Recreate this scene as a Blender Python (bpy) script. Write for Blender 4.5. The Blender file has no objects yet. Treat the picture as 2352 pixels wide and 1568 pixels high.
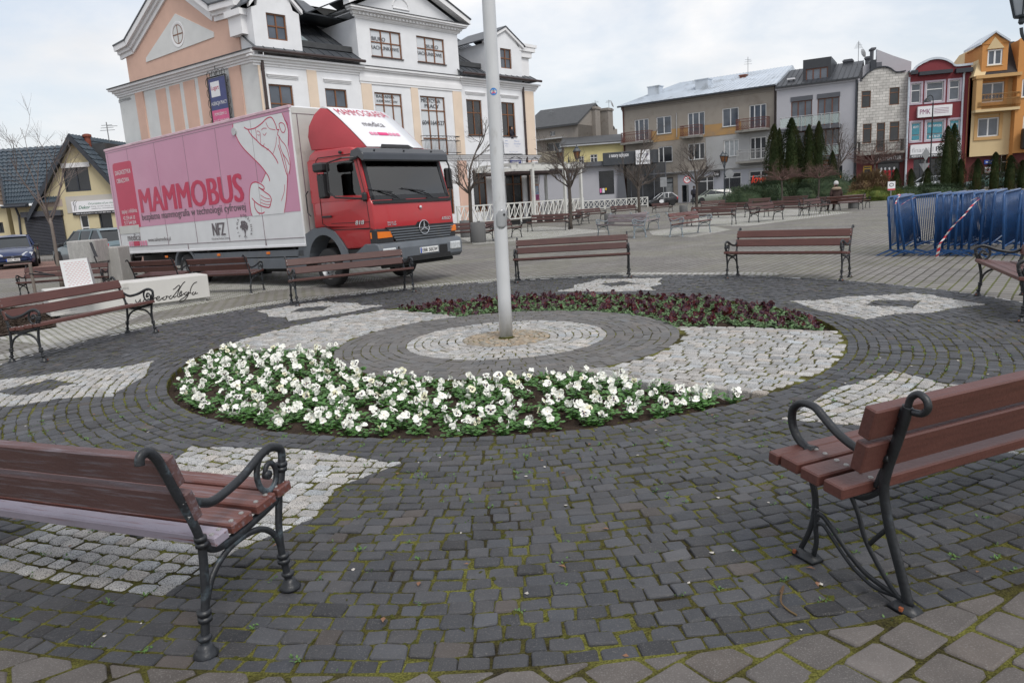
import bpy, bmesh, math, random
import numpy as np
from mathutils import Vector, Matrix
R_ = math.radians
random.seed(7)
scn = bpy.context.scene
# ---------------------------------------------------------------- camera
F, PIT, ROL, EYE = 1684.0, .1898, -.0631, 1.6      # focal length in units of a 2352 wide frame
cam_d = bpy.data.cameras.new('camera'); cam = bpy.data.objects.new('camera', cam_d)
scn.collection.objects.link(cam); scn.camera = cam
cam_d.sensor_width = 36; cam_d.lens = 36 * F / 2352; cam_d.clip_end = 2000; cam_d.clip_start = .05
_fw = Vector((0, math.cos(PIT), -math.sin(PIT))); _up = Vector((0, math.sin(PIT), math.cos(PIT))); _rt = Vector((1, 0, 0))
_c, _s = math.cos(ROL), math.sin(ROL)
_x = _rt * _c + _up * _s; _y = _up * _c - _rt * _s
cam.matrix_world = Matrix(((_x.x, _y.x, -_fw.x, 0), (_x.y, _y.y, -_fw.y, 0), (_x.z, _y.z, -_fw.z, EYE), (0, 0, 0, 1)))
cam_d.dof.use_dof = False
# ---------------------------------------------------------------- sky, sun, exposure
SUN_EL, SUN_AZ = R_(52), R_(150)                     # azimuth measured from +Y towards +X
w = bpy.data.worlds.new('World'); scn.world = w; w.use_nodes = True
nt = w.node_tree; nt.nodes.clear()
def N(t, **k):
    n = nt.nodes.new(t)
    for a, b in k.items(): setattr(n, a, b)
    return n
out = N('ShaderNodeOutputWorld'); bg = N('ShaderNodeBackground'); sky = N('ShaderNodeTexSky')
sky.sky_type = 'NISHITA'; sky.sun_disc = False; sky.sun_elevation = SUN_EL; sky.sun_rotation = SUN_AZ
sky.air_density = 1.3; sky.dust_density = 2.0
tc = N('ShaderNodeTexCoord'); mp = N('ShaderNodeMapping'); mp.inputs['Scale'].default_value = (1, 1, 2.6)
n1 = N('ShaderNodeTexNoise'); n1.inputs['Scale'].default_value = 2.3; n1.inputs['Detail'].default_value = 7; n1.inputs['Roughness'].default_value = .55
n1.inputs['Distortion'].default_value = .25
r1 = N('ShaderNodeValToRGB'); r1.color_ramp.elements[0].position = .40; r1.color_ramp.elements[1].position = .60
n2 = N('ShaderNodeTexNoise'); n2.inputs['Scale'].default_value = 1.6; n2.inputs['Detail'].default_value = 6
r2 = N('ShaderNodeValToRGB'); r2.color_ramp.elements[0].position = .35; r2.color_ramp.elements[0].color = (4.5, 4.55, 4.7, 1)
r2.color_ramp.elements[1].position = .62; r2.color_ramp.elements[1].color = (6.5, 6.45, 6.45, 1)
mx = N('ShaderNodeMix'); mx.data_type = 'RGBA'
pale = N('ShaderNodeMix'); pale.data_type = 'RGBA'; pale.inputs[0].default_value = .66; pale.inputs[7].default_value = (4.9, 5.2, 5.8, 1)
L = nt.links.new
L(tc.outputs['Generated'], mp.inputs[0]); L(mp.outputs[0], n1.inputs['Vector']); L(mp.outputs[0], n2.inputs['Vector'])
L(n1.outputs[0], r1.inputs[0]); L(n2.outputs[0], r2.inputs[0]); L(sky.outputs[0], pale.inputs[6])
L(r1.outputs[0], mx.inputs[0]); L(pale.outputs[2], mx.inputs[6]); L(r2.outputs[0], mx.inputs[7])
L(mx.outputs[2], bg.inputs[0]); bg.inputs[1].default_value = .118; L(bg.outputs[0], out.inputs[0])
sl = bpy.data.lights.new('sun', 'SUN'); sl.energy = 1.5; sl.angle = R_(24); sl.color = (1, .965, .91)
so = bpy.data.objects.new('sun', sl); scn.collection.objects.link(so)
_d = Vector((math.sin(SUN_AZ) * math.cos(SUN_EL), math.cos(SUN_AZ) * math.cos(SUN_EL), math.sin(SUN_EL)))
so.rotation_euler = _d.to_track_quat('Z', 'Y').to_euler()
scn.view_settings.view_transform = 'Standard'; scn.view_settings.look = 'None'
scn.view_settings.exposure = 0.44; scn.view_settings.gamma = 1
scn.view_settings.use_curve_mapping = False
# ---------------------------------------------------------------- pixel (2352 wide) -> world helpers
def ray(px, py):
    x = px - 1176; y = 784 - py
    X = _c * x - _s * y; Y = _s * x + _c * y
    return Vector((X, F * math.cos(PIT) + Y * math.sin(PIT), -F * math.sin(PIT) + Y * math.cos(PIT)))
def G(px, py, z=0.0):
    d = ray(px, py); return Vector((0, 0, EYE)) + d * ((z - EYE) / d.z)
def AT(px, depth):                                   # ground point under pixel column px at the given depth
    hy = 460.5 - math.tan(-ROL) * (px - 1176)
    d = ray(px, hy); return Vector((d.x / d.y * depth, depth, 0))
def on(px, py, depth):                               # the point seen at a pixel at the given depth
    d = ray(px, py); return Vector((0, 0, EYE)) + d * (depth / d.y)
# ---------------------------------------------------------------- scene helpers
COL = scn.collection
def tag(o, label=None, cat=None, group=None, kind=None):
    if label: o['label'] = label
    if cat: o['category'] = cat
    if group: o['group'] = group
    if kind: o['kind'] = kind
    return o
def thing(name, label, cat, loc=(0, 0, 0), rz=0.0, group=None):
    o = bpy.data.objects.new(name, None); COL.objects.link(o); o.empty_display_size = .2
    o.location = loc; o.rotation_euler = (0, 0, rz)
    return tag(o, label, cat, group)
def copy_tree(o, parent=None):
    c = o.copy(); COL.objects.link(c)
    if parent: c.parent = parent
    for ch in list(o.children): copy_tree(ch, c)
    return c
class MB:
    def __init__(s): s.v = []; s.f = []; s.mi = []; s.m = 0; s.c = []
    def add(s, vs, fs):
        o = len(s.v); s.v += [tuple(p) for p in vs]
        for f in fs: s.f.append(tuple(i + o for i in f)); s.mi.append(s.m)
    def box(s, a, b, M=None):
        x0, y0, z0 = a; x1, y1, z1 = b
        vs = [Vector(p) for p in ((x0,y0,z0),(x1,y0,z0),(x1,y1,z0),(x0,y1,z0),(x0,y0,z1),(x1,y0,z1),(x1,y1,z1),(x0,y1,z1))]
        if M is not None: vs = [M @ p for p in vs]
        s.add(vs, [(0,3,2,1),(4,5,6,7),(0,1,5,4),(1,2,6,5),(2,3,7,6),(3,0,4,7)])
    def bbox(s, a, b, r=.01, M=None):                 # box with its edges cut
        x0, y0, z0 = a; x1, y1, z1 = b; vs = []
        for (x, sx) in ((x0, 1), (x1, -1)):
            for (y, sy) in ((y0, 1), (y1, -1)):
                for (z, sz) in ((z0, 1), (z1, -1)):
                    vs += [Vector((x, y + sy*r, z + sz*r)), Vector((x + sx*r, y, z + sz*r)), Vector((x + sx*r, y + sy*r, z))]
        if M is not None: vs = [M @ p for p in vs]
        bm = bmesh.new(); bv = [bm.verts.new(p) for p in vs]
        res = bmesh.ops.convex_hull(bm, input=bv); bm.verts.ensure_lookup_table(); bm.verts.index_update()
        s.add([v.co.copy() for v in bm.verts], [tuple(v.index for v in f.verts) for f in bm.faces]); bm.free()
    def hull(s, pts, M=None):
        vs = [Vector(p) for p in pts]
        if M is not None: vs = [M @ p for p in vs]
        bm = bmesh.new(); bv = [bm.verts.new(p) for p in vs]
        bmesh.ops.convex_hull(bm, input=bv); bm.verts.index_update()
        s.add([v.co.copy() for v in bm.verts], [tuple(v.index for v in f.verts) for f in bm.faces]); bm.free()
    def tube(s, pts, r, n=8, flat=1.0, side=None, caps=True):
        pts = [Vector(p) for p in pts]; k = len(pts)
        rr = [r] * k if isinstance(r, (int, float)) else list(r)
        o = len(s.v); prev = None
        for i, p in enumerate(pts):
            t = (pts[min(i + 1, k - 1)] - pts[max(i - 1, 0)])
            if t.length < 1e-9: t = Vector((0, 0, 1))
            t.normalize()
            if side is not None: a = Vector(side)
            elif prev is not None: a = prev
            else: a = Vector((1, 0, 0)) if abs(t.x) < .8 else Vector((0, 1, 0))
            a = (a - t * a.dot(t)); 
            if a.length < 1e-6: a = t.orthogonal()
            a.normalize(); prev = a; b = t.cross(a)
            for j in range(n):
                q = 2 * math.pi * j / n
                s.v.append(tuple(p + a * (math.cos(q) * rr[i] * flat) + b * (math.sin(q) * rr[i])))
        for i in range(k - 1):
            for j in range(n):
                j2 = (j + 1) % n
                s.f.append((o + i*n + j, o + i*n + j2, o + (i+1)*n + j2, o + (i+1)*n + j)); s.mi.append(s.m)
        if caps:
            s.f.append(tuple(o + j for j in reversed(range(n)))); s.mi.append(s.m)
            s.f.append(tuple(o + (k-1)*n + j for j in range(n))); s.mi.append(s.m)
    def lathe(s, prof, n=16, M=None, caps=True):      # prof: (r, z)
        vs = []
        for r, z in prof:
            for j in range(n):
                q = 2*math.pi*j/n; vs.append(Vector((r*math.cos(q), r*math.sin(q), z)))
        if M is not None: vs = [M @ p for p in vs]
        k = len(prof); fs = []
        for i in range(k-1):
            for j in range(n):
                j2 = (j+1) % n; fs.append((i*n+j, i*n+j2, (i+1)*n+j2, (i+1)*n+j))
        if caps: fs.append(tuple(reversed(range(n)))); fs.append(tuple((k-1)*n+j for j in range(n)))
        s.add(vs, fs)
    def prism(s, pts, d0, d1, M=None, plane='xz'):    # outline extruded along the third axis
        def P(u, v, d): return Vector((u, d, v)) if plane == 'xz' else (Vector((u, v, d)) if plane == 'xy' else Vector((d, u, v)))
        a = sum(pts[i][0]*pts[(i+1) % len(pts)][1] - pts[(i+1) % len(pts)][0]*pts[i][1] for i in range(len(pts)))
        if a < 0: pts = pts[::-1]
        n = len(pts)
        from mathutils.geometry import tessellate_polygon
        tri = tessellate_polygon([[Vector((p[0], p[1], 0)) for p in pts]])
        vs = [P(u, v, d0) for u, v in pts] + [P(u, v, d1) for u, v in pts]
        if M is not None: vs = [M @ p for p in vs]
        fl = (plane == 'xz') == (d1 > d0)
        fs = []
        for t in tri:
            x0, x1, x2 = [pts[i] for i in t]
            cw = (x1[0]-x0[0])*(x2[1]-x0[1]) - (x2[0]-x0[0])*(x1[1]-x0[1]) < 0
            t = tuple(reversed(t)) if cw else tuple(t)
            fs.append(t if fl else tuple(reversed(t))); b = tuple(i + n for i in t)
            fs.append(tuple(reversed(b)) if fl else b)
        for i in range(n):
            q = (i, i + n, (i+1) % n + n, (i+1) % n)
            fs.append(q if fl else tuple(reversed(q)))
        s.add(vs, fs)
    def text(s, txt, M, w=None, h=None, bold=0.0, shear=0.0, align='L', depth=.0):
        # lettering laid in the (u, v) plane of M, lower left corner at M's origin, stretched to w x h
        cu = bpy.data.curves.new('t', 'FONT'); cu.body = txt; cu.size = 1; cu.shear = shear
        cu.resolution_u = 3; cu.extrude = 0.0; cu.space_line = .95
        ob = bpy.data.objects.new('t', cu); COL.objects.link(ob)
        dg = bpy.context.evaluated_depsgraph_get(); me = bpy.data.meshes.new_from_object(ob.evaluated_get(dg))
        vs = [v.co.copy() for v in me.vertices]; fs = [tuple(p.vertices) for p in me.polygons]
        bpy.data.objects.remove(ob); bpy.data.curves.remove(cu); bpy.data.meshes.remove(me)
        if not vs: return
        x0 = min(v.x for v in vs); x1 = max(v.x for v in vs); y0 = min(v.y for v in vs); y1 = max(v.y for v in vs)
        sy = (h / (y1 - y0)) if h else None; sx = (w / (x1 - x0)) if w else sy
        if sy is None: sy = sx
        ww = (x1 - x0) * sx; off = 0 if align == 'L' else -ww / 2
        U = Vector((M[0][0], M[1][0], M[2][0])); nn = U.cross(Vector((M[0][1], M[1][1], M[2][1]))); nn = nn.normalized() if nn.length > 0 else nn
        for k, du in enumerate((0, -1, 1) if bold else (0,)):   # heavier strokes: the same letters laid again a hair to each side
            e = du*bold*1.3*min(sx, sy); s.add([M @ Vector(((v.x - x0) * sx + off + e, (v.y - y0) * sy, 0)) + nn*(.0005*k) for v in vs], fs)
    def ribbon(s, pts, wd, M):                        # a drawn line of width wd in the (u, v) plane of M
        P = [Vector((p[0], p[1], 0)) for p in pts]; k = len(P); l = []; r = []
        for i in range(k):
            t = P[min(i+1, k-1)] - P[max(i-1, 0)]
            if t.length < 1e-9: t = Vector((1, 0, 0))
            t.normalize(); n = Vector((-t.y, t.x, 0)); w_ = wd * (.55 if i in (0, k-1) else 1)
            l.append(M @ (P[i] + n*w_/2)); r.append(M @ (P[i] - n*w_/2))
        s.add(l + r, [(i, k+i, k+i+1, i+1) for i in range(k-1)])
    def build(s, name, mat=None, parent=None, smooth=False, loc=None, auto=None):
        me = bpy.data.meshes.new(name); me.from_pydata(s.v, [], s.f)
        mats = mat if isinstance(mat, (list, tuple)) else [mat]
        for m in mats:
            if m: me.materials.append(m)
        if len(mats) > 1: me.polygons.foreach_set('material_index', s.mi)
        if smooth: me.polygons.foreach_set('use_smooth', [True] * len(me.polygons))
        if s.c:
            ca = me.color_attributes.new('tone', 'FLOAT_COLOR', 'POINT'); ca.data.foreach_set('color', [q for c in s.c for q in c])
        me.update()
        o = bpy.data.objects.new(name, me); COL.objects.link(o)
        if parent: o.parent = parent
        if loc is not None: o.location = loc
        if auto: me.polygons.foreach_set('use_smooth', [True]*len(me.polygons)); me.set_sharp_from_angle(angle=R_(auto))
        return o
def spline(pts, n=6):                                 # Catmull-Rom through the points
    P = [Vector(p) for p in pts]; o = []
    for i in range(len(P) - 1):
        a = P[max(i-1, 0)]; b = P[i]; c = P[i+1]; d = P[min(i+2, len(P)-1)]
        for j in range(n):
            t = j / n
            o.append(.5 * ((2*b) + (c - a)*t + (2*a - 5*b + 4*c - d)*t*t + (3*b - a - 3*c + d)*t**3))
    o.append(P[-1]); return o
def sp2(pts, n=5): return [(p.x, p.y) for p in spline([(a, b, 0) for a, b in pts], n)]
# ---------------------------------------------------------------- materials
def srgb(r, g, b):
    return tuple(((c/255)/12.92 if c/255 <= .04045 else ((c/255+.055)/1.055)**2.4) for c in (r, g, b))
MC = {}
def mat(name, col, rough=.7, var=.12, sc=3.0, bump=.0, bsc=40, metal=0, coat=0, emit=None, dirt=None, dsc=1.5, damt=.5, spec=.5, attr=False, streak=None):
    if name in MC: return MC[name]
    m = bpy.data.materials.new(name); MC[name] = m; m.use_nodes = True; t = m.node_tree; b = t.nodes['Principled BSDF']
    b.inputs['Roughness'].default_value = rough; b.inputs['Metallic'].default_value = metal; b.inputs['Coat Weight'].default_value = coat
    b.inputs['Specular IOR Level'].default_value = spec
    tc = t.nodes.new('ShaderNodeTexCoord'); L = t.links.new
    nz = t.nodes.new('ShaderNodeTexNoise'); nz.inputs['Scale'].default_value = sc; nz.inputs['Detail'].default_value = 5
    L(tc.outputs['Object'], nz.inputs['Vector'])
    hs = t.nodes.new('ShaderNodeHueSaturation'); hs.inputs['Color'].default_value = (*col, 1)
    mr = t.nodes.new('ShaderNodeMapRange'); mr.inputs['From Min'].default_value = .25; mr.inputs['From Max'].default_value = .75
    mr.inputs['To Min'].default_value = 1 - var; mr.inputs['To Max'].default_value = 1 + var
    L(nz.outputs[0], mr.inputs[0]); L(mr.outputs[0], hs.inputs['Value']); last = hs.outputs[0]
    if attr:
        at = t.nodes.new('ShaderNodeAttribute'); at.attribute_name = 'tone'; L(at.outputs['Color'], hs.inputs['Color'])
    if dirt:
        nd = t.nodes.new('ShaderNodeTexNoise'); nd.inputs['Scale'].default_value = dsc; nd.inputs['Detail'].default_value = 9; nd.inputs['Roughness'].default_value = .65
        if streak:
            mpn = t.nodes.new('ShaderNodeMapping'); mpn.inputs['Scale'].default_value = streak; L(tc.outputs['Object'], mpn.inputs[0]); L(mpn.outputs[0], nd.inputs['Vector'])
        else: L(tc.outputs['Object'], nd.inputs['Vector'])
        rp = t.nodes.new('ShaderNodeValToRGB'); rp.color_ramp.elements[0].position = 1 - damt - .08; rp.color_ramp.elements[1].position = 1 - damt + .08
        L(nd.outputs[0], rp.inputs[0]); mxn = t.nodes.new('ShaderNodeMix'); mxn.data_type = 'RGBA'; mxn.inputs[7].default_value = (*dirt, 1)
        L(rp.outputs[0], mxn.inputs[0]); L(last, mxn.inputs[6]); last = mxn.outputs[2]
    L(last, b.inputs['Base Color'])
    if bump:
        nb = t.nodes.new('ShaderNodeTexNoise'); nb.inputs['Scale'].default_value = bsc; nb.inputs['Detail'].default_value = 6; L(tc.outputs['Object'], nb.inputs['Vector'])
        bp = t.nodes.new('ShaderNodeBump'); bp.inputs['Strength'].default_value = bump; bp.inputs['Distance'].default_value = .02
        L(nb.outputs[0], bp.inputs['Height']); L(bp.outputs[0], b.inputs['Normal'])
    if emit: b.inputs['Emission Color'].default_value = (*emit, 1); b.inputs['Emission Strength'].default_value = 1
    return m
def glass(name, tint=(.03, .035, .042), rough=.06):
    if name in MC: return MC[name]
    m = mat(name, tint, rough, var=.5, sc=.7); m.node_tree.nodes['Principled BSDF'].inputs['IOR'].default_value = 1.6
    return m
def clear_glass(name, tint=(.75, .85, .85), alpha=.35):
    if name in MC: return MC[name]
    m = mat(name, tint, .03, var=0); b = m.node_tree.nodes['Principled BSDF']; b.inputs['Alpha'].default_value = alpha
    return m
def real_glass(name, tint=(.55, .62, .60), ior=1.75):
    m = bpy.data.materials.new(name); m.use_nodes = True; t = m.node_tree; t.nodes.clear(); o = t.nodes.new('ShaderNodeOutputMaterial'); a = t.nodes.new('ShaderNodeBsdfTransparent'); g = t.nodes.new('ShaderNodeBsdfGlossy')
    a.inputs[0].default_value = (*tint, 1); g.inputs['Roughness'].default_value = .03; f = t.nodes.new('ShaderNodeFresnel'); f.inputs[0].default_value = ior; x = t.nodes.new('ShaderNodeMixShader')
    t.links.new(f.outputs[0], x.inputs[0]); t.links.new(a.outputs[0], x.inputs[1]); t.links.new(g.outputs[0], x.inputs[2]); t.links.new(x.outputs[0], o.inputs[0]); return m
UVf = lambda o, u, v: Matrix(((u[0], v[0], 0, o[0]), (u[1], v[1], 0, o[1]), (u[2], v[2], 0, o[2]), (0, 0, 0, 1)))
FR = lambda s, z, d: UVf((s, d, z), (1, 0, 0), (0, 0, 1))         # lettering frame on a surface facing local -Y
# ================================================================= GROUND
C0 = Vector((-.064, 8.598, 0)); RB, RG, RW = 6.31, 2.02, 1.19     # ring radii: dark outer, grey concrete, white inner
RO = 3.70
def pol(r, deg, z=0): return Vector((C0.x + r*math.cos(R_(deg)), C0.y + r*math.sin(R_(deg)), z))
def brick_mat(name, c1, c2, mortar, bw, bh, rot, msize=.012, bump=.5, rough=.85, vs=.25, off=.5, moss=True, squash=1):
    m = bpy.data.materials.new(name); m.use_nodes = True; t = m.node_tree; b = t.nodes['Principled BSDF']; L = t.links.new
    b.inputs['Roughness'].default_value = rough; b.inputs['Specular IOR Level'].default_value = .35
    tc = t.nodes.new('ShaderNodeTexCoord'); mp = t.nodes.new('ShaderNodeMapping'); mp.inputs['Rotation'].default_value = (0, 0, rot)
    wn = t.nodes.new('ShaderNodeTexNoise'); wn.inputs['Scale'].default_value = 1.3
    wa = t.nodes.new('ShaderNodeMix'); wa.data_type = 'RGBA'; wa.inputs[0].default_value = .03
    L(tc.outputs['Object'], wn.inputs['Vector']); L(tc.outputs['Object'], wa.inputs[6]); L(wn.outputs['Color'], wa.inputs[7]); L(wa.outputs[2], mp.inputs[0])
    br = t.nodes.new('ShaderNodeTexBrick'); br.inputs['Scale'].default_value = 1; br.inputs['Brick Width'].default_value = bw; br.inputs['Row Height'].default_value = bh
    br.inputs['Mortar Size'].default_value = msize; br.inputs['Mortar Smooth'].default_value = .3; br.offset = off
    br.inputs['Color1'].default_value = (*c1, 1); br.inputs['Color2'].default_value = (*c2, 1); L(mp.outputs[0], br.inputs['Vector'])
    nz = t.nodes.new('ShaderNodeTexNoise'); nz.inputs['Scale'].default_value = .45; nz.inputs['Detail'].default_value = 8; L(tc.outputs['Object'], nz.inputs['Vector'])
    ms = t.nodes.new('ShaderNodeMix'); ms.data_type = 'RGBA'; ms.inputs[6].default_value = (*mortar, 1); ms.inputs[7].default_value = (.085, .092, .022, 1)
    mr = t.nodes.new('ShaderNodeMapRange'); mr.inputs['From Min'].default_value = .42; mr.inputs['From Max'].default_value = .58; L(nz.outputs[0], mr.inputs[0])
    if moss: L(mr.outputs[0], ms.inputs[0])
    else: ms.inputs[0].default_value = 0
    L(ms.outputs[2], br.inputs['Mortar'])
    hs = t.nodes.new('ShaderNodeHueSaturation'); n2 = t.nodes.new('ShaderNodeTexNoise'); n2.inputs['Scale'].default_value = .6; n2.inputs['Detail'].default_value = 10; n2.inputs['Roughness'].default_value = .7
    L(tc.outputs['Object'], n2.inputs['Vector']); m2 = t.nodes.new('ShaderNodeMapRange'); m2.inputs['From Min'].default_value = .3; m2.inputs['From Max'].default_value = .7
    m2.inputs['To Min'].default_value = 1 - vs; m2.inputs['To Max'].default_value = 1 + vs; L(n2.outputs[0], m2.inputs[0]); L(m2.outputs[0], hs.inputs['Value'])
    L(br.outputs['Color'], hs.inputs['Color']); L(hs.outputs[0], b.inputs['Base Color'])
    bp = t.nodes.new('ShaderNodeBump'); bp.inputs['Strength'].default_value = bump; bp.inputs['Distance'].default_value = .012; bp.invert = True
    L(br.outputs['Fac'], bp.inputs['Height']); L(bp.outputs[0], b.inputs['Normal'])
    return m
M_pave = brick_mat('concrete_block_paving', (.175, .163, .153), (.215, .203, .192), (.045, .042, .03), .22, .15, R_(-52), msize=.014)
M_slab = brick_mat('granite_sett_patch', (.34, .335, .325), (.47, .46, .45), (.12, .11, .07), .12, .1, R_(-8), msize=.014, vs=.15)
M_side = brick_mat('pavement_blocks', (.19, .18, .17), (.23, .22, .21), (.1, .1, .09), .2, .1, R_(-30), msize=.008, moss=False)
M_redp = brick_mat('red_paving', (.2, .115, .095), (.25, .15, .125), (.1, .08, .07), .2, .1, R_(-30), msize=.008, moss=False)
M_asph = mat('asphalt', (.075, .075, .078), .85, var=.25, sc=2, bump=.3, bsc=200)
# one sheet to the horizon with a round hole where the rosette lies
g = MB(); NS = 120; rad = [RB - .012, 7, 9, 12, 20, 40, 80, 160, 400, 900]
vs = [pol(r, 360*j/NS) for r in rad for j in range(NS)]
g.add(vs, [(i*NS+j, i*NS+(j+1) % NS, (i+1)*NS+(j+1) % NS, (i+1)*NS+j)[::-1] for i in range(len(rad)-1) for j in range(NS)])
tag(g.build('ground', M_pave), 'grey concrete block paving of the town square', kind='structure')
def patch(name, px, m, z=.004, world=False):
    pts = [(p[0], p[1]) for p in px] if world else [tuple(G(*p)[:2]) for p in px]
    b = MB(); b.prism(pts, z - .003, z, plane='xy'); return tag(b.build(name, m), kind='structure')
# ---- cobbles
STARS = [8, 66, 131, 193, 248.5, 309]
SP = [(3.985, 0), (4.2, 11.8), (4.6, 8.6), (5.0, 9.4), (5.4, 7), (5.844, 6.3), (5.85, 0), (5.844, -6.3), (5.4, -7), (5.0, -9.4), (4.6, -8.6), (4.2, -11.8)]
DP = [(5.42, 0), (5.05, 4.3), (4.66, 0), (5.05, -4.3)]
BEDS = [((2.02, 180), (3.72, 171), (2.02, -70), (3.72, -56.5)), ((2.02, 0), (3.72, -13.5), (2.02, 111), (3.72, 122))]
star_poly = []
for a in STARS:
    star_poly.append(([tuple(pol(r, a + t)[:2]) for r, t in SP], [tuple(pol(r, a + t)[:2]) for r, t in DP]))
def inpoly(x, y, P):
    c = False; j = len(P) - 1
    for i in range(len(P)):
        if (P[i][1] > y) != (P[j][1] > y) and x < (P[j][0]-P[i][0])*(y-P[i][1])/(P[j][1]-P[i][1]) + P[i][0]: c = not c
        j = i
    return c
def nearest(x, y, P):
    best = None
    for i in range(len(P)):
        ax, ay = P[i]; bx, by = P[(i+1) % len(P)]; dx, dy = bx-ax, by-ay
        t = max(0, min(1, ((x-ax)*dx + (y-ay)*dy) / (dx*dx+dy*dy))); qx, qy = ax+t*dx, ay+t*dy
        d = math.hypot(x-qx, y-qy)
        if best is None or d < best[0]: best = (d, qx, qy)
    return best
def star_of(x, y):
    for S, D in star_poly:
        if inpoly(x, y, S): return not inpoly(x, y, D)
    return False
def bed_side(x, y):                                   # 0 paved, 1/2 inside bed 1/2 ; straight edges in polar space
    r = math.hypot(x - C0.x, y - C0.y)
    if r < RG or r > RO: return 0
    a = math.degrees(math.atan2(y - C0.y, x - C0.x)); k = (r - 2.02) / 1.7
    lo1, hi1 = 180 - 9*k, 290 + 13.5*k; lo2, hi2 = 0 - 13.5*k, 111 + 11*k
    a1 = a if a > 100 else a + 360
    if lo1 < a1 < hi1: return 1
    if lo2 < a < hi2: return 2
    return 0
rnd = random.Random(3)
def stone(b, q, z, bev, tone, cut=.22, deep=.05):      # q: corners ccw
    c = [(p[0], p[1]) for p in q]; P = []; n_ = len(c); m = 2*n_
    for i in range(n_):
        p = c[i]; a = c[i-1]; n = c[(i+1) % n_]; k1 = cut*rnd.uniform(.5, 1.3)*.5; k2 = cut*rnd.uniform(.5, 1.3)*.5
        P.append((p[0] + (a[0]-p[0])*k1, p[1] + (a[1]-p[1])*k1)); P.append((p[0] + (n[0]-p[0])*k2, p[1] + (n[1]-p[1])*k2))
    P = [(x + rnd.uniform(-1, 1)*.0028, y + rnd.uniform(-1, 1)*.0028) for x, y in P]
    cx = sum(p[0] for p in P)/m; cy = sum(p[1] for p in P)/m
    tx, ty = rnd.uniform(-1, 1)*.05, rnd.uniform(-1, 1)*.05
    def ins(p, d):
        vx, vy = cx-p[0], cy-p[1]; l = math.hypot(vx, vy) or 1; d = min(d, l*.7); return (p[0]+vx/l*d, p[1]+vy/l*d)
    lv = []
    for d, dz in ((0, -deep), (0, -bev*.9), (bev*.45, -bev*.28), (bev*1.3, 0)):
        for p in P:
            x, y = ins(p, d); lv.append((x, y, z + dz + (x-cx)*tx + (y-cy)*ty + (rnd.uniform(-.0015, .0015) if dz > -bev*.5 else 0)))
    lv.append((cx, cy, z + .0015))
    fs = [(l*m+i, l*m+(i+1) % m, (l+1)*m+(i+1) % m, (l+1)*m+i) for l in range(3) for i in range(m)]
    fs += [(3*m+i, 3*m+(i+1) % m, 4*m) for i in range(m)]
    b.add(lv, fs); b.c += [(*tone, 1)]*len(lv)
def clip(q, o, n, g=.003):                            # the part of polygon q on the n side of the line through o
    out = []; f = lambda p: (p[0]-o[0])*n[0] + (p[1]-o[1])*n[1] - g
    for i in range(len(q)):
        a, c = q[i], q[(i+1) % len(q)]; fa_, fc_ = f(a), f(c)
        if fa_ >= 0: out.append(a)
        if (fa_ >= 0) != (fc_ >= 0): t = fa_/(fa_-fc_); out.append((a[0]+(c[0]-a[0])*t, a[1]+(c[1]-a[1])*t))
    Q = []
    for p in out:
        if not Q or math.hypot(p[0]-Q[-1][0], p[1]-Q[-1][1]) > .006: Q.append(p)
    if len(Q) > 2 and math.hypot(Q[0][0]-Q[-1][0], Q[0][1]-Q[-1][1]) < .006: Q.pop()
    return Q
def area(Q): return abs(sum(Q[k][0]*Q[(k+1) % len(Q)][1] - Q[(k+1) % len(Q)][0]*Q[k][1] for k in range(len(Q))))/2
dark, white, conc, warm = MB(), MB(), MB(), MB()
def tone(base, v, warmth=.0):
    k = 1 + rnd.gauss(0, v); h = rnd.gauss(0, warmth); return (max(.01, base[0]*k*(1+h)), max(.01, base[1]*k), max(.01, base[2]*k*(1-h)))
TD, TW, TC, TM = (.052, .053, .058), (.42, .41, .395), (.125, .12, .117), (.31, .26, .2)
def arcs(r0, r1, dr, ln, classify, gap=.010):
    n = max(1, round((r1-r0)/dr)); dr = (r1-r0)/n
    for i in range(n):
        ra = r0 + i*dr; rm = ra + dr/2; cnt = max(6, int(2*math.pi*rm/ln)); th = rnd.uniform(0, 6.28); 
        ws = [rnd.uniform(.72, 1.28) for _ in range(cnt)]; s = sum(ws)
        for wi in ws:
            da = 2*math.pi*wi/s; a0, a1 = th, th + da; th += da
            g1 = gap*rnd.uniform(.35, 1.1); g2 = g1/rm
            j = lambda: rnd.uniform(-1, 1)*.0085
            q = [(ra+g1/2+j(), a0+g2/2+j()*.6/rm), (ra+dr-g1/2+j(), a0+g2/2+j()*.6/rm), (ra+dr-g1/2+j(), a1-g2/2+j()*.6/rm), (ra+g1/2+j(), a1-g2/2+j()*.6/rm)]
            q = [(C0.x + r*math.cos(a), C0.y + r*math.sin(a)) for r, a in q][::-1]
            x = sum(p[0] for p in q)/4; y = sum(p[1] for p in q)/4
            if sum(q[k][0]*q[(k+1) % 4][1] - q[(k+1) % 4][0]*q[k][1] for k in range(4)) < 0: q = q[::-1]
            classify(q, x, y)
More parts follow.
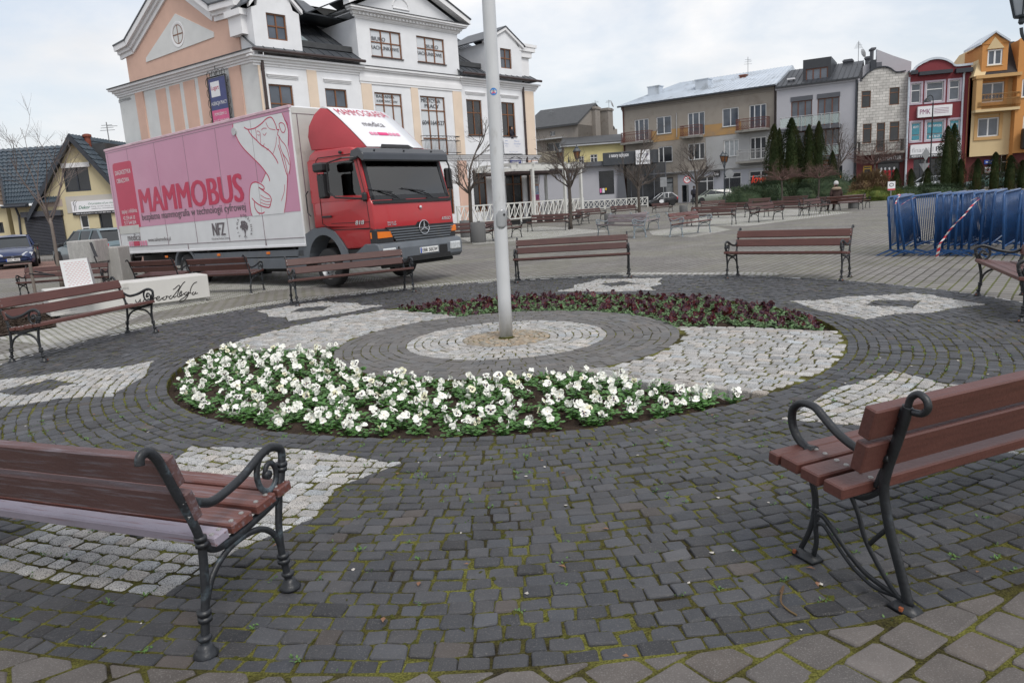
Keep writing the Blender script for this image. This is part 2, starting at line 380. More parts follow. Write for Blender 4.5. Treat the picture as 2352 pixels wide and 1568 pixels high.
def put_outer(q, x, y):
    if y < 1.2: return
    fl = [star_of(*p) for p in q]; parts = [q]
    if any(fl) != all(fl):
        best = None
        for S_, D_ in star_poly:
            if math.hypot(S_[0][0]-x, S_[0][1]-y) > 4: continue
            for P in (S_, D_):
                for i in range(len(P)):
                    d = nearest(x, y, [P[i], P[(i+1) % len(P)]])[0]
                    if best is None or d < best[0]: best = (d, P[i], P[(i+1) % len(P)])
        _, a, c = best; l = math.hypot(c[0]-a[0], c[1]-a[1]); n = (-(c[1]-a[1])/l, (c[0]-a[0])/l)
        parts = [clip(q, a, n), clip(q, a, (-n[0], -n[1]))]
    for Q in parts:
        if len(Q) < 3 or area(Q) < .0011: continue
        cx = sum(p[0] for p in Q)/len(Q); cy = sum(p[1] for p in Q)/len(Q); z = rnd.uniform(-.005, .006)
        if star_of(cx, cy): stone(white, Q, z + .002, .012, tone(TW, .11, .025), cut=.3)
        else:
            t = tone(TD, .2, .02)
            if rnd.random() < .025: t = tone((.07, .06, .055), .15)
            if rnd.random() < .02: z = -.004
            stone(dark, Q, z, .008, t, cut=.2)
arcs(RO, RB, .0932, .114, put_outer, gap=.012)
arcs(RW, RG, .104, .15, lambda q, x, y: stone(conc, q, rnd.uniform(-.003, .003), .006, tone(TC, .09, .02), cut=.1), gap=.009)
arcs(.52, RW, .098, .12, lambda q, x, y: stone(white, q, rnd.uniform(-.003, .003), .010, tone(TW, .13, .03), cut=.3))
arcs(.10, .52, .06, .062, lambda q, x, y: stone(warm, q, rnd.uniform(-.003, .003), .006, tone(TM, .13, .06), cut=.3, deep=.03), gap=.008)
# white sectors: straight courses along the beds' edges
def sector(ang, sgn):
    ca, sa = math.cos(R_(ang)), math.sin(R_(ang)); v = -2.6
    while v < 2.6:
        hgt = .108; u = 1.2 + rnd.uniform(0, .1)
        while u < 3.85:
            ln = rnd.uniform(.10, .17); q = []
            for du, dv in ((.006, .006), (ln-.006, .006), (ln-.006, hgt-.006), (.006, hgt-.006)):
                uu = u+du+rnd.uniform(-.006, .006); vv = v+dv+rnd.uniform(-.007, .007)
                q.append([C0.x + uu*ca - vv*sa, C0.y + uu*sa + vv*ca])
            u += ln; x = sum(p[0] for p in q)/4; y = sum(p[1] for p in q)/4; r = math.hypot(x-C0.x, y-C0.y)
            if r < RG + .015 or r > RO - .03 or bed_side(x, y): continue
            for p in q:
                rr = math.hypot(p[0]-C0.x, p[1]-C0.y); k = 1
                if rr < RG + .008: k = (RG+.008)/rr
                if rr > RO - .008: k = (RO-.008)/rr
                p[0] = C0.x + (p[0]-C0.x)*k; p[1] = C0.y + (p[1]-C0.y)*k
            stone(white, q, rnd.uniform(-.003, .005) + .002, .012, tone(TW, .12, .03), cut=.28, deep=.11)
        v += hgt
sector(-34, 1); sector(146, 1)
# rough kerb stones along the straight edges of the beds
def kerb(b_, p0, p1, wd=.1):
    d = Vector((p1[0]-p0[0], p1[1]-p0[1], 0)); l = d.length; d /= l; n = Vector((-d.y, d.x, 0)); t = 0
    while t < l - .05:
        ln = min(rnd.uniform(.11, .2), l-t); a = Vector((*p0[:2], 0)) + d*(t+.005)
        q = [a + n*rnd.uniform(-.015, .01), a + d*(ln-.01) + n*rnd.uniform(-.015, .01), a + d*(ln-.01) + n*(wd+rnd.uniform(-.01, .01)), a + n*(wd+rnd.uniform(-.01, .01))]
        stone(b_, [tuple(p[:2]) for p in q], rnd.uniform(.0, .012), .016, tone((.33, .31, .285), .14, .03), cut=.25, deep=.13); t += ln
kerb(white, pol(RG+.02, 180.5), pol(RO, 171.5), -.09); kerb(white, pol(RG+.02, -70.5), pol(RO, -57), .09)
kerb(white, pol(RG+.02, -.5), pol(RO, -14), -.09); kerb(white, pol(RG+.02, 111.5), pol(RO, 122.5), .09)
def stone_mat(name, rough, bsc, bump, speck=None, sp_amt=.5, sv=.3):
    m = mat(name, (.1, .1, .1), rough, var=.14, sc=9, attr=True, spec=.4); t = m.node_tree; b = t.nodes['Principled BSDF']; L = t.links.new
    tc = [n for n in t.nodes if n.type == 'TEX_COORD'][0]
    n1 = t.nodes.new('ShaderNodeTexNoise'); n1.inputs['Scale'].default_value = bsc; n1.inputs['Detail'].default_value = 9; n1.inputs['Roughness'].default_value = .62; L(tc.outputs['Object'], n1.inputs['Vector'])
    bp = t.nodes.new('ShaderNodeBump'); bp.inputs['Strength'].default_value = bump; bp.inputs['Distance'].default_value = .012; L(n1.outputs[0], bp.inputs['Height']); L(bp.outputs[0], b.inputs['Normal'])
    if speck:
        base = b.inputs['Base Color'].links[0].from_socket
        n2 = t.nodes.new('ShaderNodeTexNoise'); n2.inputs['Scale'].default_value = 170; n2.inputs['Detail'].default_value = 3; L(tc.outputs['Object'], n2.inputs['Vector'])
        rp = t.nodes.new('ShaderNodeMapRange'); rp.inputs['From Min'].default_value = 1-sp_amt-.05; rp.inputs['From Max'].default_value = 1-sp_amt+.06; rp.inputs['To Max'].default_value = sv; L(n2.outputs[0], rp.inputs[0])
        mxn = t.nodes.new('ShaderNodeMix'); mxn.data_type = 'RGBA'; mxn.inputs[7].default_value = (*speck, 1); L(rp.outputs[0], mxn.inputs[0]); L(base, mxn.inputs[6]); L(mxn.outputs[2], b.inputs['Base Color'])
    return m
M_bas = stone_mat('basalt_cobble', .62, 14, .55, (.16, .15, .14), .38, .45)
M_gra = stone_mat('granite_cobble', .8, 26, .6, (.07, .07, .075), .46, .75)
M_con = stone_mat('concrete_block', .85, 30, .3, (.24, .23, .22), .4, .4)
M_war = stone_mat('sandstone_mosaic', .85, 26, .3, (.1, .08, .06), .4, .5)
for b_, nm, m, lb in ((dark, 'dark_cobble_paving', M_bas, 'ring of dark basalt cobbles round the flower beds'), (white, 'white_cobble_paving', M_gra, 'pale granite cobbles laid as stars and sectors'),
                      (conc, 'concrete_block_ring', M_con, 'ring of grey blocks round the flagpole'), (warm, 'mosaic_paving', M_war, 'small warm mosaic stones at the foot of the flagpole')):
    tag(b_.build(nm, m, smooth=False), lb, kind='structure')
# joints: moss and dirt bed between the stones, with the two beds left open
def moss_mat():
    m = bpy.data.materials.new('joint_moss'); m.use_nodes = True; t = m.node_tree; b = t.nodes['Principled BSDF']; L = t.links.new; b.inputs['Roughness'].default_value = .95
    b.inputs['Specular IOR Level'].default_value = .1
    tc = t.nodes.new('ShaderNodeTexCoord'); n1 = t.nodes.new('ShaderNodeTexNoise'); n1.inputs['Scale'].default_value = 2.4; n1.inputs['Detail'].default_value = 8; n1.inputs['Roughness'].default_value = .68
    n2 = t.nodes.new('ShaderNodeTexNoise'); n2.inputs['Scale'].default_value = 120; n2.inputs['Detail'].default_value = 4
    L(tc.outputs['Object'], n1.inputs['Vector']); L(tc.outputs['Object'], n2.inputs['Vector'])
    r = t.nodes.new('ShaderNodeValToRGB'); e = r.color_ramp.elements; e[0].position = .36; e[0].color = (.03, .025, .017, 1); e[1].position = .66; e[1].color = (.155, .155, .035, 1)
    a = e.new(.47); a.color = (.075, .07, .02, 1); a = e.new(.55); a.color = (.115, .112, .03, 1)
    L(n1.outputs[0], r.inputs[0]); hs = t.nodes.new('ShaderNodeHueSaturation'); mr = t.nodes.new('ShaderNodeMapRange'); mr.inputs['From Min'].default_value = .3; mr.inputs['From Max'].default_value = .7
    mr.inputs['To Min'].default_value = .5; mr.inputs['To Max'].default_value = 1.5; L(n2.outputs[0], mr.inputs[0]); L(mr.outputs[0], hs.inputs['Value']); L(r.outputs[0], hs.inputs['Color']); L(hs.outputs[0], b.inputs['Base Color'])
    bp = t.nodes.new('ShaderNodeBump'); bp.inputs['Strength'].default_value = 1; bp.inputs['Distance'].default_value = .012; L(n2.outputs[0], bp.inputs['Height']); L(bp.outputs[0], b.inputs['Normal'])
    return m
M_moss = moss_mat()
j = MB()
def annulus(b_, r0, r1, a0, a1, z, n=60, fa=None):
    vs = []
    for i in range(n+1):
        t = i/n
        for r in (r0, r1):
            lo, hi = fa(r) if fa else (a0, a1); vs.append(pol(r, lo + (hi-lo)*t, z))
    b_.add(vs, [(2*i, 2*i+1, 2*i+3, 2*i+2) for i in range(n)])
ZJ = -.0065
annulus(j, 0.001, RG, 0, 360, ZJ, 90); annulus(j, RO, RB, 0, 360, ZJ, 120)
fk = lambda r: (r-2.02)/1.7
annulus(j, RG, RO, 0, 0, ZJ, 20, lambda r: (290 + 13.5*fk(r), 360 - 13.5*fk(r))); annulus(j, RG, RO, 0, 0, ZJ, 20, lambda r: (111 + 11*fk(r), 180 - 9*fk(r)))
for r in (RG, RO):                                    # earth faces under the edges of the beds
    for a0, a1 in (((180, 290) if r == RG else (171, 303.5)), ((0, 111) if r == RG else (-13.5, 122))):
        vs = [pol(r, a0+(a1-a0)*i/40, z) for i in range(41) for z in (ZJ, -.14)]; j.add(vs, [(2*i, 2*i+1, 2*i+3, 2*i+2) for i in range(40)])
tag(j.build('cobble_joints', M_moss), 'moss and dirt between the cobbles', kind='structure')
# moss cushions that well up in the joints close to the camera, and small weeds
mo = MB()
rm = random.Random(5)
for i in range(5200):
    r = RO + .0932*round(rm.uniform(0, 28)); a = rm.uniform(-150, -35); p = pol(r, a)
    if rm.random() < .45: r += rm.uniform(-.054, .054); p = pol(r, a)
    if p.y > 6.2 or p.y < 1.5: continue
    s = rm.uniform(.005, .014); mo.hull([(p.x + rm.gauss(0, .6)*s*1.4, p.y + rm.gauss(0, .6)*s*1.4, rm.uniform(-.012, -.004) + rm.random()*s*.45) for _ in range(9)])
M_mt = mat('moss', (.115, .12, .03), .95, var=.5, sc=3.5, bump=1, bsc=300, spec=.1)
tag(mo.build('moss_tufts', M_mt), 'olive green moss cushions in the cobble joints', 'moss', kind='stuff')
wd = MB()
def leaf(b_, p, yaw, el, ln, wdt, bend=.3):
    d = Vector((math.cos(yaw)*math.cos(el), math.sin(yaw)*math.cos(el), math.sin(el))); s = Vector((-math.sin(yaw), math.cos(yaw), 0)); n = d.cross(s)
    a = p; m = p + d*ln*.5 + n*bend*ln*.1; e = p + d*ln - Vector((0, 0, bend*ln*.3))
    b_.add([a, m + s*wdt*.5, e, m - s*wdt*.5, m + n*-wdt*.12], [(0, 1, 4), (1, 2, 4), (2, 3, 4), (3, 0, 4)])
for i in range(430):
    r = RO + .0932*round(rm.uniform(0, 28)); p = pol(r, rm.uniform(-150, -25), .0)
    if p.y > 7 or p.y < 1.8: continue
    k = rm.randint(4, 9); s = rm.uniform(.010, .028)
    for q in range(k): leaf(wd, p + Vector((rm.gauss(0, .012), rm.gauss(0, .012), 0)), rm.uniform(0, 6.28), rm.uniform(.1, 1.1), s*rm.uniform(.6, 1.2), s*.45)
M_weed = mat('weed_leaf', (.075, .15, .035), .6, var=.35, sc=20)
tag(wd.build('weeds', M_weed), 'tiny green weeds between the cobbles', 'weeds', kind='stuff')
# large concrete blocks outside the ring, close to the camera
blk = MB(); th = R_(33); ca, sa = math.cos(th), math.sin(th)
for i in range(-60, 60):
    for k in range(-40, 60):
        u, v = i*.205 + (.1 if k % 2 else 0), k*.168
        cx, cy = u*ca - v*sa + C0.x, u*sa + v*ca + 2.4
        r = math.hypot(cx-C0.x, cy-C0.y)
        if r < RB - .10 or not (-6.5 < cx < 6.5) or cy < 1.1 or cy > 5.2 or abs(cx) > 1.2 + .78*cy: continue
        q = [(cx + a*ca - b*sa, cy + a*sa + b*ca) for a, b in ((-.096, -.078), (.096, -.078), (.096, .078), (-.096, .078))]
        Q = q
        if r < RB + .16: nx, ny = (cx-C0.x)/r, (cy-C0.y)/r; Q = clip(q, (C0.x + nx*(RB+.008), C0.y + ny*(RB+.008)), (nx, ny))
        if len(Q) < 3 or area(Q) < .0025: continue
        stone(blk, Q, .012 + rnd.uniform(-.003, .003), .009, tone((.108, .097, .091), .12, .02), cut=.2, deep=.03)
tag(blk.build('concrete_block_edge', M_con), 'large grey concrete blocks outside the cobbled ring', kind='structure')
jm = MB(); pa = [pol(RB-.005, a, .003) for a in range(-179, 0, 2)]
jm.add([(p.x, p.y, .0065) for p in pa] + [(C0.x + (p.x-C0.x)*1.35, C0.y + (p.y-C0.y)*1.35, .0065) for p in pa], [(i, i+len(pa), i+1+len(pa), i+1) for i in range(len(pa)-1)])
# the near joint bed fades into the sheet beyond y=5
jm.v = [(x, min(y, 5.25), z) for x, y, z in jm.v]
tag(jm.build('block_joints', M_moss), 'mossy joints between the concrete blocks', kind='structure')
# pale granite border outside the ring on the far side, other stone patches
edge = [pol(RB+.02, a) for a in range(42, 176, 3)]
bd = MB(); vs = []
for i, p in enumerate(edge):
    wv = .42 + .10*math.sin(i*.9); q = pol(RB + wv, 42 + 3*i); vs += [(p.x, p.y, .0085), (q.x, q.y, .0085)]
bd.add(vs, [(2*i, 2*i+1, 2*i+3, 2*i+2)[::-1] for i in range(len(edge)-1)])
tag(bd.build('granite_border', M_slab), 'pale granite setts bordering the far side of the ring', kind='structure')
patch('granite_patch', [(150, 800), (330, 722), (620, 668), (900, 640), (700, 632), (560, 650), (400, 660), (120, 705), (-60, 770)], M_slab)
patch('granite_patch', [(1500, 541), (1590, 545), (1680, 528), (1640, 520), (1560, 523), (1490, 531)], M_slab, .006)
patch('granite_patch', [(1090, 562), (1210, 552), (1400, 531), (1250, 520), (1040, 540)], M_slab, .007)
patch('granite_patch', [(1580, 518), (1720, 520), (1960, 488), (1800, 480), (1600, 500)], M_slab, .008)
w2 = lambda px, d: tuple(AT(px, d)[:2])
patch('road', [w2(-900, 26), w2(60, 26), w2(330, 30), w2(520, 38), w2(-900, 38)], M_redp, .006, True)
pvb = MB(); pvb.prism([w2(-900, 38), w2(560, 38), w2(560, 48), w2(-900, 48)], -.02, .12, plane='xy')
tag(pvb.build('pavement', M_side), 'raised pavement in front of the yellow house', kind='structure')
# dug-over soil by the plinth
sb = MB(); rs = random.Random(9)
P = [G(*p) for p in ((-120, 790), (40, 765), (125, 752), (118, 700), (40, 712), (-120, 730))]
for i in range(2200):
    u = rs.random(); v = rs.random(); a = P[0].lerp(P[2], u); b = P[5].lerp(P[3], u); p = a.lerp(b, v); s = rs.uniform(.015, .05)
    sb.hull([(p.x + rs.gauss(0, s*.5), p.y + rs.gauss(0, s*.5), rs.uniform(-.01, s*.8) + .03) for _ in range(7)])
M_soil = mat('soil', (.045, .032, .024), .95, var=.35, sc=12, bump=1, bsc=60, spec=.15)
tag(sb.build('soil', M_soil), 'dark dug soil beside the white plinth', kind='structure')
patch('soil_bed', [(-160, 800), (40, 768), (130, 752), (122, 698), (40, 708), (-160, 728)], M_soil, .03)
# ================================================================= FLOWER BEDS
rb = random.Random(21)
def soil_bed(which):
    lo = lambda r: 180 - 9*fk(r) if which == 1 else -13.5*fk(r)
    hi = lambda r: 290 + 13.5*fk(r) if which == 1 else 111 + 11*fk(r)
    b = MB(); NR, NA = 34, 150
    for i in range(NR+1):
        r = RG + (RO-RG)*i/NR
        for k in range(NA+1):
            p = pol(r, lo(r) + (hi(r)-lo(r))*k/NA, 0); e = min(i, NR-i, k, NA-k)
            b.v.append((p.x, p.y, -.060 + (.012 if e > 1 else -.004) + rb.gauss(0, .010) + .015*math.sin(p.x*5)*math.cos(p.y*4)))
    for i in range(NR):
        for k in range(NA): b.f.append((i*(NA+1)+k, (i+1)*(NA+1)+k, (i+1)*(NA+1)+k+1, i*(NA+1)+k+1)); b.mi.append(0)
    for i in range(700):
        r = rb.uniform(RG+.03, RO-.03); p = pol(r, rb.uniform(lo(r), hi(r))); s = rb.uniform(.008, .026)
        b.hull([(p.x + rb.gauss(0, s*.6), p.y + rb.gauss(0, s*.6), -.05 + rb.uniform(-.01, s)) for _ in range(7)])
    return tag(b.build('flower_bed_soil', M_soil), 'dark crumbly soil of the flower bed', kind='structure')
soil_bed(1); soil_bed(2)
M_pw = mat('white_petal', (.82, .82, .76), .55, var=.06, sc=30); M_py = mat('cream_petal', (.78, .76, .55), .55, var=.06, sc=30)
M_pd = mat('petal_blotch', (.02, .006, .035), .6, var=.2); M_pr = mat('wine_petal', (.045, .003, .008), .5, var=.5, sc=14); M_pr2 = mat('crimson_petal', (.085, .005, .009), .5, var=.4, sc=20)
M_eye = mat('petal_eye', (.6, .35, .03), .6); M_lf = mat('pansy_leaf', (.060, .155, .030), .45, var=.4, sc=25); M_lf2 = mat('pansy_leaf_pale', (.105, .185, .07), .5, var=.4, sc=25)
def bloom(seed, mats, blotch=True):
    r = random.Random(seed); b = MB(); S = .034*r.uniform(.8, 1.15)
    for ang, ln, wd_, lay, bl in ((55, 1.0, 1.0, -.10, 0), (125, 1.0, 1.0, -.08, 0), (0, .85, .85, 0, 1), (180, .85, .85, .01, 1), (-90, 1.0, 1.15, .05, 1)):
        a = R_(ang + r.uniform(-8, 8)); dx, dy = math.cos(a), math.sin(a); sx, sy = -dy, dx
        pr = [(0, 0), (.30, .30), (.62, .52), (.92, .45), (1.08, .14), (1.08, -.14), (.92, -.45), (.62, -.52), (.30, -.30)]
        cur = r.uniform(-.35, .45); vs = []
        for l, q in pr:
            z = lay + cur*l*l + .12*abs(q) * (1 if l > .5 else 0) + r.uniform(-.07, .07)*(l > .5)
            vs.append(((dx*l*ln + sx*q*wd_)*S, (dy*l*ln + sy*q*wd_)*S, z*S))
        l, q = .6, 0; vs.append(((dx*l*ln)*S, (dy*l*ln)*S, (lay + cur*l*l - .06)*S))
        b.m = 0; b.add(vs, [(9, i, i+1) for i in range(8)] + [(9, 8, 0)])
        if bl and blotch:
            b.m = 1; k = r.uniform(.8, 1.15)
            bv = [((dx*l_*ln*k + sx*q_)*S, (dy*l_*ln*k + sy*q_)*S, (lay + cur*l_*l_ + .055)*S) for l_, q_ in ((.05, 0), (.3, .18), (.52, .2), (.62, 0), (.52, -.2), (.3, -.18))]
            b.add(bv, [tuple(range(6))])
    b.m = 2; b.add([(.1*S*math.cos(t), .1*S*math.sin(t), .13*S) for t in (0, 1.26, 2.5, 3.77, 5.0)], [(0, 1, 2, 3, 4)])
    me = b.build('bloom', mats).data; return me
def clump(seed, mt, n=34, spread=.07):
    r = random.Random(seed); b = MB()
    for i in range(n):
        y = r.uniform(0, 6.28); rr = r.uniform(0, spread); el = r.uniform(.05, 1.0)
        p = Vector((math.cos(y)*rr, math.sin(y)*rr, r.uniform(.005, .06)))
        ln = r.uniform(.028, .05)
        d = Vector((math.cos(y+r.uniform(-.6, .6)), math.sin(y+r.uniform(-.6, .6)), el*.7)).normalized(); sd = Vector((-d.y, d.x, r.uniform(-.3, .3))).normalized(); n_ = d.cross(sd)
        w2_ = ln*.42; pts = [p, p + d*ln*.3 + sd*w2_*.8, p + d*ln*.65 + sd*w2_ - n_*.002, p + d*ln - Vector((0, 0, .006)), p + d*ln*.65 - sd*w2_ - n_*.002, p + d*ln*.3 - sd*w2_*.8, p + d*ln*.5 + n_*.005]
        b.add(pts, [(6, 0, 1), (6, 1, 2), (6, 2, 3), (6, 3, 4), (6, 4, 5), (6, 5, 0)])
        b.tube([(p.x*.3, p.y*.3, -.01), p], .0016, 3, caps=False)
    return b.build('foliage', mt).data
def unlink_proto():
    for o in list(COL.objects):
        if o.name.startswith(('bloom', 'foliage')) and o.parent is None: bpy.data.objects.remove(o)
BW = [bloom(i, [M_pw, M_pd, M_eye]) for i in range(4)] + [bloom(20+i, [M_pw, M_pw, M_eye], False) for i in range(4)] + [bloom(9, [M_py, M_pd, M_eye]), bloom(11, [M_pw, M_pw, M_eye], False), bloom(13, [M_pw, M_pw, M_eye], False), bloom(14, [M_pw, M_pw, M_eye], False)]
BR = [bloom(30+i, [M_pr, M_pd, M_pr2]) for i in range(4)] + [bloom(35, [M_pr2, M_pd, M_eye])]
FW = [clump(50+i, M_lf) for i in range(5)]; FRr = [clump(60+i, M_lf2, 36, .085) for i in range(4)]
unlink_proto()
def plant_bed(nm, which, sp, blooms, fol, label, group, nb, bs=1.0):
    pts = []
    for i in range(int((RO-RG)/sp)+1):
        r = RG + .07 + i*sp
        if r > RO - .045: break
        lo, hi = (180 - 9*fk(r), 290 + 13.5*fk(r)) if which == 1 else (-13.5*fk(r), 111 + 11*fk(r))
        m = math.degrees(.08/r); lo += m; hi -= m; k = int(R_(hi-lo)*r/sp)
        for q in range(k+1): pts.append((r + rb.uniform(-.05, .05), lo + (hi-lo)*(q + (.5 if i % 2 else 0))/(k+.5) + rb.uniform(-1, 1)*1.0))
    for r, a in pts:
        if rb.random() < (.05 if which == 1 else .05): continue
        p = pol(r, a, -.048); s = rb.uniform(.85, 1.2)
        t = thing(nm, label, nm.replace('_', ' '), p, rb.uniform(0, 6.28), group); t.scale = (s, s, s)
        f = bpy.data.objects.new('foliage', rb.choice(fol)); COL.objects.link(f); f.parent = t
        for q in range(rb.choice(nb)):
            o = bpy.data.objects.new('bloom', rb.choice(blooms)); COL.objects.link(o); o.parent = t
            y = rb.uniform(0, 6.28); d = rb.uniform(0, .06)
            o.location = (math.cos(y)*d, math.sin(y)*d, rb.uniform(.065, .115))
            wy = (-math.pi/2 + rb.gauss(0, 1.3)) - t.rotation_euler.z      # most blooms turn towards the light, to the south
            o.rotation_euler = Matrix.Rotation(wy + math.pi/2, 3, 'Z').to_euler(); o.rotation_euler.x = rb.uniform(.3, 1.7); o.rotation_euler.y = rb.uniform(-.9, .9); k_ = bs*rb.choice((.7, .85, .95, 1, 1.1, 1.15)); o.scale = (k_, k_*rb.uniform(.75, 1), k_)
    print('plants', which, len(pts))
plant_bed('white_pansy', 1, .180, BW, FW, 'white pansy plant with dark-centred blooms in the near crescent flower bed', 'white pansies in the near flower bed', (2, 3, 3, 4, 4), .88)
plant_bed('red_pansy', 2, .180, BR, FRr, 'dark red pansy plant in the far crescent flower bed behind the flagpole', 'dark red pansies in the far flower bed', (2, 3, 4, 4, 5), 1.05)
# ================================================================= BENCHES
def plank_mat(name, col, top=None, wear=None, amt=.4, rough=.45):
    m = mat(name, col, rough, var=.16, sc=2.5, bump=.12, bsc=60, dirt=wear, dsc=3.0, damt=amt, streak=(1.2, 20, 20), spec=.5); return m
M_wood = plank_mat('brown_stained_wood', (.072, .028, .023), wear=(.15, .07, .055), amt=.34)
M_woodA = plank_mat('red_brown_painted_wood', (.108, .041, .033), wear=(.085, .032, .026), amt=.45)
M_woodW = plank_mat('worn_brown_wood', (.125, .045, .035), wear=(.19, .155, .175), amt=.40, rough=.5)
M_woodP = plank_mat('plum_grey_worn_wood', (.105, .056, .055), wear=(.16, .135, .155), amt=.42, rough=.6); M_woodL = plank_mat('lilac_worn_wood', (.27, .24, .29), wear=(.14, .045, .035), amt=.36, rough=.6)
M_woodS = plank_mat('grey_weathered_wood', (.24, .21, .22), wear=(.13, .06, .05), amt=.42, rough=.7)
M_iron = mat('black_cast_iron', (.016, .018, .021), .42, var=.3, sc=12, bump=.15, bsc=60, dirt=(.06, .075, .09), dsc=6, damt=.32)
M_ironW = mat('worn_cast_iron', (.018, .02, .024), .42, var=.3, sc=12, bump=.15, bsc=60, dirt=(.10, .135, .16), dsc=7, damt=.36)
M_ironS = mat('silver_painted_iron', (.22, .26, .29), .5, var=.2, sc=12, bump=.15, bsc=60, dirt=(.06, .07, .08), dsc=8, damt=.35)
M_bolt = mat('bolt_steel', (.35, .34, .33), .45, var=.2, metal=.6); M_rust = mat('rusty_bolt', (.25, .07, .025), .9, var=.4, sc=60)
def scroll_frame(x, hi=True):
    b = MB(); n = 10 if hi else 6; k = 6 if hi else 3
    T = lambda pts, r, fl=.8, nn=n: b.tube([(x, p[0], p[1]) for p in sp2(pts, k)], r, nn, flat=fl, side=(1, 0, 0))
    # rear leg and back upright, one casting, curling away at the top
    T([(.25, .03), (.235, .12), (.215, .22), (.20, .34), (.195, .42)], .0185)
    T([(.195, .40), (.205, .47), (.235, .56), (.275, .66), (.31, .755), (.335, .81), (.365, .84), (.395, .832), (.402, .805)], .0185)
    T([(-.245, .03), (-.232, .12), (-.222, .20), (-.226, .30), (-.245, .40), (-.262, .47), (-.29, .54)], .0175)
    # arm: over the front, back and down, then up into the upright
    T([(-.262, .45), (-.292, .55), (-.30, .61), (-.275, .635), (-.225, .648), (-.16, .632), (-.06, .59), (.04, .565), (.12, .557), (.19, .585), (.245, .62)], .019)
    # spiral inside the arm
    sp = []; 
    for i in range(26 if hi else 14):
        t = i / (25 if hi else 13); a = 1.2 - t*7.6; r = .085*(1-t)**.75 + .012; sp.append((-.205 + math.cos(a)*r*.8, .545 + math.sin(a)*r))
    b.tube([(x, p[0], p[1]) for p in sp], [.0145 - .003*i/len(sp) for i in range(len(sp))], n, flat=.8, side=(1, 0, 0))
    b.tube([(x - .012, sp[-1][0], sp[-1][1]), (x + .012, sp[-1][0], sp[-1][1])], .02, 10)
    T([(-.205, .63), (-.225, .655)], .014)
    # seat rail and the arch under it
    T([(-.262, .44), (-.21, .415), (-.12, .395), (.0, .375), (.09, .37), (.15, .385), (.195, .43)], .019)
    T([(-.222, .20), (-.19, .28), (-.12, .335), (-.02, .352), (.08, .335), (.165, .28), (.215, .19)], .0135)
    for y, z in ((-.228, .14), (-.228, .165), (.232, .14), (.232, .165), (.195, .42), (.197, .445), (-.287, .535), (-.292, .555)):
        b.tube([(x, y - .0, z - .009), (x, y, z + .009)], .0265 if z < .3 else .024, n)
    for y in (-.248, .252):
        b.lathe([(.045, 0), (.047, .008), (.036, .02), (.030, .034), (.022, .05)], 12 if hi else 8, Matrix.Translation((x, y, 0)))
        b.lathe([(.024, .062), (.029, .072), (.024, .082)], 12 if hi else 8, Matrix.Translation((x, y - math.copysign(.004, y), 0)))
    return b
def lattice_frame(x, hi=True):
    b = MB(); n = 10; k = 6
    mp_ = lambda y, z: (y - .13*max(0, min(1, (y+.2)/.4)), z if z < .45 else .45 + (z-.45)*.83)
    T = lambda pts, r, fl=.55, dx=0: b.tube([(x+dx, p[0], p[1]) for p in sp2([mp_(*q_) for q_ in pts], k)], r, n, flat=fl, side=(1, 0, 0))
    T([(.40, .03), (.355, .16), (.305, .30), (.275, .44), (.285, .54), (.315, .66), (.345, .78), (.362, .86)], [.022]*43, .6)
    T([(.362, .86), (.372, .90), (.40, .925), (.43, .91), (.44, .875), (.42, .845), (.385, .84)], .013, 1.1)
    T([(.335, .80), (.35, .84)], .02)
    T([(.235, .44), (.26, .52), (.29, .60), (.31, .69), (.33, .78)], .010)             # inner rib of the upright
    # arm: from the upright forward in one sweep, round and down on to the seat
    T([(.30, .60), (.22, .585), (.10, .60), (-.02, .64), (-.13, .70), (-.20, .735), (-.27, .735), (-.315, .69), (-.32, .62), (-.295, .555), (-.25, .515), (-.205, .505)], .0165, 1.15)
    T([(-.23, .505), (-.19, .51)], .018, 1.4)
    # seat bearer
    T([(-.27, .425), (-.15, .415), (.0, .395), (.12, .375), (.20, .39), (.265, .44)], .014)
    # front leg: two ribs that part and meet
    T([(-.24, .42), (-.20, .33), (-.185, .24), (-.215, .13), (-.262, .03)], .0125); T([(-.215, .41), (-.175, .32), (-.165, .24), (-.155, .20)], .0105)
    T([(-.165, .25), (-.17, .16), (-.165, .09), (-.185, .03)], .0125)
    T([(-.20, .215), (-.12, .225), (-.02, .175), (.10, .11), (.22, .065), (.37, .04)], .012); T([(-.16, .18), (-.11, .185), (-.02, .135), (.12, .065), (.25, .03), (.36, .045)], .009)
    # rear leg: second rib springing from under the seat
    T([(.07, .385), (.14, .31), (.20, .21), (.27, .12), (.33, .06), (.37, .03)], .012); T([(.30, .30), (.25, .24), (.22, .20)], .010)
    for y, w_ in ((-.225, .06), (.255, .055)):
        b.hull([(x + sx*.032*k_, y + sy*w_*k_, z) for sx in (-1, 1) for sy in (-1, 1) for z, k_ in ((0, 1), (.012, 1), (.035, .55))])
    return b
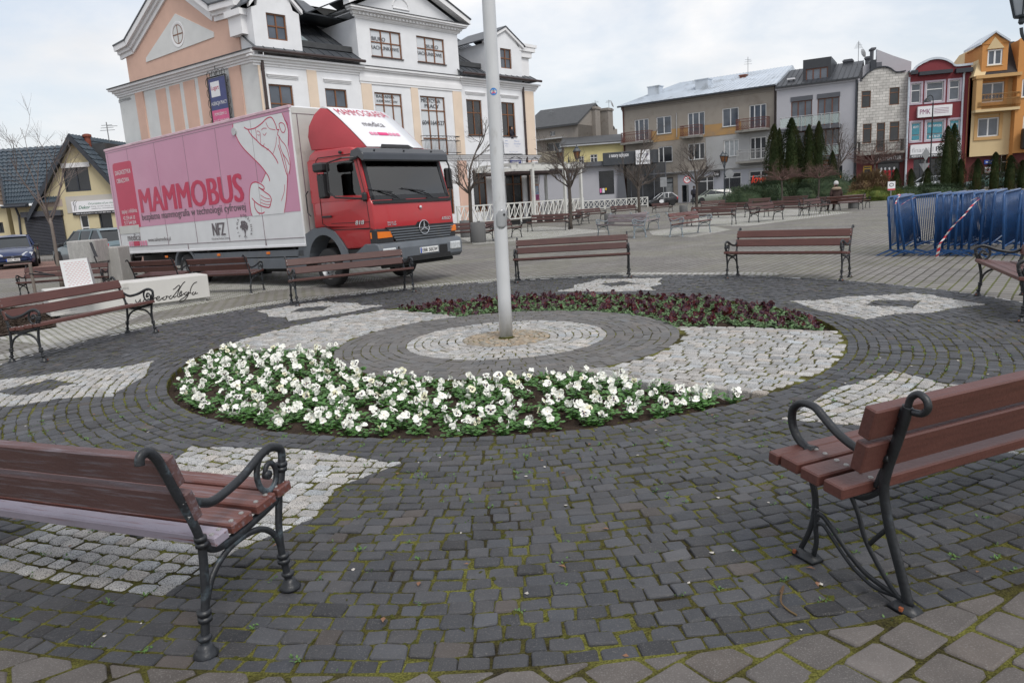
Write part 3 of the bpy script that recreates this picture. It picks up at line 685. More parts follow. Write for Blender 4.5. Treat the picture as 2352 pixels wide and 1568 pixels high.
def make_bench(wood, iron, LEN=2.05, kind='A', hi=True, over=.03, name='bench', wback=None, wrear=None):
    r = bpy.data.objects.new(name, None); COL.objects.link(r); X = LEN/2; rn = random.Random(4)
    fr = scroll_frame if kind == 'A' else lattice_frame
    for sx in (-1, 1):
        f = fr(sx*X, hi).build('side_frame', iron, r, smooth=True)
        if hi:
            for y, z in ((-.25, .022), (.262 if kind == 'A' else .28, .022)): bo = MB(); bo.tube([(sx*X + .028, y-.02, z-.01), (sx*X+.028, y-.02, z+.004)], .009, 8); bo.build('anchor_bolt', M_rust, f)
    A = kind == 'A'
    seat = [(-.255, .438, .088), (-.135, .425, .118), (.005, .405, .118)] if A else [(-.262, .452, .055), (-.175, .450, .095), (-.062, .438, .095), (.050, .422, .095)]
    if A: seat.append((.125, .398, .075))
    th = .042 if A else .05
    for i, (y, z, wd_) in enumerate(seat):
        b = MB(); ph = R_(6); M = Matrix.Translation((rn.uniform(-.01, .01), y, z)) @ Matrix.Rotation(-ph, 4, 'X')
        b.bbox((-X-over, -wd_/2, 0), (X+over, wd_/2, th), .006, M); p = b.build('seat_board', wrear if wrear and i == len(seat)-1 else wood, r)
        if hi:
            for sx in (-1, 1):
                for dy in (-.25, .25): q = MB(); q.lathe([(.011, 0), (.010, .003), (.004, .006)], 8, M @ Matrix.Translation((sx*(X-.0), dy*wd_, th))); q.build('bolt', M_bolt, p)
    back = [(.220, .588, 16), (.272, .738, 18)] if A else [(.128, .592, 14), (.165, .732, 15)]
    for y, z, lean in back:
        b = MB(); M = Matrix.Translation((rn.uniform(-.008, .008), y, z)) @ Matrix.Rotation(-R_(lean), 4, 'X')
        h = .124 if A else .122; t = .04 if A else .055
        b.bbox((-X-over*.8+.01, -t/2, -h/2), (X+over*.8-.01, t/2, h/2), .006, M); p = b.build('back_board', wback or wood, r)
        for sx in (-1, 1) if hi else ():
            for dz in (-.25, .25): q = MB(); q.tube([M @ Vector((sx*X, -t/2-.004, dz*h)), M @ Vector((sx*X, t/2 + .016, dz*h))], .007, 6); q.build('bolt', M_bolt, p)
    return r
def place(o, c, f, label, group, cat='bench', s=1.0):
    # c: ground point under the seat's middle; f: the way the seat faces
    o.location = (c.x, c.y, 0); o.rotation_euler = (0, 0, math.atan2(f.y, f.x) + math.pi/2); o.scale = (s, s, s)
    return tag(o, label, cat, group)
GR = 'benches of the square'
def by_front(o, a, b, label, facing=1, s=1.0, front=.25, kind=None):
    A, B = G(*a), G(*b); d = (B - A); d.z = 0; L_ = d.length; d.normalize(); f = Vector((d.y, -d.x, 0))*facing   # d runs left to right; f towards the camera
    c = (A + B)/2 - f*front; place(o, c, f, label, GR, s=s); o.scale.x = s*max(.9, min(1.18, L_/2.05/s)) ; return o
def by_frame(o, front, rear, side, label, half=1.02, s=1.0, axis=None, mid=0.0):
    Fp, Rp = G(*front), G(*rear); f = (Fp - Rp); f.z = 0; f.normalize(); ax = Vector((-f.y, f.x, 0))*side; c = (Fp+Rp)/2
    if axis is not None: ax = Vector((math.cos(R_(axis)), math.sin(R_(axis)), 0)); f = Vector((ax.y, -ax.x, 0))*side
    c = c + ax*half + f*mid
    return place(o, c, f, label, GR, s=s)
protoA = make_bench(M_wood, M_iron)
used = [False]
def bench(p):
    global used
    return copy_tree(p)
pNL = make_bench(M_woodW, M_ironW, wback=M_woodP, wrear=M_woodL); by_frame(pNL, (660, 1345), (478, 1508), 1, 'worn bench in the near left corner, seen from behind, paint flaking grey on its boards', axis=158.5)
pNR = make_bench(M_woodA, M_iron, kind='B', over=.17); by_frame(pNR, (1860, 1285), (2075, 1395), -1, 'red-brown bench in the near right corner with plain loop arm and lattice legs', axis=23, mid=.015)
pL = make_bench(M_woodA, M_iron, LEN=1.98); 
def polar_bench(o, ang, rf, label, s=1.0):
    f = -(pol(1, ang) - C0); f.z = 0; place(o, pol(rf + .25, ang), f.normalized(), label, GR, s=s)
by_front(pL, (97, 832), (362, 762), 'red-brown bench at the left edge of the cobbled ring, in front of the white plinth')
b2 = copy_tree(pL); by_front(b2, (1665, 640), (1937, 645), 'bench at the far right of the cobbled ring, in front of the blue barriers')
b3 = protoA; by_front(b3, (1186, 650), (1446, 637), 'bench just right of the flagpole at the far edge of the ring')
pB4 = make_bench(M_wood, M_ironW); by_front(pB4, (684, 703), (951, 671), 'bench with peeling iron ends in front of the truck cab')
bE = bench(pL); by_frame(bE, (2250, 678), (2341, 677), 1, 'bench cut by the right edge of the picture beside the blue barriers')
q = lambda x, y: ((2250 + x/1.809)/1.7415, (650 + y/1.809)/1.7415)       # from an enlarged view of the far side
q6 = lambda x, y: ((1750 + x/2.412)/1.7415, (450 + y/2.412)/1.7415)
q0 = lambda x, y: ((x/1.96)/1.7415, (950 + y/1.96)/1.7415)
pS = make_bench(M_woodS, M_ironS, hi=False); by_front(pS, q(160, 535), q(640, 552), 'silver-grey weathered bench, left one of the pair beyond the ring', s=1.02)
pS2 = make_bench(M_woodW, M_ironS, hi=False); by_front(pS2, q(870, 537), q(1070, 506), 'silver-framed bench with brown boards turned to the right, beside the silver-grey one')
pF = make_bench(M_wood, M_iron, hi=False)
lst = [(q(900, 462), q(1225, 452), 1, 1, 'brown bench behind the silver-framed bench'),
       (q(1440, 432), q(1578, 416), 1, 1, 'brown bench turned right, fourth from the right along the far row'),
       (q(1480, 396), q(1685, 390), 1, .95, 'brown bench facing the camera, behind the one turned right in the far row'),
       (q(1815, 382), q(1903, 372), 1, .95, 'brown bench turned right with both arms showing, before the sitting woman'),
       (q(1800, 352), q(1945, 350), 1, .92, 'brown bench left of the sitting woman'),
       (q(2060, 338), q(2168, 331), 1, .92, 'last brown bench on the right of the far row, beside a round concrete planter'),
       (q(1550, 322), q(1745, 316), 1, .85, 'distant bench in front of the juniper hedge, under the small round tree'),
       (q(1350, 330), q(1500, 322), 1, .8, 'distant bench at the left end of the juniper hedge'),
       (q(1005, 352), q(1180, 342), 1, .85, 'distant bench below the double street lamp'),
       (q(680, 365), q(800, 355), 1, .85, 'distant bench below the parked two-tone car'),
       (q(350, 402), q(600, 380), 1, .95, 'long brown bench in front of the white fence end'),
       (q(150, 428), q(315, 412), 1, .95, 'brown bench between the lamp post and the round planter'),
       (q6(870, 1152), q6(1235, 1138), 1, 1, 'brown bench beneath the double lamp, left of the tree trunk'),
       (q6(520, 1248), q6(830, 1200), 1, 1, 'brown bench partly hidden behind the flagpole'),
       (q6(1330, 1098), q6(1500, 1062), 1, .95, 'brown bench turned right, behind the left silver-grey bench'),
       (q(1060, 402), q(1340, 398), 1, .95, 'brown bench in the middle of the far rows, mostly hidden'),
       (q(560, 515), q(735, 470), 1, .95, 'silver-grey bench half hidden between the two silver-framed ones')]
for i, (a, b, fc, s, lb) in enumerate(lst):
    o = copy_tree(pS if 'silver-grey bench half' in lb else pF); by_front(o, a, b, lb, fc, s)
o = bench(pF); by_front(o, q6(40, 1275), q6(275, 1262), 'bench half hidden behind the truck bumper, beside the round planters')
o = bench(pF); place(o, Vector((-11.5, 17.3, 0)) + Vector((.985, .17, 0))*.92 + Vector((-.17, .985, 0))*.25, Vector((.17, -.985, 0)), 'bench behind the thin young tree at the left', GR, s=.9)
o = bench(pB4); place(o, Vector((-6.2, 15.86, 0)) + Vector((.27, .96, 0))*.22, Vector((.27, .96, 0)), 'bench with peeling iron ends in front of the truck box, its back to the camera', GR, s=.97); o.scale.x = .72
o = bench(pF); place(o, Vector((-8.1, 16.9, 0)) + Vector((.27, .96, 0))*.25, Vector((.27, .96, 0)), 'bench below the rear corner of the truck box, above the white plinth', GR, s=.95); o.scale.x = .58
farB = copy_tree(pF); farB['label'] = 'x'
for o in [o for o in list(COL.objects) if o.name.startswith('bench') and o.parent is None and 'label' not in o.keys()]:
    for ch in list(o.children_recursive): bpy.data.objects.remove(ch)
    bpy.data.objects.remove(o)
# ================================================================= TRUCK
ty, tp, tr_ = -.677, .0151, -.0054
tf = Vector((math.cos(ty)*math.cos(tp), math.sin(ty)*math.cos(tp), math.sin(tp))); tl = Vector((-math.sin(ty), math.cos(ty), 0)); tu = tf.cross(tl)
tl2 = tl*math.cos(tr_) + tu*math.sin(tr_); tu2 = tf.cross(tl2); BZ = .905
TO = Vector((-4.305, 15.950, .923)) - tu2*BZ
TM = Matrix(((tf.x, tl2.x, tu2.x, TO.x), (tf.y, tl2.y, tu2.y, TO.y), (tf.z, tl2.z, tu2.z, TO.z), (0, 0, 0, 1)))
truck = thing('box_truck', 'white and pink box truck with a red cab parked behind the benches, lettered MAMMOBUS', 'truck'); truck.matrix_world = TM
TI = TM.inverted()
def tside(px, py, off=0.0):                            # pixel -> (x, z) on the near side of the box
    o = TI @ Vector((0, 0, EYE)); d = TI.to_3x3() @ ray(px, py); t = (off - o.y)/d.y; p = o + d*t; return (p.x, p.z)
c4 = lambda x, y: tside((400 + x/2.412)/1.7415, (500 + y/2.412)/1.7415)
c1 = lambda x, y: tside((350 + x/2.24)/1.7415, (0 + y/2.24)/1.7415)
M_box = mat('box_panel_white', (.68, .69, .70), .35, var=.05, dirt=(.42, .41, .38), dsc=1.6, damt=.26, streak=(.5, 1, 3))
M_boxf = mat('box_front_grey', (.56, .56, .53), .45, var=.06, dirt=(.38, .37, .33), dsc=1.2, damt=.36)
M_pink = mat('pink_panel', (.55, .25, .37), .3, var=.04, sc=1.2, coat=.2); M_crim = mat('crimson_print', (.50, .018, .075), .35, var=.04)
M_gry = mat('grey_print', (.11, .09, .10), .4, var=.05); M_wpr = mat('white_print', (.74, .74, .76), .35, var=.03); M_lpk = mat('light_pink_print', (.70, .25, .38), .35, var=.03)
M_red = mat('red_truck_paint', (.42, .020, .026), .3, var=.08, sc=1.5, coat=.45, dirt=(.36, .03, .035), dsc=1.5, damt=.35)
M_redd = mat('faded_red_plastic', (.33, .035, .045), .45, var=.08)
M_blk = mat('black_plastic', (.018, .018, .02), .45, var=.2, sc=8); M_dk = mat('chassis_black', (.012, .012, .013), .7, var=.3)
M_gpl = mat('grey_plastic', (.115, .128, .145), .55, var=.1, sc=4, dirt=(.17, .165, .15), dsc=3, damt=.35)
M_seam = mat('panel_seam', (.22, .17, .19), .6); M_alu = mat('aluminium_trim', (.5, .5, .5), .4, metal=.7, var=.1)
M_win = glass('vehicle_glass', (.016, .02, .022), .04); M_ws = glass('windscreen_glass', (.11, .14, .14), .05)
M_or = mat('orange_lamp', (.75, .18, .01), .25, coat=.6, var=.1); M_hl = mat('headlamp_glass', (.5, .52, .53), .12, coat=.8, var=.25, sc=18); M_chr = mat('chrome', (.75, .76, .78), .15, metal=1, var=.05)
M_tyre = mat('tyre_rubber', (.02, .02, .021), .85, var=.25, sc=10, bump=.2); M_rim = mat('steel_rim', (.33, .34, .35), .4, metal=.5, var=.25, sc=9, dirt=(.12, .10, .08), damt=.4, dsc=6)
M_plate = mat('number_plate', (.75, .75, .74), .4, var=.03); M_blue = mat('plate_blue', (.01, .05, .32), .4); M_bltx = mat('black_print', (.012, .012, .014), .5)
def wheel(par, M, r=.41, wd=.26, nm='wheel', holes=8, spokes=0, mrim=None):
    w_ = MB(); hw = wd/2
    w_.lathe([(r*.60, -hw), (r*.90, -hw), (r*.975, -hw*.82), (r, -hw*.55), (r, hw*.55), (r*.975, hw*.82), (r*.90, hw), (r*.60, hw)], 32, M, caps=False)
    t = w_.build(nm, M_tyre, par, smooth=True)
    q = MB()
    q.lathe([(r*.62, hw*.92), (r*.60, hw*.98), (r*.56, hw*.55), (r*.50, hw*.30), (r*.28, hw*.45), (r*.24, hw*.9), (r*.14, hw*.95), (.0, hw*.98)], 28, M, caps=False)
    q.lathe([(r*.62, -hw*.92), (r*.3, -hw*.6), (0, -hw*.6)], 16, M, caps=False)
    q.build('rim', mrim or M_rim, t, auto=40)
    h = MB()
    for i in range(holes):
        a = 2*math.pi*i/holes
        if spokes: h.hull([M @ Vector((math.cos(a+s)*rr, math.sin(a+s)*rr, z)) for s, rr in ((.22, r*.56), (-.22, r*.56), (.06, r*.30), (-.06, r*.30)) for z in (hw*.36, hw*.62)])
        else: h.lathe([(.0, hw*.46), (r*.05, hw*.46), (r*.05, hw*.38)], 8, M @ Matrix.Translation((math.cos(a)*r*.41, math.sin(a)*r*.41, 0)), caps=False)
    h.build('rim_openings', M_dk, t)
    return t
WY = Matrix.Rotation(math.pi/2, 4, 'X')                # wheel axis towards -Y
Bz = lambda c: c + BZ
# --- box body
b = MB(); b.bbox((-8.74, 0, Bz(0)), (0, 2.45, Bz(2.9)), .02); body = b.build('box_body', [M_box], truck)
b = MB(); b.box((.001, .03, Bz(.02)), (.012, 2.42, Bz(2.87))); b.build('front_wall', M_boxf, body)
b = MB(); b.box((.012, .14, Bz(.1)), (.02, .16, Bz(2.75))); b.box((.012, .03, Bz(2.74)), (.02, 2.42, Bz(2.75))); b.build('front_seam', M_seam, body)
side = MB(); side.prism([(-8.70, Bz(.69)), (-.03, Bz(.735)), (-.03, Bz(2.87)), (-8.70, Bz(2.87))], 0, -.006); side.build('pink_panel', M_pink, body)
sm = MB()
for x in (-8.60, -7.41, -5.89, -4.41, -2.93, -1.46): sm.box((x-.0035, -.0095, Bz(.17)), (x+.006, .0, Bz(2.80)))
sm.box((-8.74, -.0092, Bz(.165)), (-.0, 0, Bz(.178))); sm.box((-8.74, -.0092, Bz(2.79)), (0, 0, Bz(2.80)))
for x in (-4.9, -1.45): sm.hull([(x-.03, -.0105, Bz(0.0)), (x+.03, -.0105, Bz(0)), (x, -.0105, Bz(.06)), (x-.03, 0, Bz(0)), (x+.03, 0, Bz(0)), (x, 0, Bz(.06)), (x+.006, -.01, Bz(.17)), (x-.006, -.01, Bz(.17))])
sm.build('panel_seams', M_seam, body)
b = MB(); b.bbox((-8.745, -.022, Bz(2.855)), (.0, .06, Bz(2.915)), .008); b.build('roof_rail', mat('rail_pinkish', (.62, .42, .48), .4, var=.25, sc=3), body)
b = MB(); b.bbox((-8.745, -.016, Bz(-.02)), (0, .05, Bz(.035)), .006); b.build('bottom_rail', M_wpr, body)
b = MB()
rr = [(-8.39, Bz(.69)), (-7.27, Bz(.70)), (-7.27, Bz(2.40)), (-7.29, Bz(2.46)), (-7.35, Bz(2.48)), (-8.27, Bz(2.49)), (-8.36, Bz(2.46)), (-8.39, Bz(2.37))]
b.prism(rr, -.006, -.010); b.build('crimson_panel', M_crim, body)
b = MB(); b.box((-8.56, -.016, Bz(.545)), (-7.38, -.006, Bz(.765))); b.build('blank_patch', M_boxf, body)
# --- lettering on the side
FS = lambda x, c, d=-.0115: FR(x, Bz(c), d)
t = MB(); t.text('DIAGNOSTYKA', FS(-8.28, 2.16), .92, .12, bold=.008); t.text('OBRAZOWA', FS(-8.26, 1.94), .74, .12, bold=.008)
t.text('zapisy i infolinia:', FS(-8.26, 1.07), .93, .15, bold=.006); t.text('42 254 64 10', FS(-8.22, .925), .70, .105, bold=.008); t.text('517 544 004', FS(-8.2, .79), .70, .105, bold=.008)
t.build('phone_lettering', M_wpr, body)
t = MB(); t.text('MAMMOBUS', FS(-7.08, 1.06), 4.98, .64, bold=.03); t.build('name_lettering', M_crim, body)
t = MB(); t.text('bezpłatna mammografia w technologii cyfrowej', FS(-7.12, .81), 5.05, .235, bold=.008); t.build('subtitle_lettering', M_gry, body)
for nm_, a_ in (('company_name', ('medica', FS(-8.16, .34), .74, .19, .006)), ('web_address', ('www.salvemedica.pl', FS(-6.98, .255), 1.24, .13, .006)), ('fund_initials', ('NFZ', FS(-3.62, .33), .55, .30, .03)), ('fund_name', ('Narodowy Fundusz Zdrowia', FS(-3.72, .215), .82, .07, 0))): t = MB(); t.text(*a_); t.build(nm_, M_gry, body)
t = MB()
for i, ch in enumerate('FIRMA RODZINNA'):                # letters on an arc round the tree emblem
    a = R_(214 - i*18.5); cx, cz = -2.24, Bz(.46); M = FR(cx, cz, -.0115) @ Matrix.Rotation(a - math.pi/2, 4, 'Z') @ Matrix.Translation((-.02, .26, 0))
    if ch != ' ': t.text(ch, M, None, .065, bold=.01)
t.build('ring_lettering', M_gry, body); t = MB()
rt = random.Random(2); cx, cz = -2.24, .50
for i in range(60):
    a = rt.uniform(0, 6.28); r = rt.random()**.5*.14; s = rt.uniform(.018, .034)
    t.add([FS(cx + math.cos(a)*r + math.cos(k)*s, cz + math.sin(a)*r*.85 + math.sin(k)*s, -.0113 - i*.00001) @ Vector((0, 0, 0)) for k in (0, 1.05, 2.1, 3.14, 4.2, 5.2)], [tuple(range(6))])
t.ribbon([(0, 0), (.01, .08), (0, .16)], .035, FS(cx, .28)); t.ribbon([(-.06, -.04), (0, .02), (.07, -.05)], .02, FS(cx, .28)); t.ribbon([(0, .02), (0, -.1)], .016, FS(cx, .28))
t.build('tree_emblem', M_gry, body)
def squares(x, z, w_, h, Mf, names=(M_lpk, M_crim)):
    a = MB(); c_ = MB(); u = x
    for k, f in (('a', .10), ('a', .10), ('c', .34), ('a', .10), ('a', .10), ('a', .10)):
        m_ = a if k == 'a' else c_; m_.add([Mf @ Vector(p) for p in ((u, z, 0), (u+f*w_, z, 0), (u+f*w_, z+h, 0), (u, z+h, 0))], [(0, 1, 2, 3)]); u += w_*(f + .032)
    return a, c_
a, c_ = squares(-8.12, 0, 1.06, .13, FR(0, Bz(.19), -.0115)); a.build('pink_squares', M_lpk, body); c_.build('crimson_bar', M_crim, body)
# --- line drawing of a woman
sil = [c1(1308, 1105), c4(1290, 55), c4(1315, 105), c4(1350, 175), c4(1400, 240), c4(1450, 290), c4(1500, 340), c4(1550, 390), c4(1590, 440), c4(1603, 462), c4(1585, 505), c4(1560, 558), c4(1500, 552), c4(1465, 570),
       c4(1450, 620), c4(1445, 700), c4(1450, 770), c4(1460, 840), c4(1475, 879), c4(1785, 850), c4(1805, 700), c4(1812, 560), c4(1810, 490), c4(1832, 430), c4(1838, 370), c4(1834, 300), c4(1815, 210), c1(1800, 1300), c1(1803, 1190), c1(1790, 1120), c1(1765, 1060), c1(1748, 1012)]
b = MB(); b.prism(sil, -.0065, -.0085); b.build('white_figure', M_box, body)
ln = MB(); FL = UVf((0, -.0112, 0), (1, 0, 0), (0, 0, 1))
def dl(pts, f, wd=.026): ln.ribbon(sp2([f(*p) for p in pts], 5), wd, FL)
dl([(1285, -10), (1290, 55), (1315, 105), (1350, 175), (1400, 240), (1450, 290), (1500, 340), (1550, 390), (1590, 440), (1630, 500), (1642, 545)], c4)
dl([(1603, 462), (1585, 505), (1560, 558)], c4, .018)
dl([(1535, 600), (1560, 618), (1588, 618), (1580, 590), (1545, 565), (1500, 551), (1465, 570), (1450, 620), (1445, 700), (1450, 770), (1460, 840), (1474, 879)], c4)
dl([(1535, 600), (1600, 650), (1640, 680), (1656, 712), (1655, 735), (1640, 790), (1615, 795), (1560, 780), (1510, 750), (1468, 705)], c4)
for p in ([(1550, 675), (1600, 705), (1645, 715)], [(1553, 715), (1600, 738), (1648, 738)], [(1550, 745), (1600, 765), (1645, 768)], [(1787, 573), (1780, 650), (1752, 735)], [(1540, 848), (1540, 870)]): dl(p, c4, .014)
dl([(1492, 740), (1500, 800), (1530, 845), (1570, 852), (1592, 838)], c4); dl([(1722, 190), (1750, 280), (1775, 370), (1800, 460), (1812, 500), (1808, 600), (1800, 720), (1780, 848)], c4, .022)
dl([(1405, 1140), (1440, 1160), (1500, 1150), (1560, 1110), (1600, 1070), (1635, 1052), (1660, 1062), (1690, 1120), (1700, 1160), (1722, 1162)], c1, .024)
dl([(1440, 1160), (1470, 1210), (1520, 1260), (1560, 1300), (1620, 1340), (1660, 1380), (1695, 1430), (1712, 1468)], c1, .026)
for p in ([(1505, 1150), (1515, 1190), (1518, 1230), (1524, 1256)], [(1560, 1168), (1580, 1151), (1610, 1152)], [(1575, 1200), (1590, 1214), (1607, 1190)], [(1520, 1176), (1540, 1180), (1551, 1200), (1552, 1245), (1556, 1292)],
          [(1525, 1205), (1536, 1214), (1547, 1208)], [(1560, 1300), (1580, 1305), (1588, 1285)], [(1608, 1348), (1628, 1333)], [(1600, 1095), (1630, 1150), (1690, 1166)], [(1697, 1225), (1690, 1300), (1665, 1380)]): dl(p, c1, .013)
for p in ([(1720, 1110), (1737, 1101), (1762, 1112), (1776, 1150), (1765, 1187), (1742, 1180), (1722, 1130), (1720, 1108)], [(1714, 1168), (1705, 1208), (1716, 1214)], [(1716, 1215), (1740, 1260), (1780, 1310), (1806, 1390), (1818, 1470), (1812, 1560)],
          [(1718, 1215), (1725, 1290), (1750, 1370), (1790, 1430), (1812, 1480)], [(1745, 1010), (1765, 1060), (1790, 1120), (1803, 1190), (1800, 1310)], [(1750, 1370), (1770, 1430), (1790, 1520), (1795, 1566)], [(1768, 1075), (1785, 1095), (1796, 1120)]): dl(p, c1, .018)
ln.build('line_drawing', M_crim, body)
b = MB(); x, z = c1(1319, 1180); b.tube([(x, -.008, z), (x, -.035, z)], .085, 16); b.build('round_vent', M_alu, body)
# --- chassis, skirts, wheels
b = MB(); b.box((-8.6, .55, Bz(-.30)), (.3, .75, Bz(-.02))); b.box((-8.6, 1.7, Bz(-.30)), (.3, 1.9, Bz(-.02)))
for x in (-8.2, -6.6, -4.2, -2.4, -.6): b.box((x, .1, Bz(-.1)), (x+.1, 2.35, Bz(-.0)))
b.box((-6.0, .5, Bz(-.55)), (-4.3, 1.9, Bz(-.25))); b.box((-3.9, .25, Bz(-.62)), (-2.6, .8, Bz(-.2))); b.box((-2.2, .4, Bz(-.6)), (-.3, 2.0, Bz(-.15)))
b.build('chassis', M_dk, truck)
sk = MB()
sk.bbox((-4.72, .02, Bz(-.235)), (-.12, .06, Bz(-.085)), .01); sk.bbox((-4.72, .02, Bz(-.50)), (-.12, .06, Bz(-.255)), .01); sk.build('side_skirt', M_gpl, truck)
def arch(par, cx, cz, r0, r1, y0, y1, a0, a1, m, nm):
    A = MB(); n = 16; vs = []
    for i in range(n+1):
        a = R_(a0 + (a1-a0)*i/n)
        for r, y in ((r0, y0), (r1, y0), (r1, y1), (r0, y1)): vs.append((cx + math.cos(a)*r, y, cz + math.sin(a)*r))
    fs = [(i*4+k, i*4+(k+1) % 4, (i+1)*4+(k+1) % 4, (i+1)*4+k) for i in range(n) for k in range(4)] + [(0, 3, 2, 1), (n*4, n*4+1, n*4+2, n*4+3)]
    A.add(vs, fs); return A.build(nm, m, par)
arch(truck, -5.2, .43, .50, .58, .02, .6, -5, 170, M_gpl, 'rear_mudguard'); arch(truck, -5.2, .43, .50, .58, 1.85, 2.43, -5, 185, M_dk, 'rear_mudguard')
for y in (.17, 2.28): wheel(truck, Matrix.Translation((-5.2, y, .41)) @ WY, .41, .24)
for y in (.44, 2.01): wheel(truck, Matrix.Translation((-5.2, y, .41)) @ WY, .41, .22)
for y in (.20, 2.20): wheel(truck, Matrix.Translation((.60, y, .41)) @ WY, .41, .25)
b = MB(); b.tube([(-8.55, .12, Bz(.0)), (-8.55, .12, .28)], .03, 6); b.tube([(-8.7, .1, .3), (-8.2, .1, .3)], .03, 6); b.tube([(-8.55, .05, .45), (-8.55, 2.4, .45)], .05, 8); b.tube([(-8.3, .15, Bz(-.05)), (-8.75, .15, .18)], .035, 6)
b.build('underrun_bar', M_dk, truck)
for x in (-8.45, -6.2, -3.6, -1.5): b = MB(); b.bbox((x, -.005, Bz(-.17)), (x+.12, .03, Bz(-.11)), .008); b.build('marker_lamp', M_or, truck)
# --- cab
prof = [(.33, Bz(.34)), (.33, Bz(.88)), (2.148, Bz(.88)), (2.16, Bz(.84)), (2.215, Bz(.74)), (2.235, Bz(.3)), (2.2, Bz(-.10)), (1.31, Bz(-.12)), (1.14, Bz(.10)), (.95, Bz(.25)), (.72, Bz(.33)), (.5, Bz(.34))]
def bev(o, w_=.03): d = o.modifiers.new('b', 'BEVEL'); d.width = w_; d.segments = 3; d.limit_method = 'ANGLE'; d.angle_limit = R_(25); o.data.polygons.foreach_set('use_smooth', [True]*len(o.data.polygons)); return o
b = MB(); b.prism(prof, .04, 2.32); cab_o = bev(b.build('cab', M_red, truck), .045)
b = MB(); b.prism([(.33, Bz(1.70)), (.42, Bz(1.84)), (.6, Bz(1.92)), (1.72, Bz(1.88)), (1.92, Bz(1.76)), (1.937, Bz(1.70))], .04, 2.32); bev(b.build('cab_roof', M_red, cab_o), .05)
b = MB(); b.box((.331, .045, Bz(.86)), (.40, 2.315, Bz(1.72)))
for y0, y1 in ((.04, .085), (2.275, 2.32)):
    for pl_ in ([(.33, .86), (.82, .86), (.82, 1.72), (.33, 1.72)], [(.82, 1.63), (1.82, 1.63), (1.80, 1.72), (.82, 1.72)], [(1.97, .86), (2.152, .86), (1.93, 1.72), (1.78, 1.72)], [(.82, .86), (1.97, .86), (1.96, .93), (.82, .98)]): b.prism([(x, Bz(z)) for x, z in pl_], y0, y1)
b.build('cab_walls', M_red, cab_o)
b = MB(); b.box((.40, .09, Bz(.86)), (.415, 2.27, Bz(1.7))); b.box((.42, .09, Bz(1.685)), (1.9, 2.27, Bz(1.698))); b.bbox((1.75, .1, Bz(.84)), (2.13, 2.26, Bz(.93)), .03); b.bbox((1.85, 1.45, Bz(.9)), (2.08, 2.0, Bz(1.0)), .03); b.build('cabin_lining', mat('grey_cab_lining', (.34, .35, .34), .8, var=.2, sc=3), cab_o)
for y in (.35, 1.5): b = MB(); b.bbox((.62, y, Bz(.6)), (.85, y+.5, Bz(1.32)), .06); b.bbox((.62, y+.13, Bz(1.34)), (.76, y+.37, Bz(1.55)), .04); b.build('cab_seat', mat('seat_cloth', (.12, .12, .135), .9), cab_o)
b = MB(); b.tube([Vector((1.70, 1.72, Bz(1.03))) + Vector((-.08*math.sin(t)*1.0, math.cos(t)*.22, math.sin(t)*.17)) for t in np.linspace(0, 2*math.pi, 25)], .016, 6, caps=False); b.tube([(1.70, 1.5, Bz(1.03)), (1.72, 1.72, Bz(1.0)), (1.70, 1.94, Bz(1.03))], .018, 6); b.tube([(1.72, 1.72, Bz(1.0)), (1.9, 1.72, Bz(.88))], .03, 6); b.build('steering_wheel', M_blk, cab_o)
for y, z in ((.5, .0), (1.05, .02)): b = MB(); b.box((2.02, y, Bz(.935)), (2.03, y+.16, Bz(1.04+z))); b.build('paper_slip', M_wpr, cab_o)
# front wall slopes between (2.16,.84) and (1.92,1.76)
sd = Vector((-.24, 0, .92)).normalized(); nrm = Vector((.92, 0, .24)).normalized()
def wsp(y, t, off=0): p = Vector((2.16, y, Bz(.84))) + sd*t + nrm*off; return p
b = MB()
for q4 in (((.06, -.03), (2.30, -.03), (2.27, .06), (.09, .06)), ((.09, .86), (2.27, .86), (2.24, .95), (.12, .95)), ((.06, -.02), (.15, -.02), (.18, .93), (.10, .93)), ((2.30, -.02), (2.21, -.02), (2.18, .93), (2.26, .93))): b.hull([wsp(y, t, o) for y, t in q4 for o in (-.02, .014)])
b.build('windscreen_surround', M_blk, cab_o)
b = MB(); b.hull([wsp(y, t, o) for y, t in ((.13, .075), (.2, .03), (2.16, .03), (2.23, .075), (2.17, .87), (.19, .87)) for o in (.0, .004)]); ws = b.build('windscreen', real_glass('clear_windscreen', (.70, .78, .76), 2.3), cab_o)
b = MB(); b.box((2.2, .07, Bz(.735)), (2.235, 2.29, Bz(.80))); b.build('cowl', M_blk, cab_o)
for y0, y1 in ((.75, .30), (1.72, 1.20)):
    b = MB(); b.tube([wsp(y0+.05, -.05, .045), wsp(y0-.08, .05, .05), wsp(y1, .16, .035)], .012, 6); b.tube([wsp(y1+.38, .12, .03), wsp(y1-.28, .19, .03)], .008, 6); b.tube([wsp(y0+.2, -.04, .03), wsp(y0-.14, -.04, .03)], .022, 8); b.build('wiper', M_blk, cab_o)
# steering wheel seen against the glass
b = MB(); b.prism([(1.72, Bz(1.60)), (1.80, Bz(1.80)), (2.02, Bz(1.84)), (2.15, Bz(1.72)), (2.17, Bz(1.58)), (2.12, Bz(1.56)), (2.0, Bz(1.66)), (1.9, Bz(1.62))], -.02, 2.38); v_ = b.build('sun_visor', mat('smoky_visor', (.035, .038, .045), .22, coat=.4, var=.15), cab_o)
v_.modifiers.new('b', 'BEVEL').width = .02
b = MB()
for y in (.35, 1.15, 1.95): b.lathe([(.02, 0), (.02, .012), (0, .014)], 8, Matrix.Translation((2.09, y, Bz(1.785))) @ Matrix.Rotation(R_(45), 4, 'Y'))
b.build('visor_screws', M_blk, v_)
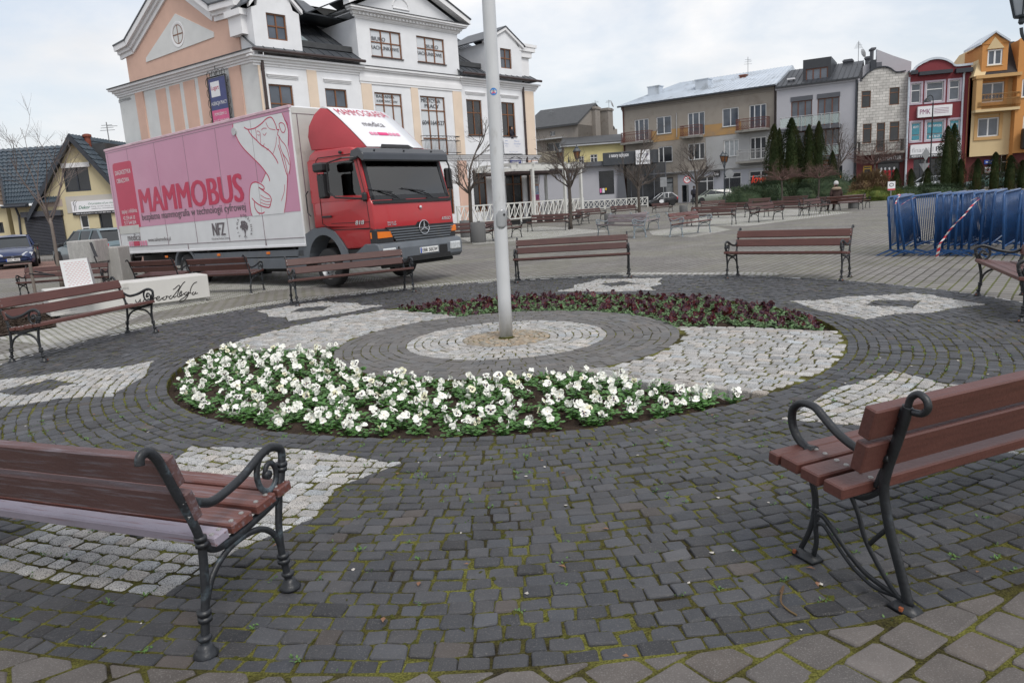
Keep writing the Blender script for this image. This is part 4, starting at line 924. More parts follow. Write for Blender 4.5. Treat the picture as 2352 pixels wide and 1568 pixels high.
# side window, door line, handle
def side_poly(pts, y0, y1, nm, m, par, bev=0):
    q = MB(); q.prism([(x, Bz(z)) for x, z in pts], y0, y1); o = q.build(nm, m, par)
    if bev: d = o.modifiers.new('b', 'BEVEL'); d.width = bev; d.segments = 2
    return o
dpts = [(.62, .42), (.62, 1.70), (.70, 1.76), (1.86, 1.74), (2.06, .86), (2.09, .45), (2.09, .28), (.95, .28)]
q = MB(); P_ = dpts + [dpts[0]]
for i in range(len(P_)-1): q.tube([(P_[i][0], .037, Bz(P_[i][1])), (P_[i+1][0], .037, Bz(P_[i+1][1]))], .0075, 4)
q.tube([(.62, .037, Bz(.30)), (2.16, .037, Bz(.26))], .006, 4); q.tube([(.9, .037, Bz(.42)), (2.1, .037, Bz(.40))], .005, 4)
q.build('door_gap', M_dk, cab_o)
side_poly([(.78, 1.02), (.80, 1.62), (.86, 1.68), (1.80, 1.66), (1.96, .98), (1.92, .86), (1.05, .90), (.86, .96)], .050, .046, 'door_window', real_glass('door_glass', (.40, .44, .43), 1.9), cab_o)
side_poly([(.78, .95), (.80, 1.66), (1.82, 1.66), (1.98, .95)], 2.310, 2.306, 'far_door_window', real_glass('far_door_glass', (.6, .65, .63)), cab_o)
q = MB(); q.bbox((.66, .0, Bz(.545)), (.96, .035, Bz(.585)), .01); q.build('door_handle', M_blk, cab_o)
q = MB(); q.tube([(.30, .0, Bz(.6)), (.24, -.02, Bz(.68)), (.24, -.02, Bz(1.05)), (.30, 0, Bz(1.12))], .014, 6); q.build('grab_rail', M_blk, cab_o)
t = MB(); t.text('818', UVf((1.68, .026, Bz(.36)), (1, 0, 0), (0, 0, 1)), .26, .085, bold=.04, shear=.2); t.build('model_number', M_chr, cab_o)
# near mirror group
q = MB(); q.tube([(1.9, .03, Bz(1.66)), (1.75, -.2, Bz(1.66)), (1.35, -.26, Bz(1.60)), (1.3, -.26, Bz(1.05)), (1.45, -.22, Bz(.92)), (1.95, .02, Bz(.86))], .018, 8)
q.build('mirror_arm', M_blk, cab_o)
for a, c_ in (((1.08, -.36, Bz(.92)), (1.26, -.16, Bz(1.40))), ((1.0, -.38, Bz(1.44)), (1.30, -.14, Bz(1.62))), ((1.98, -.03, Bz(.80)), (2.12, .05, Bz(.98)))):
    q = MB(); q.bbox(a, c_, .035); q.build('mirror', M_blk, cab_o)
q = MB(); q.tube([(1.98, 2.30, Bz(1.62)), (1.98, 2.52, Bz(1.60)), (2.0, 2.56, Bz(1.5)), (2.05, 2.56, Bz(1.0)), (2.08, 2.35, Bz(.92))], .018, 8); q.build('mirror_arm', M_blk, cab_o)
q = MB(); q.bbox((1.88, 2.48, Bz(1.0)), (2.0, 2.66, Bz(1.45)), .03); q.build('mirror', M_blk, cab_o)
# front: red lid gap, grille, star, lamps
FM = lambda y, c, a=2.24: UVf((a, y, Bz(c)), (0, 1, 0), (0, 0, 1))
q = MB(); q.prism([(.30, Bz(.27)), (1.14, Bz(.27)), (1.2, Bz(.33)), (1.46, Bz(.33)), (1.52, Bz(.27)), (2.27, Bz(.27)), (2.08, Bz(-.08)), (.58, Bz(-.08))], 2.20, 2.262, plane='yz'); gr = q.build('grille', M_blk, truck)
q = MB()
for i in range(6):
    c_ = .21 - i*.052; y0 = .36 + i*.04; q.bbox((2.255, y0, Bz(c_-.016)), (2.285, 2.24 - i*.03, Bz(c_+.012)), .006)
q.build('grille_slats', M_gpl, gr)
q = MB(); cy, cz = 1.33, Bz(.215); n = 36
q.tube([(2.30, cy + math.cos(2*math.pi*i/n)*.142, cz + math.sin(2*math.pi*i/n)*.142) for i in range(n+1)], .010, 8, caps=False)
for a in (90, 210, 330): q.hull([(2.30 + dx, cy + math.cos(R_(a))*r + math.cos(R_(a+90))*s, cz + math.sin(R_(a))*r + math.sin(R_(a+90))*s) for dx in (-.006, .006) for r, s in ((0, .024), (0, -.024), (.14, .004), (.14, -.004))])
q.build('star_emblem', M_chr, gr); q = MB(); q.lathe([(.135, 0), (.135, .02), (0, .02)], 24, Matrix.Translation((2.262, cy, cz)) @ Matrix.Rotation(math.pi/2, 4, 'Y')); q.build('emblem_disc', M_dk, gr)
q = MB(); q.lathe([(.036, 0), (.034, .012), (0, .014)], 16, Matrix.Translation((2.236, 1.33, Bz(.63))) @ Matrix.Rotation(math.pi/2, 4, 'Y')); q.build('bonnet_badge', M_chr, cab_o)
t = MB(); t.text('ATEGO', FM(1.93, .335, 2.246), .28, .065, bold=.03, shear=.2); t.text('TRUCK OF', FM(.36, .345, 2.246), .24, .032, bold=.03, shear=.15); t.text('THE YEAR', FM(.36, .300, 2.246), .24, .032, bold=.03, shear=.15); t.build('front_lettering', M_chr, cab_o)
q = MB(); q.bbox((2.06, .015, Bz(-.06)), (2.262, .50, Bz(.25)), .03); q.build('lamp_housing', M_blk, truck); q = MB(); q.bbox((2.12, 2.10, Bz(-.06)), (2.25, 2.345, Bz(.25)), .03); q.build('lamp_housing', M_blk, truck)
q = MB(); q.hull([(x, y, Bz(c_)) for x, y, c_ in ((2.11, .005, .07), (2.11, .005, .19), (2.275, .06, .065), (2.275, .06, .195), (2.272, .40, .185), (2.272, .44, .07), (2.2, .4, .1))]); q.build('indicator', M_or, truck)
q = MB(); q.bbox((2.15, 2.16, Bz(.07)), (2.272, 2.352, Bz(.21)), .02); q.build('indicator', M_or, truck)
bp = [(2.0, -.46), (2.28, -.46), (2.36, -.38), (2.37, -.16), (2.33, -.06), (2.24, -.03), (2.0, -.03)]
q = MB(); q.prism([(x, Bz(z)) for x, z in bp], -.02, 2.39); bu = q.build('bumper', M_gpl, truck); d = bu.modifiers.new('b', 'BEVEL'); d.width = .03; d.segments = 3
q = MB(); q.prism([(x, Bz(z)) for x, z in [(1.5, -.40), (2.1, -.44), (2.1, -.03), (1.95, -.03), (1.5, -.28)]], -.01, .12); q.build('corner_step', M_gpl, bu)
q = MB(); q.box((2.20, .72, Bz(-.44)), (2.376, 1.98, Bz(-.345))); q.box((2.2, 1.66, Bz(-.34)), (2.376, 1.9, Bz(-.18))); q.build('air_intake', M_dk, bu)
for y0, y1 in ((.06, .42), (2.0, 2.33)): q = MB(); q.bbox((2.30, y0, Bz(-.31)), (2.385, y1, Bz(-.14)), .02); q.build('headlamp', M_hl, bu)
pl = MB(); pl.bbox((2.366, 1.07, Bz(-.315)), (2.384, 1.61, Bz(-.195)), .004); po = pl.build('number_plate', M_plate, truck)
q = MB(); q.box((2.384, 1.075, Bz(-.31)), (2.3855, 1.115, Bz(-.20))); q.build('plate_band', M_blue, po)
t = MB(); t.text('EBR 50GW', FM(1.135, -.292, 2.3862), .45, .075, bold=.02); t.build('plate_lettering', M_bltx, po)
q = MB(); q.tube([(2.2, .15, Bz(-.5)), (2.2, 2.2, Bz(-.5))], .04, 6); q.build('lower_bar', M_dk, truck)
# front wheel arch in grey
q = MB(); A = []
for i in range(13): a = R_(8 + (172-8)*i/12); A.append((.60 + math.cos(a)*.56, Bz(-.40) + math.sin(a)*.60))
outp = [(-.35, Bz(-.30)), (-.28, Bz(.0)), (-.05, Bz(.22)), (.3, Bz(.34)), (.68, Bz(.355)), (1.0, Bz(.25)), (1.2, Bz(.02)), (1.32, Bz(-.14)), (1.36, Bz(-.5)), (1.17, Bz(-.5))]
q.prism(outp + [p for p in A], .02, .45); fo = q.build('front_mudguard', M_gpl, truck)
q = MB(); q.prism([(x, Bz(z)) for x, z in [(1.3, -.14), (1.36, -.50), (2.0, -.5), (2.1, -.10)]], .06, .3); q.build('entry_step', M_dk, truck)
q = MB(); q.lathe([(.03, 0), (.03, .05), (0, .055)], 8, Matrix.Translation((1.45, .04, Bz(1.80))) @ WY); q.build('roof_marker', M_blk, cab_o)
# roof deflector
dp = [(.54, 2.80), (.75, 2.755), (1.1, 2.51), (1.45, 2.225), (1.75, 1.965), (1.86, 1.86)]
q = MB(); pts = []
for sy in (0, 1):
    Y = lambda y: y if not sy else 2.36 - y
    pts += [(.52, Y(.03), 1.93), (.47, Y(.02), 2.2), (.50, Y(.05), 2.42), (1.2, Y(.16), 1.9), (.9, Y(.10), 2.25), (.52, Y(.2), 2.66)] + [(x, Y(.36 + .02*i/5), z - .004) for i, (x, z) in enumerate(dp)] + [(1.80, Y(.42), 1.84)]
q.hull([(x, y, Bz(z)) for x, y, z in pts]); so_ = q.build('roof_deflector', M_redd, truck); so_.data.polygons.foreach_set('use_smooth', [True]*len(so_.data.polygons)); so_.data.set_sharp_from_angle(angle=R_(32))
d = so_.modifiers.new('b', 'BEVEL'); d.width = .018; d.segments = 2; d.limit_method = 'ANGLE'
q = MB(); vs = []; tpp = spline([(x, 0, z) for x, z in dp], 4)
for i, p in enumerate(tpp):
    for y in (.37, .8, 1.2, 1.6, 1.93): vs.append((p.x, y, Bz(p.z + .008 + .012*(1 - abs(y-1.15)/.78))))
k = len(tpp); q.add(vs, [(5*i+j_, 5*i+j_+1, 5*i+j_+6, 5*i+j_+5) for i in range(k-1) for j_ in range(4)])
wp = q.build('white_panel', mat('glossy_white', (.78, .78, .80), .2, coat=.5, var=.02), so_, smooth=True); wp.modifiers.new('s', 'SOLIDIFY').thickness = .012
def slope(i):
    a_, b_ = dp[i], dp[i+1]; v_ = Vector((a_[0]-b_[0], 0, a_[1]-b_[1])).normalized(); n_ = Vector((-v_.z, 0, v_.x)); n_ = n_ if n_.x > 0 else -n_
    return lambda y, t_: UVf(Vector((b_[0], y, Bz(b_[1]))) + v_*t_ + n_*.038, (0, 1, 0), v_)
t = MB(); t.text('MAMMOGRAFIA', slope(1)(.47, .12), 1.36, .26, bold=.0); t.build('deflector_lettering', M_crim, so_)
t = MB(); t.text('medica', slope(2)(.82, .16), .58, .19, bold=.0); t.build('deflector_word', M_gry, so_)
a, c_ = squares(.76, .0, .82, .10, slope(3)(0, .24)); a.build('pink_squares', M_lpk, so_); c_.build('crimson_bar', mat('hot_pink_print', (.70, .02, .18), .3), so_)
q = MB(); q.hull([(x, y, Bz(z)) for x, y, z in ((1.78, .72, 1.85), (1.90, .70, 1.86), (1.82, .80, 1.94), (1.78, 1.62, 1.85), (1.90, 1.64, 1.86), (1.82, 1.55, 1.94))]); q.build('opening_shade_block', M_dk, so_)  # solid dark block coloured as the shade inside the deflector's cutout
# ================================================================= FLAGPOLE
pb = G(1163, 774); ptop = on(1122, 0, pb.y + .02); dv = ptop - pb; pe = pb + dv*2.2
fp = thing('flagpole', 'tall pale grey metal flagpole standing in the middle of the flower beds', 'flagpole', pb)
M_pole = mat('painted_pole', (.56, .57, .58), .33, var=.05, sc=4, bump=.05, bsc=90, dirt=(.34, .33, .31), dsc=5, damt=.36, streak=(1, 1, .3), coat=.15)
b = MB(); ax = dv.normalized(); k = 20
b.tube([ax*(i/k*9.5) for i in range(k+1)], [.079 - .0014*(i/k*9.5) for i in range(k+1)], 40); b.build('pole', M_pole, fp, smooth=True)
pr = lambda z: .079 - .0014*z
zt = 0
def pole_z(py): # height along the pole for a pixel row
    lo, hi = 0, 9
    for _ in range(40):
        m = (lo+hi)/2; P_ = pb + ax*m; v = cam.matrix_world.inverted() @ P_; y = 784 - F*v.y/-v.z
        if y > py: lo = m
        else: hi = m
    return lo
def pole_patch(zc, a0, hw, outline, off, nm, m, par, smooth=True):
    q = MB(); Pn = sp2(outline, 1); cen = pb; vs = []
    for u, v in outline: a = a0 + u; r = pr(zc)+off; vs.append(tuple(ax*(zc+v) + Vector((math.cos(a)*r, math.sin(a)*r, 0))))
    vs.append(tuple(ax*zc + Vector((math.cos(a0)*(pr(zc)+off*1.0), math.sin(a0)*(pr(zc)+off), 0)))); n = len(outline)
    q.add(vs, [(i, (i+1) % n, n) for i in range(n)]); return q.build(nm, m, par, smooth=True)
zh = pole_z(495); z0, z1 = pole_z(524), pole_z(481); hh = (z1-z0)/2
zc = (z0+z1)/2; a0 = R_(-72)
q = MB(); cols = 12; rows = [(-hh, .25, .55), (-hh*.72, 0, 1), (hh*.45, 0, 1), (hh*.8, .2, .8), (hh, .45, .7)]; vs = []
for v, l, r in rows:
    for i in range(cols+1):
        a = a0 + (-.85 + 1.7*(l + (r-l)*i/cols)); rr_ = pr(zc) + .004; vs.append(tuple(ax*(zc+v) + Vector((math.cos(a)*rr_, math.sin(a)*rr_, 0))))
q.add(vs, [(i*(cols+1)+j_, i*(cols+1)+j_+1, (i+1)*(cols+1)+j_+1, (i+1)*(cols+1)+j_) for i in range(len(rows)-1) for j_ in range(cols)])
hp = q.build('hatch_cover', mat('hatch_metal', (.36, .37, .38), .3, metal=.3, var=.08), fp, smooth=True); s_ = hp.modifiers.new('s', 'SOLIDIFY'); s_.thickness = .004; s_.offset = 1
q = MB(); a = a0 + .3; c_ = ax*(zc + hh*.42) + Vector((math.cos(a), math.sin(a), 0))*(pr(zc)); q.tube([c_, c_ + Vector((math.cos(a), math.sin(a), 0))*.014], .014, 10); q.build('lock', M_dk, fp)
zs = pole_z(213); out = [(math.cos(t_)*.54, math.sin(t_)*.041) for t_ in np.linspace(0, 2*math.pi, 20)[:-1]]
st = pole_patch(zs, R_(-88), 0, out, .0015, 'round_sticker', mat('sticker_blue', (.04, .20, .52), .4), fp)
for v, hgt, wd_, m in ((.014, .010, .26, M_wpr), (-.002, .004, .42, M_wpr), (-.018, .009, .28, M_crim)):
    pole_patch(zs, R_(-88), 0, [(-wd_, v-hgt/2), (wd_, v-hgt/2), (wd_, v+hgt/2), (-wd_, v+hgt/2)], .0030, 'sticker_print', m, st)
b = MB(); b.lathe([(.081, .0), (.086, .006), (.080, .012)], 32, caps=False); b.build('foot_ring', M_moss, fp)
# ================================================================= BUILDINGS
def plaster(name, col, dirt=None, amt=.3, dsc=1.0, var=.06, rough=.9): return mat(name, col, rough, var=var, sc=1.2, bump=.12, bsc=60, dirt=dirt, dsc=dsc, damt=amt, spec=.2)
M_wht = plaster('white_render', (.77, .78, .80), (.68, .69, .70), .30); M_wht2 = plaster('white_trim', (.80, .80, .81), (.50, .50, .50), .30, 2)
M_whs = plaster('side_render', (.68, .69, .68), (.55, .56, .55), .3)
M_pch = plaster('peach_render', (.68, .46, .37), (.63, .42, .33), .35); M_crm = plaster('cream_render', (.74, .61, .49), (.68, .55, .43), .3)
M_brn = mat('brown_window_wood', (.19, .075, .028), .4, var=.15); M_wfr = mat('white_window_frame', (.72, .72, .72), .35, var=.04); M_dfr = mat('dark_window_frame', (.03, .035, .045), .4)
M_gl = glass('window_glass', (.085, .10, .125), .05); M_gl2 = glass('dim_window_glass', (.02, .022, .026), .12); M_cur = mat('curtained_glass', (.38, .40, .41), .22, var=.25, sc=3)
M_blind = mat('white_window_film', (.62, .65, .68), .3, var=.04, coat=.3)
M_roofm = mat('seam_metal_roof', (.052, .058, .067), .42, var=.15, sc=.6, dirt=(.09, .095, .10), damt=.4, dsc=.8); M_gut = mat('brown_gutter', (.05, .032, .03), .4, var=.1)
M_lead = mat('dark_flashing', (.05, .052, .055), .55, var=.25)
M_letter = mat('dark_lettering', (.05, .055, .065), .5, var=.05)
class Fac:
    def __init__(s, A, B, name, label, cat='building', group=None):
        s.A = Vector((A[0], A[1], 0)); s.B = Vector((B[0], B[1], 0)); s.u = (s.B - s.A); s.W = s.u.length; s.u.normalize(); s.n = Vector((-s.u.y, s.u.x, 0))
        s.o = thing(name, label, cat, s.A, math.atan2(s.u.y, s.u.x), group)
    def px(s, x, y, off=0.0):                         # pixel -> (along, up) on the plane set back by off
        d = ray(x, y); e = Vector((0, 0, EYE)) - s.A; t = (off - e.dot(s.n))/d.dot(s.n); p = e + d*t; return (p.dot(s.u), p.z)
    def rect(s, x0, y0, x1, y1, off=0.0):
        a = s.px(x0, y0, off); b = s.px(x1, y1, off); return [a[0], b[1], b[0], a[1]]
def wall_holes(b, s0, s1, z0, z1, holes, dep=.22, y=0.0, back=True):
    xs = sorted(set([s0, s1] + [h[0] for h in holes] + [h[2] for h in holes])); zs = sorted(set([z0, z1] + [h[1] for h in holes] + [h[3] for h in holes]))
    xs = [x for x in xs if s0 <= x <= s1]; zs = [z for z in zs if z0 <= z <= z1]
    for i in range(len(xs)-1):
        for k in range(len(zs)-1):
            cx, cz = (xs[i]+xs[i+1])/2, (zs[k]+zs[k+1])/2
            if any(h[0] < cx < h[2] and h[1] < cz < h[3] for h in holes): continue
            b.add([(xs[i], y, zs[k]), (xs[i+1], y, zs[k]), (xs[i+1], y, zs[k+1]), (xs[i], y, zs[k+1])], [(0, 1, 2, 3)])
    for a, c, d, e in holes:
        b.add([(a, y, c), (d, y, c), (d, y, e), (a, y, e), (a, y+dep, c), (d, y+dep, c), (d, y+dep, e), (a, y+dep, e)], [(0, 4, 5, 1), (1, 5, 6, 2), (2, 6, 7, 3), (3, 7, 4, 0)] + ([(4, 7, 6, 5)] if back else []))
def shell(b, W, H, D, y=0.0, z0=0.0):                # back and side walls behind a front
    b.add([(0, y, z0), (0, y, H), (0, y+D, H), (0, y+D, z0), (W, y, z0), (W, y, H), (W, y+D, H), (W, y+D, z0)], [(0, 1, 2, 3), (4, 7, 6, 5), (3, 2, 6, 7), (1, 5, 6, 2)])
def window(par, h, fm, mull=(.5,), trans=(), gl=None, dep=.12, fw=.07, sill=None, gm=None, name='window', y=0.0, sash=.035):
    a, c, d, e = h; w_ = d-a; H = e-c; b = MB(); y0, y1 = y+dep-.05, y+dep+.02
    fw = min(fw, w_*.14)
    b.box((a, y0, c), (a+fw, y1, e)); b.box((d-fw, y0, c), (d, y1, e)); b.box((a+fw, y0, c), (d-fw, y1, c+fw)); b.box((a+fw, y0, e-fw), (d-fw, y1, e))
    for m in mull: x = a + w_*m; b.box((x-fw*.55, y0+.004, c+fw), (x+fw*.55, y1-.004, e-fw))
    for m in trans: z = e - H*m; b.box((a+fw, y0+.008, z-fw*.45), (d-fw, y1-.008, z+fw*.45))
    f = b.build(name, fm, par)
    g_ = MB(); g_.box((a+fw*.8, y+dep, c+fw*.8), (d-fw*.8, y+dep+.008, e-fw*.8)); g_.build('pane', gl or M_gl, f)
    if sill: q = MB(); q.box((a-.06, y-.07, c-.05), (d+.06, y+dep-.05, c+.004)); q.build('sill', sill, f)
    return f
def cornice(par, s0, s1, z, steps, m, name='cornice', y=0.0, cap=None):
    b = MB()
    for i, (dz, out_) in enumerate(steps):            # (height, projection) from below up
        b.box((s0-out_, y-out_, z), (s1+out_, y+.02, z+dz - .002)); z += dz
    o = b.build(name, m, par)
    if cap: q = MB(); lo = steps[-1][1]; q.box((s0-lo-.03, y-lo-.03, z), (s1+lo+.03, y+.02, z+.04)); q.build('flashing', cap, o)
    return o
def bar(par, name, m, a, b_, bev=0):
    q = MB(); q.box(a, b_) if not bev else q.bbox(a, b_, bev); return q.build(name, m, par)
def ptext(par, txt, s, z, w_, h, m, y=-.02, bold=.01, name='lettering', align='L', **k):
    t = MB(); t.text(txt, FR(s, z, y), w_, h, bold=bold, align=align, **k); return t.build(name, m, par)
def pipe(par, s, z0, z1, r=.06, m=None, y=-.10, name='drainpipe'):
    q = MB(); q.tube([(s, y, z0), (s, y, z1-.25), (s, y-.05, z1)], r, 8)
    z = z0 + 1
    while z < z1: q.tube([(s, y, z-.02), (s, y, z+.02)], r*1.25, 8); z += 2
    return q.build(name, m or M_gut, par)
def seams(b, p00, p10, p11, p01, n, r=.02, h=.03):    # standing seams on a roof plane, from eaves (p00-p10) to ridge (p01-p11)
    p00, p10, p11, p01 = map(Vector, (p00, p10, p11, p01)); nn = (p10-p00).cross(p01-p00).normalized()
    if nn.z < 0: nn = -nn
    for i in range(n+1):
        t = i/n; a = p00.lerp(p10, t); c = p01.lerp(p11, t); d = (p10-p00).normalized()*r
        b.hull([a-d, a+d, c-d, c+d, a-d+nn*h, a+d+nn*h, c-d+nn*h, c+d+nn*h])
def sign(par_name, label, F_, r, m, y=-.06, th=.05, cat='sign', frame=None):
    t = thing(par_name, label, cat, F_.o.matrix_basis @ Vector(((r[0]+r[2])/2, y, r[1])), F_.o.rotation_euler.z)
    w_ = (r[2]-r[0])/2; H = r[3]-r[1]; bar(t, 'board', m, (-w_, 0, 0), (w_, th, H)); t['w'] = w_; 
    del t['w']; return t, w_, H
Z1 = lambda x, y: ((350 + x/2.24)/1.7415, y/2.24/1.7415)
Z2 = lambda x, y: ((1250 + x/2.24)/1.7415, y/2.24/1.7415)
Z6 = lambda x, y: ((1750 + x/2.412)/1.7415, (450 + y/2.412)/1.7415)
T1 = lambda x, y: ((2100 + x/2.614)/1.7415, (250 + y/2.614)/1.7415)
T2 = lambda x, y: ((2800 + x/2.413)/1.7415, (200 + y/2.413)/1.7415)
T3 = lambda x, y: ((3400 + x/2.09)/1.7415, (100 + y/2.09)/1.7415)
Z3 = lambda x, y: ((x/2.24)/1.7415, (400 + y/2.24)/1.7415)
# ---------------------------------------------------------------- the white town hall like building
HE = 10.3
pL_ = G(*Z1(1515, 395), HE); pR_ = G(*Z2(1975, 690), HE); pS_ = G(*Z1(262, 762), HE)
W = Fac(pL_, pR_, 'town_building', 'large white building with peach strips, brown windows and a dark metal roof')
wo = W.o; zt = HE - .55; WD = W.W
R2 = lambda a, b, c, d: W.rect(*Z2(a, b), *Z2(c, d)); R1 = lambda a, b, c, d: W.rect(*Z1(a, b), *Z1(c, d))
def same(h, z0, z1): return [h[0], z0, h[2], z1]
r_att1, r_att2 = R2(505, 255, 803, 540), R2(922, 320, 1187, 583)
h1 = [R1(1620, 755, 1872, 1100), R2(110, 790, 332, 1095), R2(552, 825, 842, 1360), R2(962, 860, 1222, 1390), R2(1375, 885, 1533, 1215), R2(1690, 912, 1827, 1225)]
zt1 = sum(h[3] for h in h1)/6; zb1 = (h1[4][1]+h1[5][1])/2
h1 = [same(h, zb1, zt1) for h in h1]; zd = R2(1040, 1240, 1250, 1385)[1]; h1[3][1] = zd; h1[2][1] = zb1
zc1 = W.px(*Z2(1700, 1400))[1]                       # string course over the ground floor
g0 = [W.rect(*Z6(335, 560), *Z6(487, 872)), W.rect(*Z6(650, 560), *Z6(830, 858)), W.rect(*Z6(60, 545), *Z6(165, 900))]
for x_ in (h1[0], h1[1], h1[2], h1[3]): g0.append([x_[0], .9, x_[2], 3.0])
zg1, zg0 = g0[0][3], .95
g0 = [[h[0], (.35 if i == 1 else zg0), h[2], zg1] for i, h in enumerate(g0)]
g0 = [h for i, h in enumerate(g0) if i < 3 or all(h[2] < k[0]-.2 or h[0] > k[2]+.2 for k in g0[:3])]
b = MB(); wall_holes(b, 0, WD, 0, zt, h1 + g0); shell(b, WD, zt, 13.5); wl = b.build('wall', M_wht, wo)
for i, h in enumerate(h1):
    if i < 2: window(wo, h, M_brn, (.5,), (.42,), M_gl, sill=M_wht2)
    elif i == 2: window(wo, h, M_brn, (.34, .67), (.30,), M_blind)
    elif i == 3:
        window(wo, h, M_brn, (.34, .67), (.24, .72), M_blind)
    else: window(wo, h, M_brn, (.5,), (.36,), M_gl2, sill=M_gut)
for i, h in enumerate(g0): window(wo, h, M_brn, (.5,), (.3,), M_gl2, name='shop_window' if i != 1 else 'door')
cw = lambda h, k: h[0] + (h[2]-h[0])*k
def lines(h, rows, m=M_letter, y=.09, name='window_lettering'):
    H = h[3]-h[1]; w_ = h[2]-h[0]
    for txt, x0, x1, z0, z1 in rows: t = MB(); t.text(txt, FR(h[0]+w_*x0, h[3]-H*z1, y), w_*(x1-x0), H*(z1-z0), bold=.015); t.build(name, m, wo)
lines(h1[2], [('BADANIA', .10, .75, .06, .125), ('KIEROWCÓW', .10, .86, .16, .235)]); lines(h1[3], [('MEDYCYNA', .08, .84, .04, .105), ('PRACY', .2, .78, .13, .195), ('604 164 527', .05, .96, .41, .485)])
# string course, pilasters, hood moulds
cornice(wo, -.05, WD+.05, zc1-.28, [(.12, .06), (.12, .12), (.08, .2)], M_wht2, 'string_course', cap=M_lead)
ent0, ent1 = W.px(*Z2(405, 600))[0], W.px(*Z2(1325, 690))[0]; zen = W.px(*Z2(1325, 690))[1]
def pil(x0, x1, z0, z1, m=M_crm, out_=.05): return bar(wo, 'pilaster', m, (x0, -out_, z0), (x1, .0, z1))
zf = zc1 + .06
for a, c_ in ((Z2(428, 712), Z2(520, 712)), (Z2(873, 745), Z2(935, 745)), (Z2(1248, 780), Z2(1325, 780))): pil(W.px(*a)[0], W.px(*c_)[0], zf, zen-.95)
pil(W.px(*Z1(1945, 500))[0], W.px(*Z1(2030, 500))[0], zf, zt-.5); pil(.02, W.px(*Z1(1505, 450))[0], zf, zt-.5)
pil(W.px(*Z2(1880, 720))[0], WD-.12, zf, zt-.5); 
for x0, x1 in ((.02, .8), (WD-1.25, WD-.05), (W.px(*Z6(205, 700))[0], W.px(*Z6(290, 700))[0])): pil(x0, x1, .3, zc1-.3, M_pch, .06)
for a, c_ in ((Z1(1595, 600), Z1(1875, 635)), (Z2(88, 640), Z2(335, 675)), (Z2(1362, 765), Z2(1540, 795)), (Z2(1680, 795), Z2(1838, 822))):
    r = W.rect(*a, *c_); zz = HE - 1.62; cornice(wo, r[0]+.1, r[2]-.1, zz, [(.07, .04), (.07, .08), (.05, .12)], M_wht2, 'hood_mould')
# entablature of the middle bay and the bay itself, standing proud
mb0, mb1 = W.px(*Z2(385, 250))[0], W.px(*Z2(1290, 330))[0]; PY = -.25
cornice(wo, ent0+.1, ent1-.1, zen-.95, [(.12, .06), (.3, .10), (.30, .06), (.1, .16), (.13, .24)], M_wht2, 'entablature', cap=M_lead)
b = MB(); at = [same(r_att1, (r_att1[1]+r_att2[1])/2, (r_att1[3]+r_att2[3])/2), same(r_att2, (r_att1[1]+r_att2[1])/2, (r_att1[3]+r_att2[3])/2)]
zatc = at[0][3] + .45
wall_holes(b, mb0, mb1, zen-.1, zatc, at, y=-.06); b.add([(x, y, z) for x in (mb0, mb1) for y, z in ((-.06, zen-.1), (-.06, zatc), (8, zatc), (8, zen-.1))], [(0, 1, 2, 3), (7, 6, 5, 4), (1, 5, 6, 2)])
b.build('attic_wall', M_wht, wo)
for i, h in enumerate(at): window(wo, h, M_brn, (.36, .68) if i == 0 else (.33, .64), (.46,), M_blind, y=-.06, sill=M_gut)
def attl(h, rows): 
    t = MB(); H = h[3]-h[1]; w_ = h[2]-h[0]
    for txt, x0, x1, z0, z1 in rows: t.text(txt, FR(h[0]+w_*x0, h[3]-H*z1, .03), w_*(x1-x0), H*(z1-z0), bold=.01)
    t.build('window_lettering', M_letter, wo)
attl(at[0], [('BIURO', .07, .5, .26, .40), ('RACHUNKOWE', .02, .93, .58, .72)]); attl(at[1], [('BIURO', .33, .80, .27, .41), ('RACHUNKOWE', .02, .92, .57, .71)])
zp = W.px(*Z2(1310, 255))[1]
cornice(wo, mb0, mb1, zatc, [(.15, .06), (.15, .12), (.08, .22)], M_wht2, 'attic_cornice', y=-.06, cap=M_lead)
bar(wo, 'frieze', M_wht, (mb0-.02, -.08, zatc+.42), (mb1+.02, 9, zp-.05))
pe0, pe1 = mb0-.75, mb1+.75
cornice(wo, mb0-.1, mb1+.1, zp-.35, [(.12, .10), (.16, .2), (.10, .42), (.1, .5)], M_wht2, 'pediment_cornice', y=-.06, cap=M_lead)
b = MB(); k = 30
for i in range(k): x = mb0 + (mb1-mb0)*(i+.3)/k; b.box((x, -.34, zp-.24), (x+.12, -.26, zp-.12))
b.build('dentils', M_wht2, wo)
pc = (mb0+mb1)/2; ph_ = (pe1-pe0)/2*.42; zq = zp+.14
b = MB(); b.prism([(pe0+.5, zq), (pe1-.5, zq), (pc, zq+ph_-.15)], -.10, 8); b.build('pediment', M_wht, wo)
for sx in (-1, 1):
    b = MB(); xe = pc + sx*(pe1-pe0)/2; pts = [(xe, zq+.02), (pc, zq+ph_+.02), (pc, zq+ph_+.40), (xe, zq+.30)]; b.prism(pts, -.62, -.1); b.build('raking_cornice', M_wht2, wo)
    b = MB(); b.prism([(xe+sx*.05, zq+.30), (pc, zq+ph_+.40), (pc, zq+ph_+.47), (xe+sx*.05, zq+.37)], -.68, 8); b.build('pediment_roof', M_roofm, wo)
b = MB(); o_ = []
for i in range(17): a = math.pi*i/16; o_.append((pc-.6 + math.cos(a)*.62, zq+.35 + math.sin(a)*.62))
b.tube([(x, -.11, z) for x, z in o_] + [(o_[0][0], -.11, o_[0][1])], .05, 6); b.build('blind_lunette', M_wht2, wo)
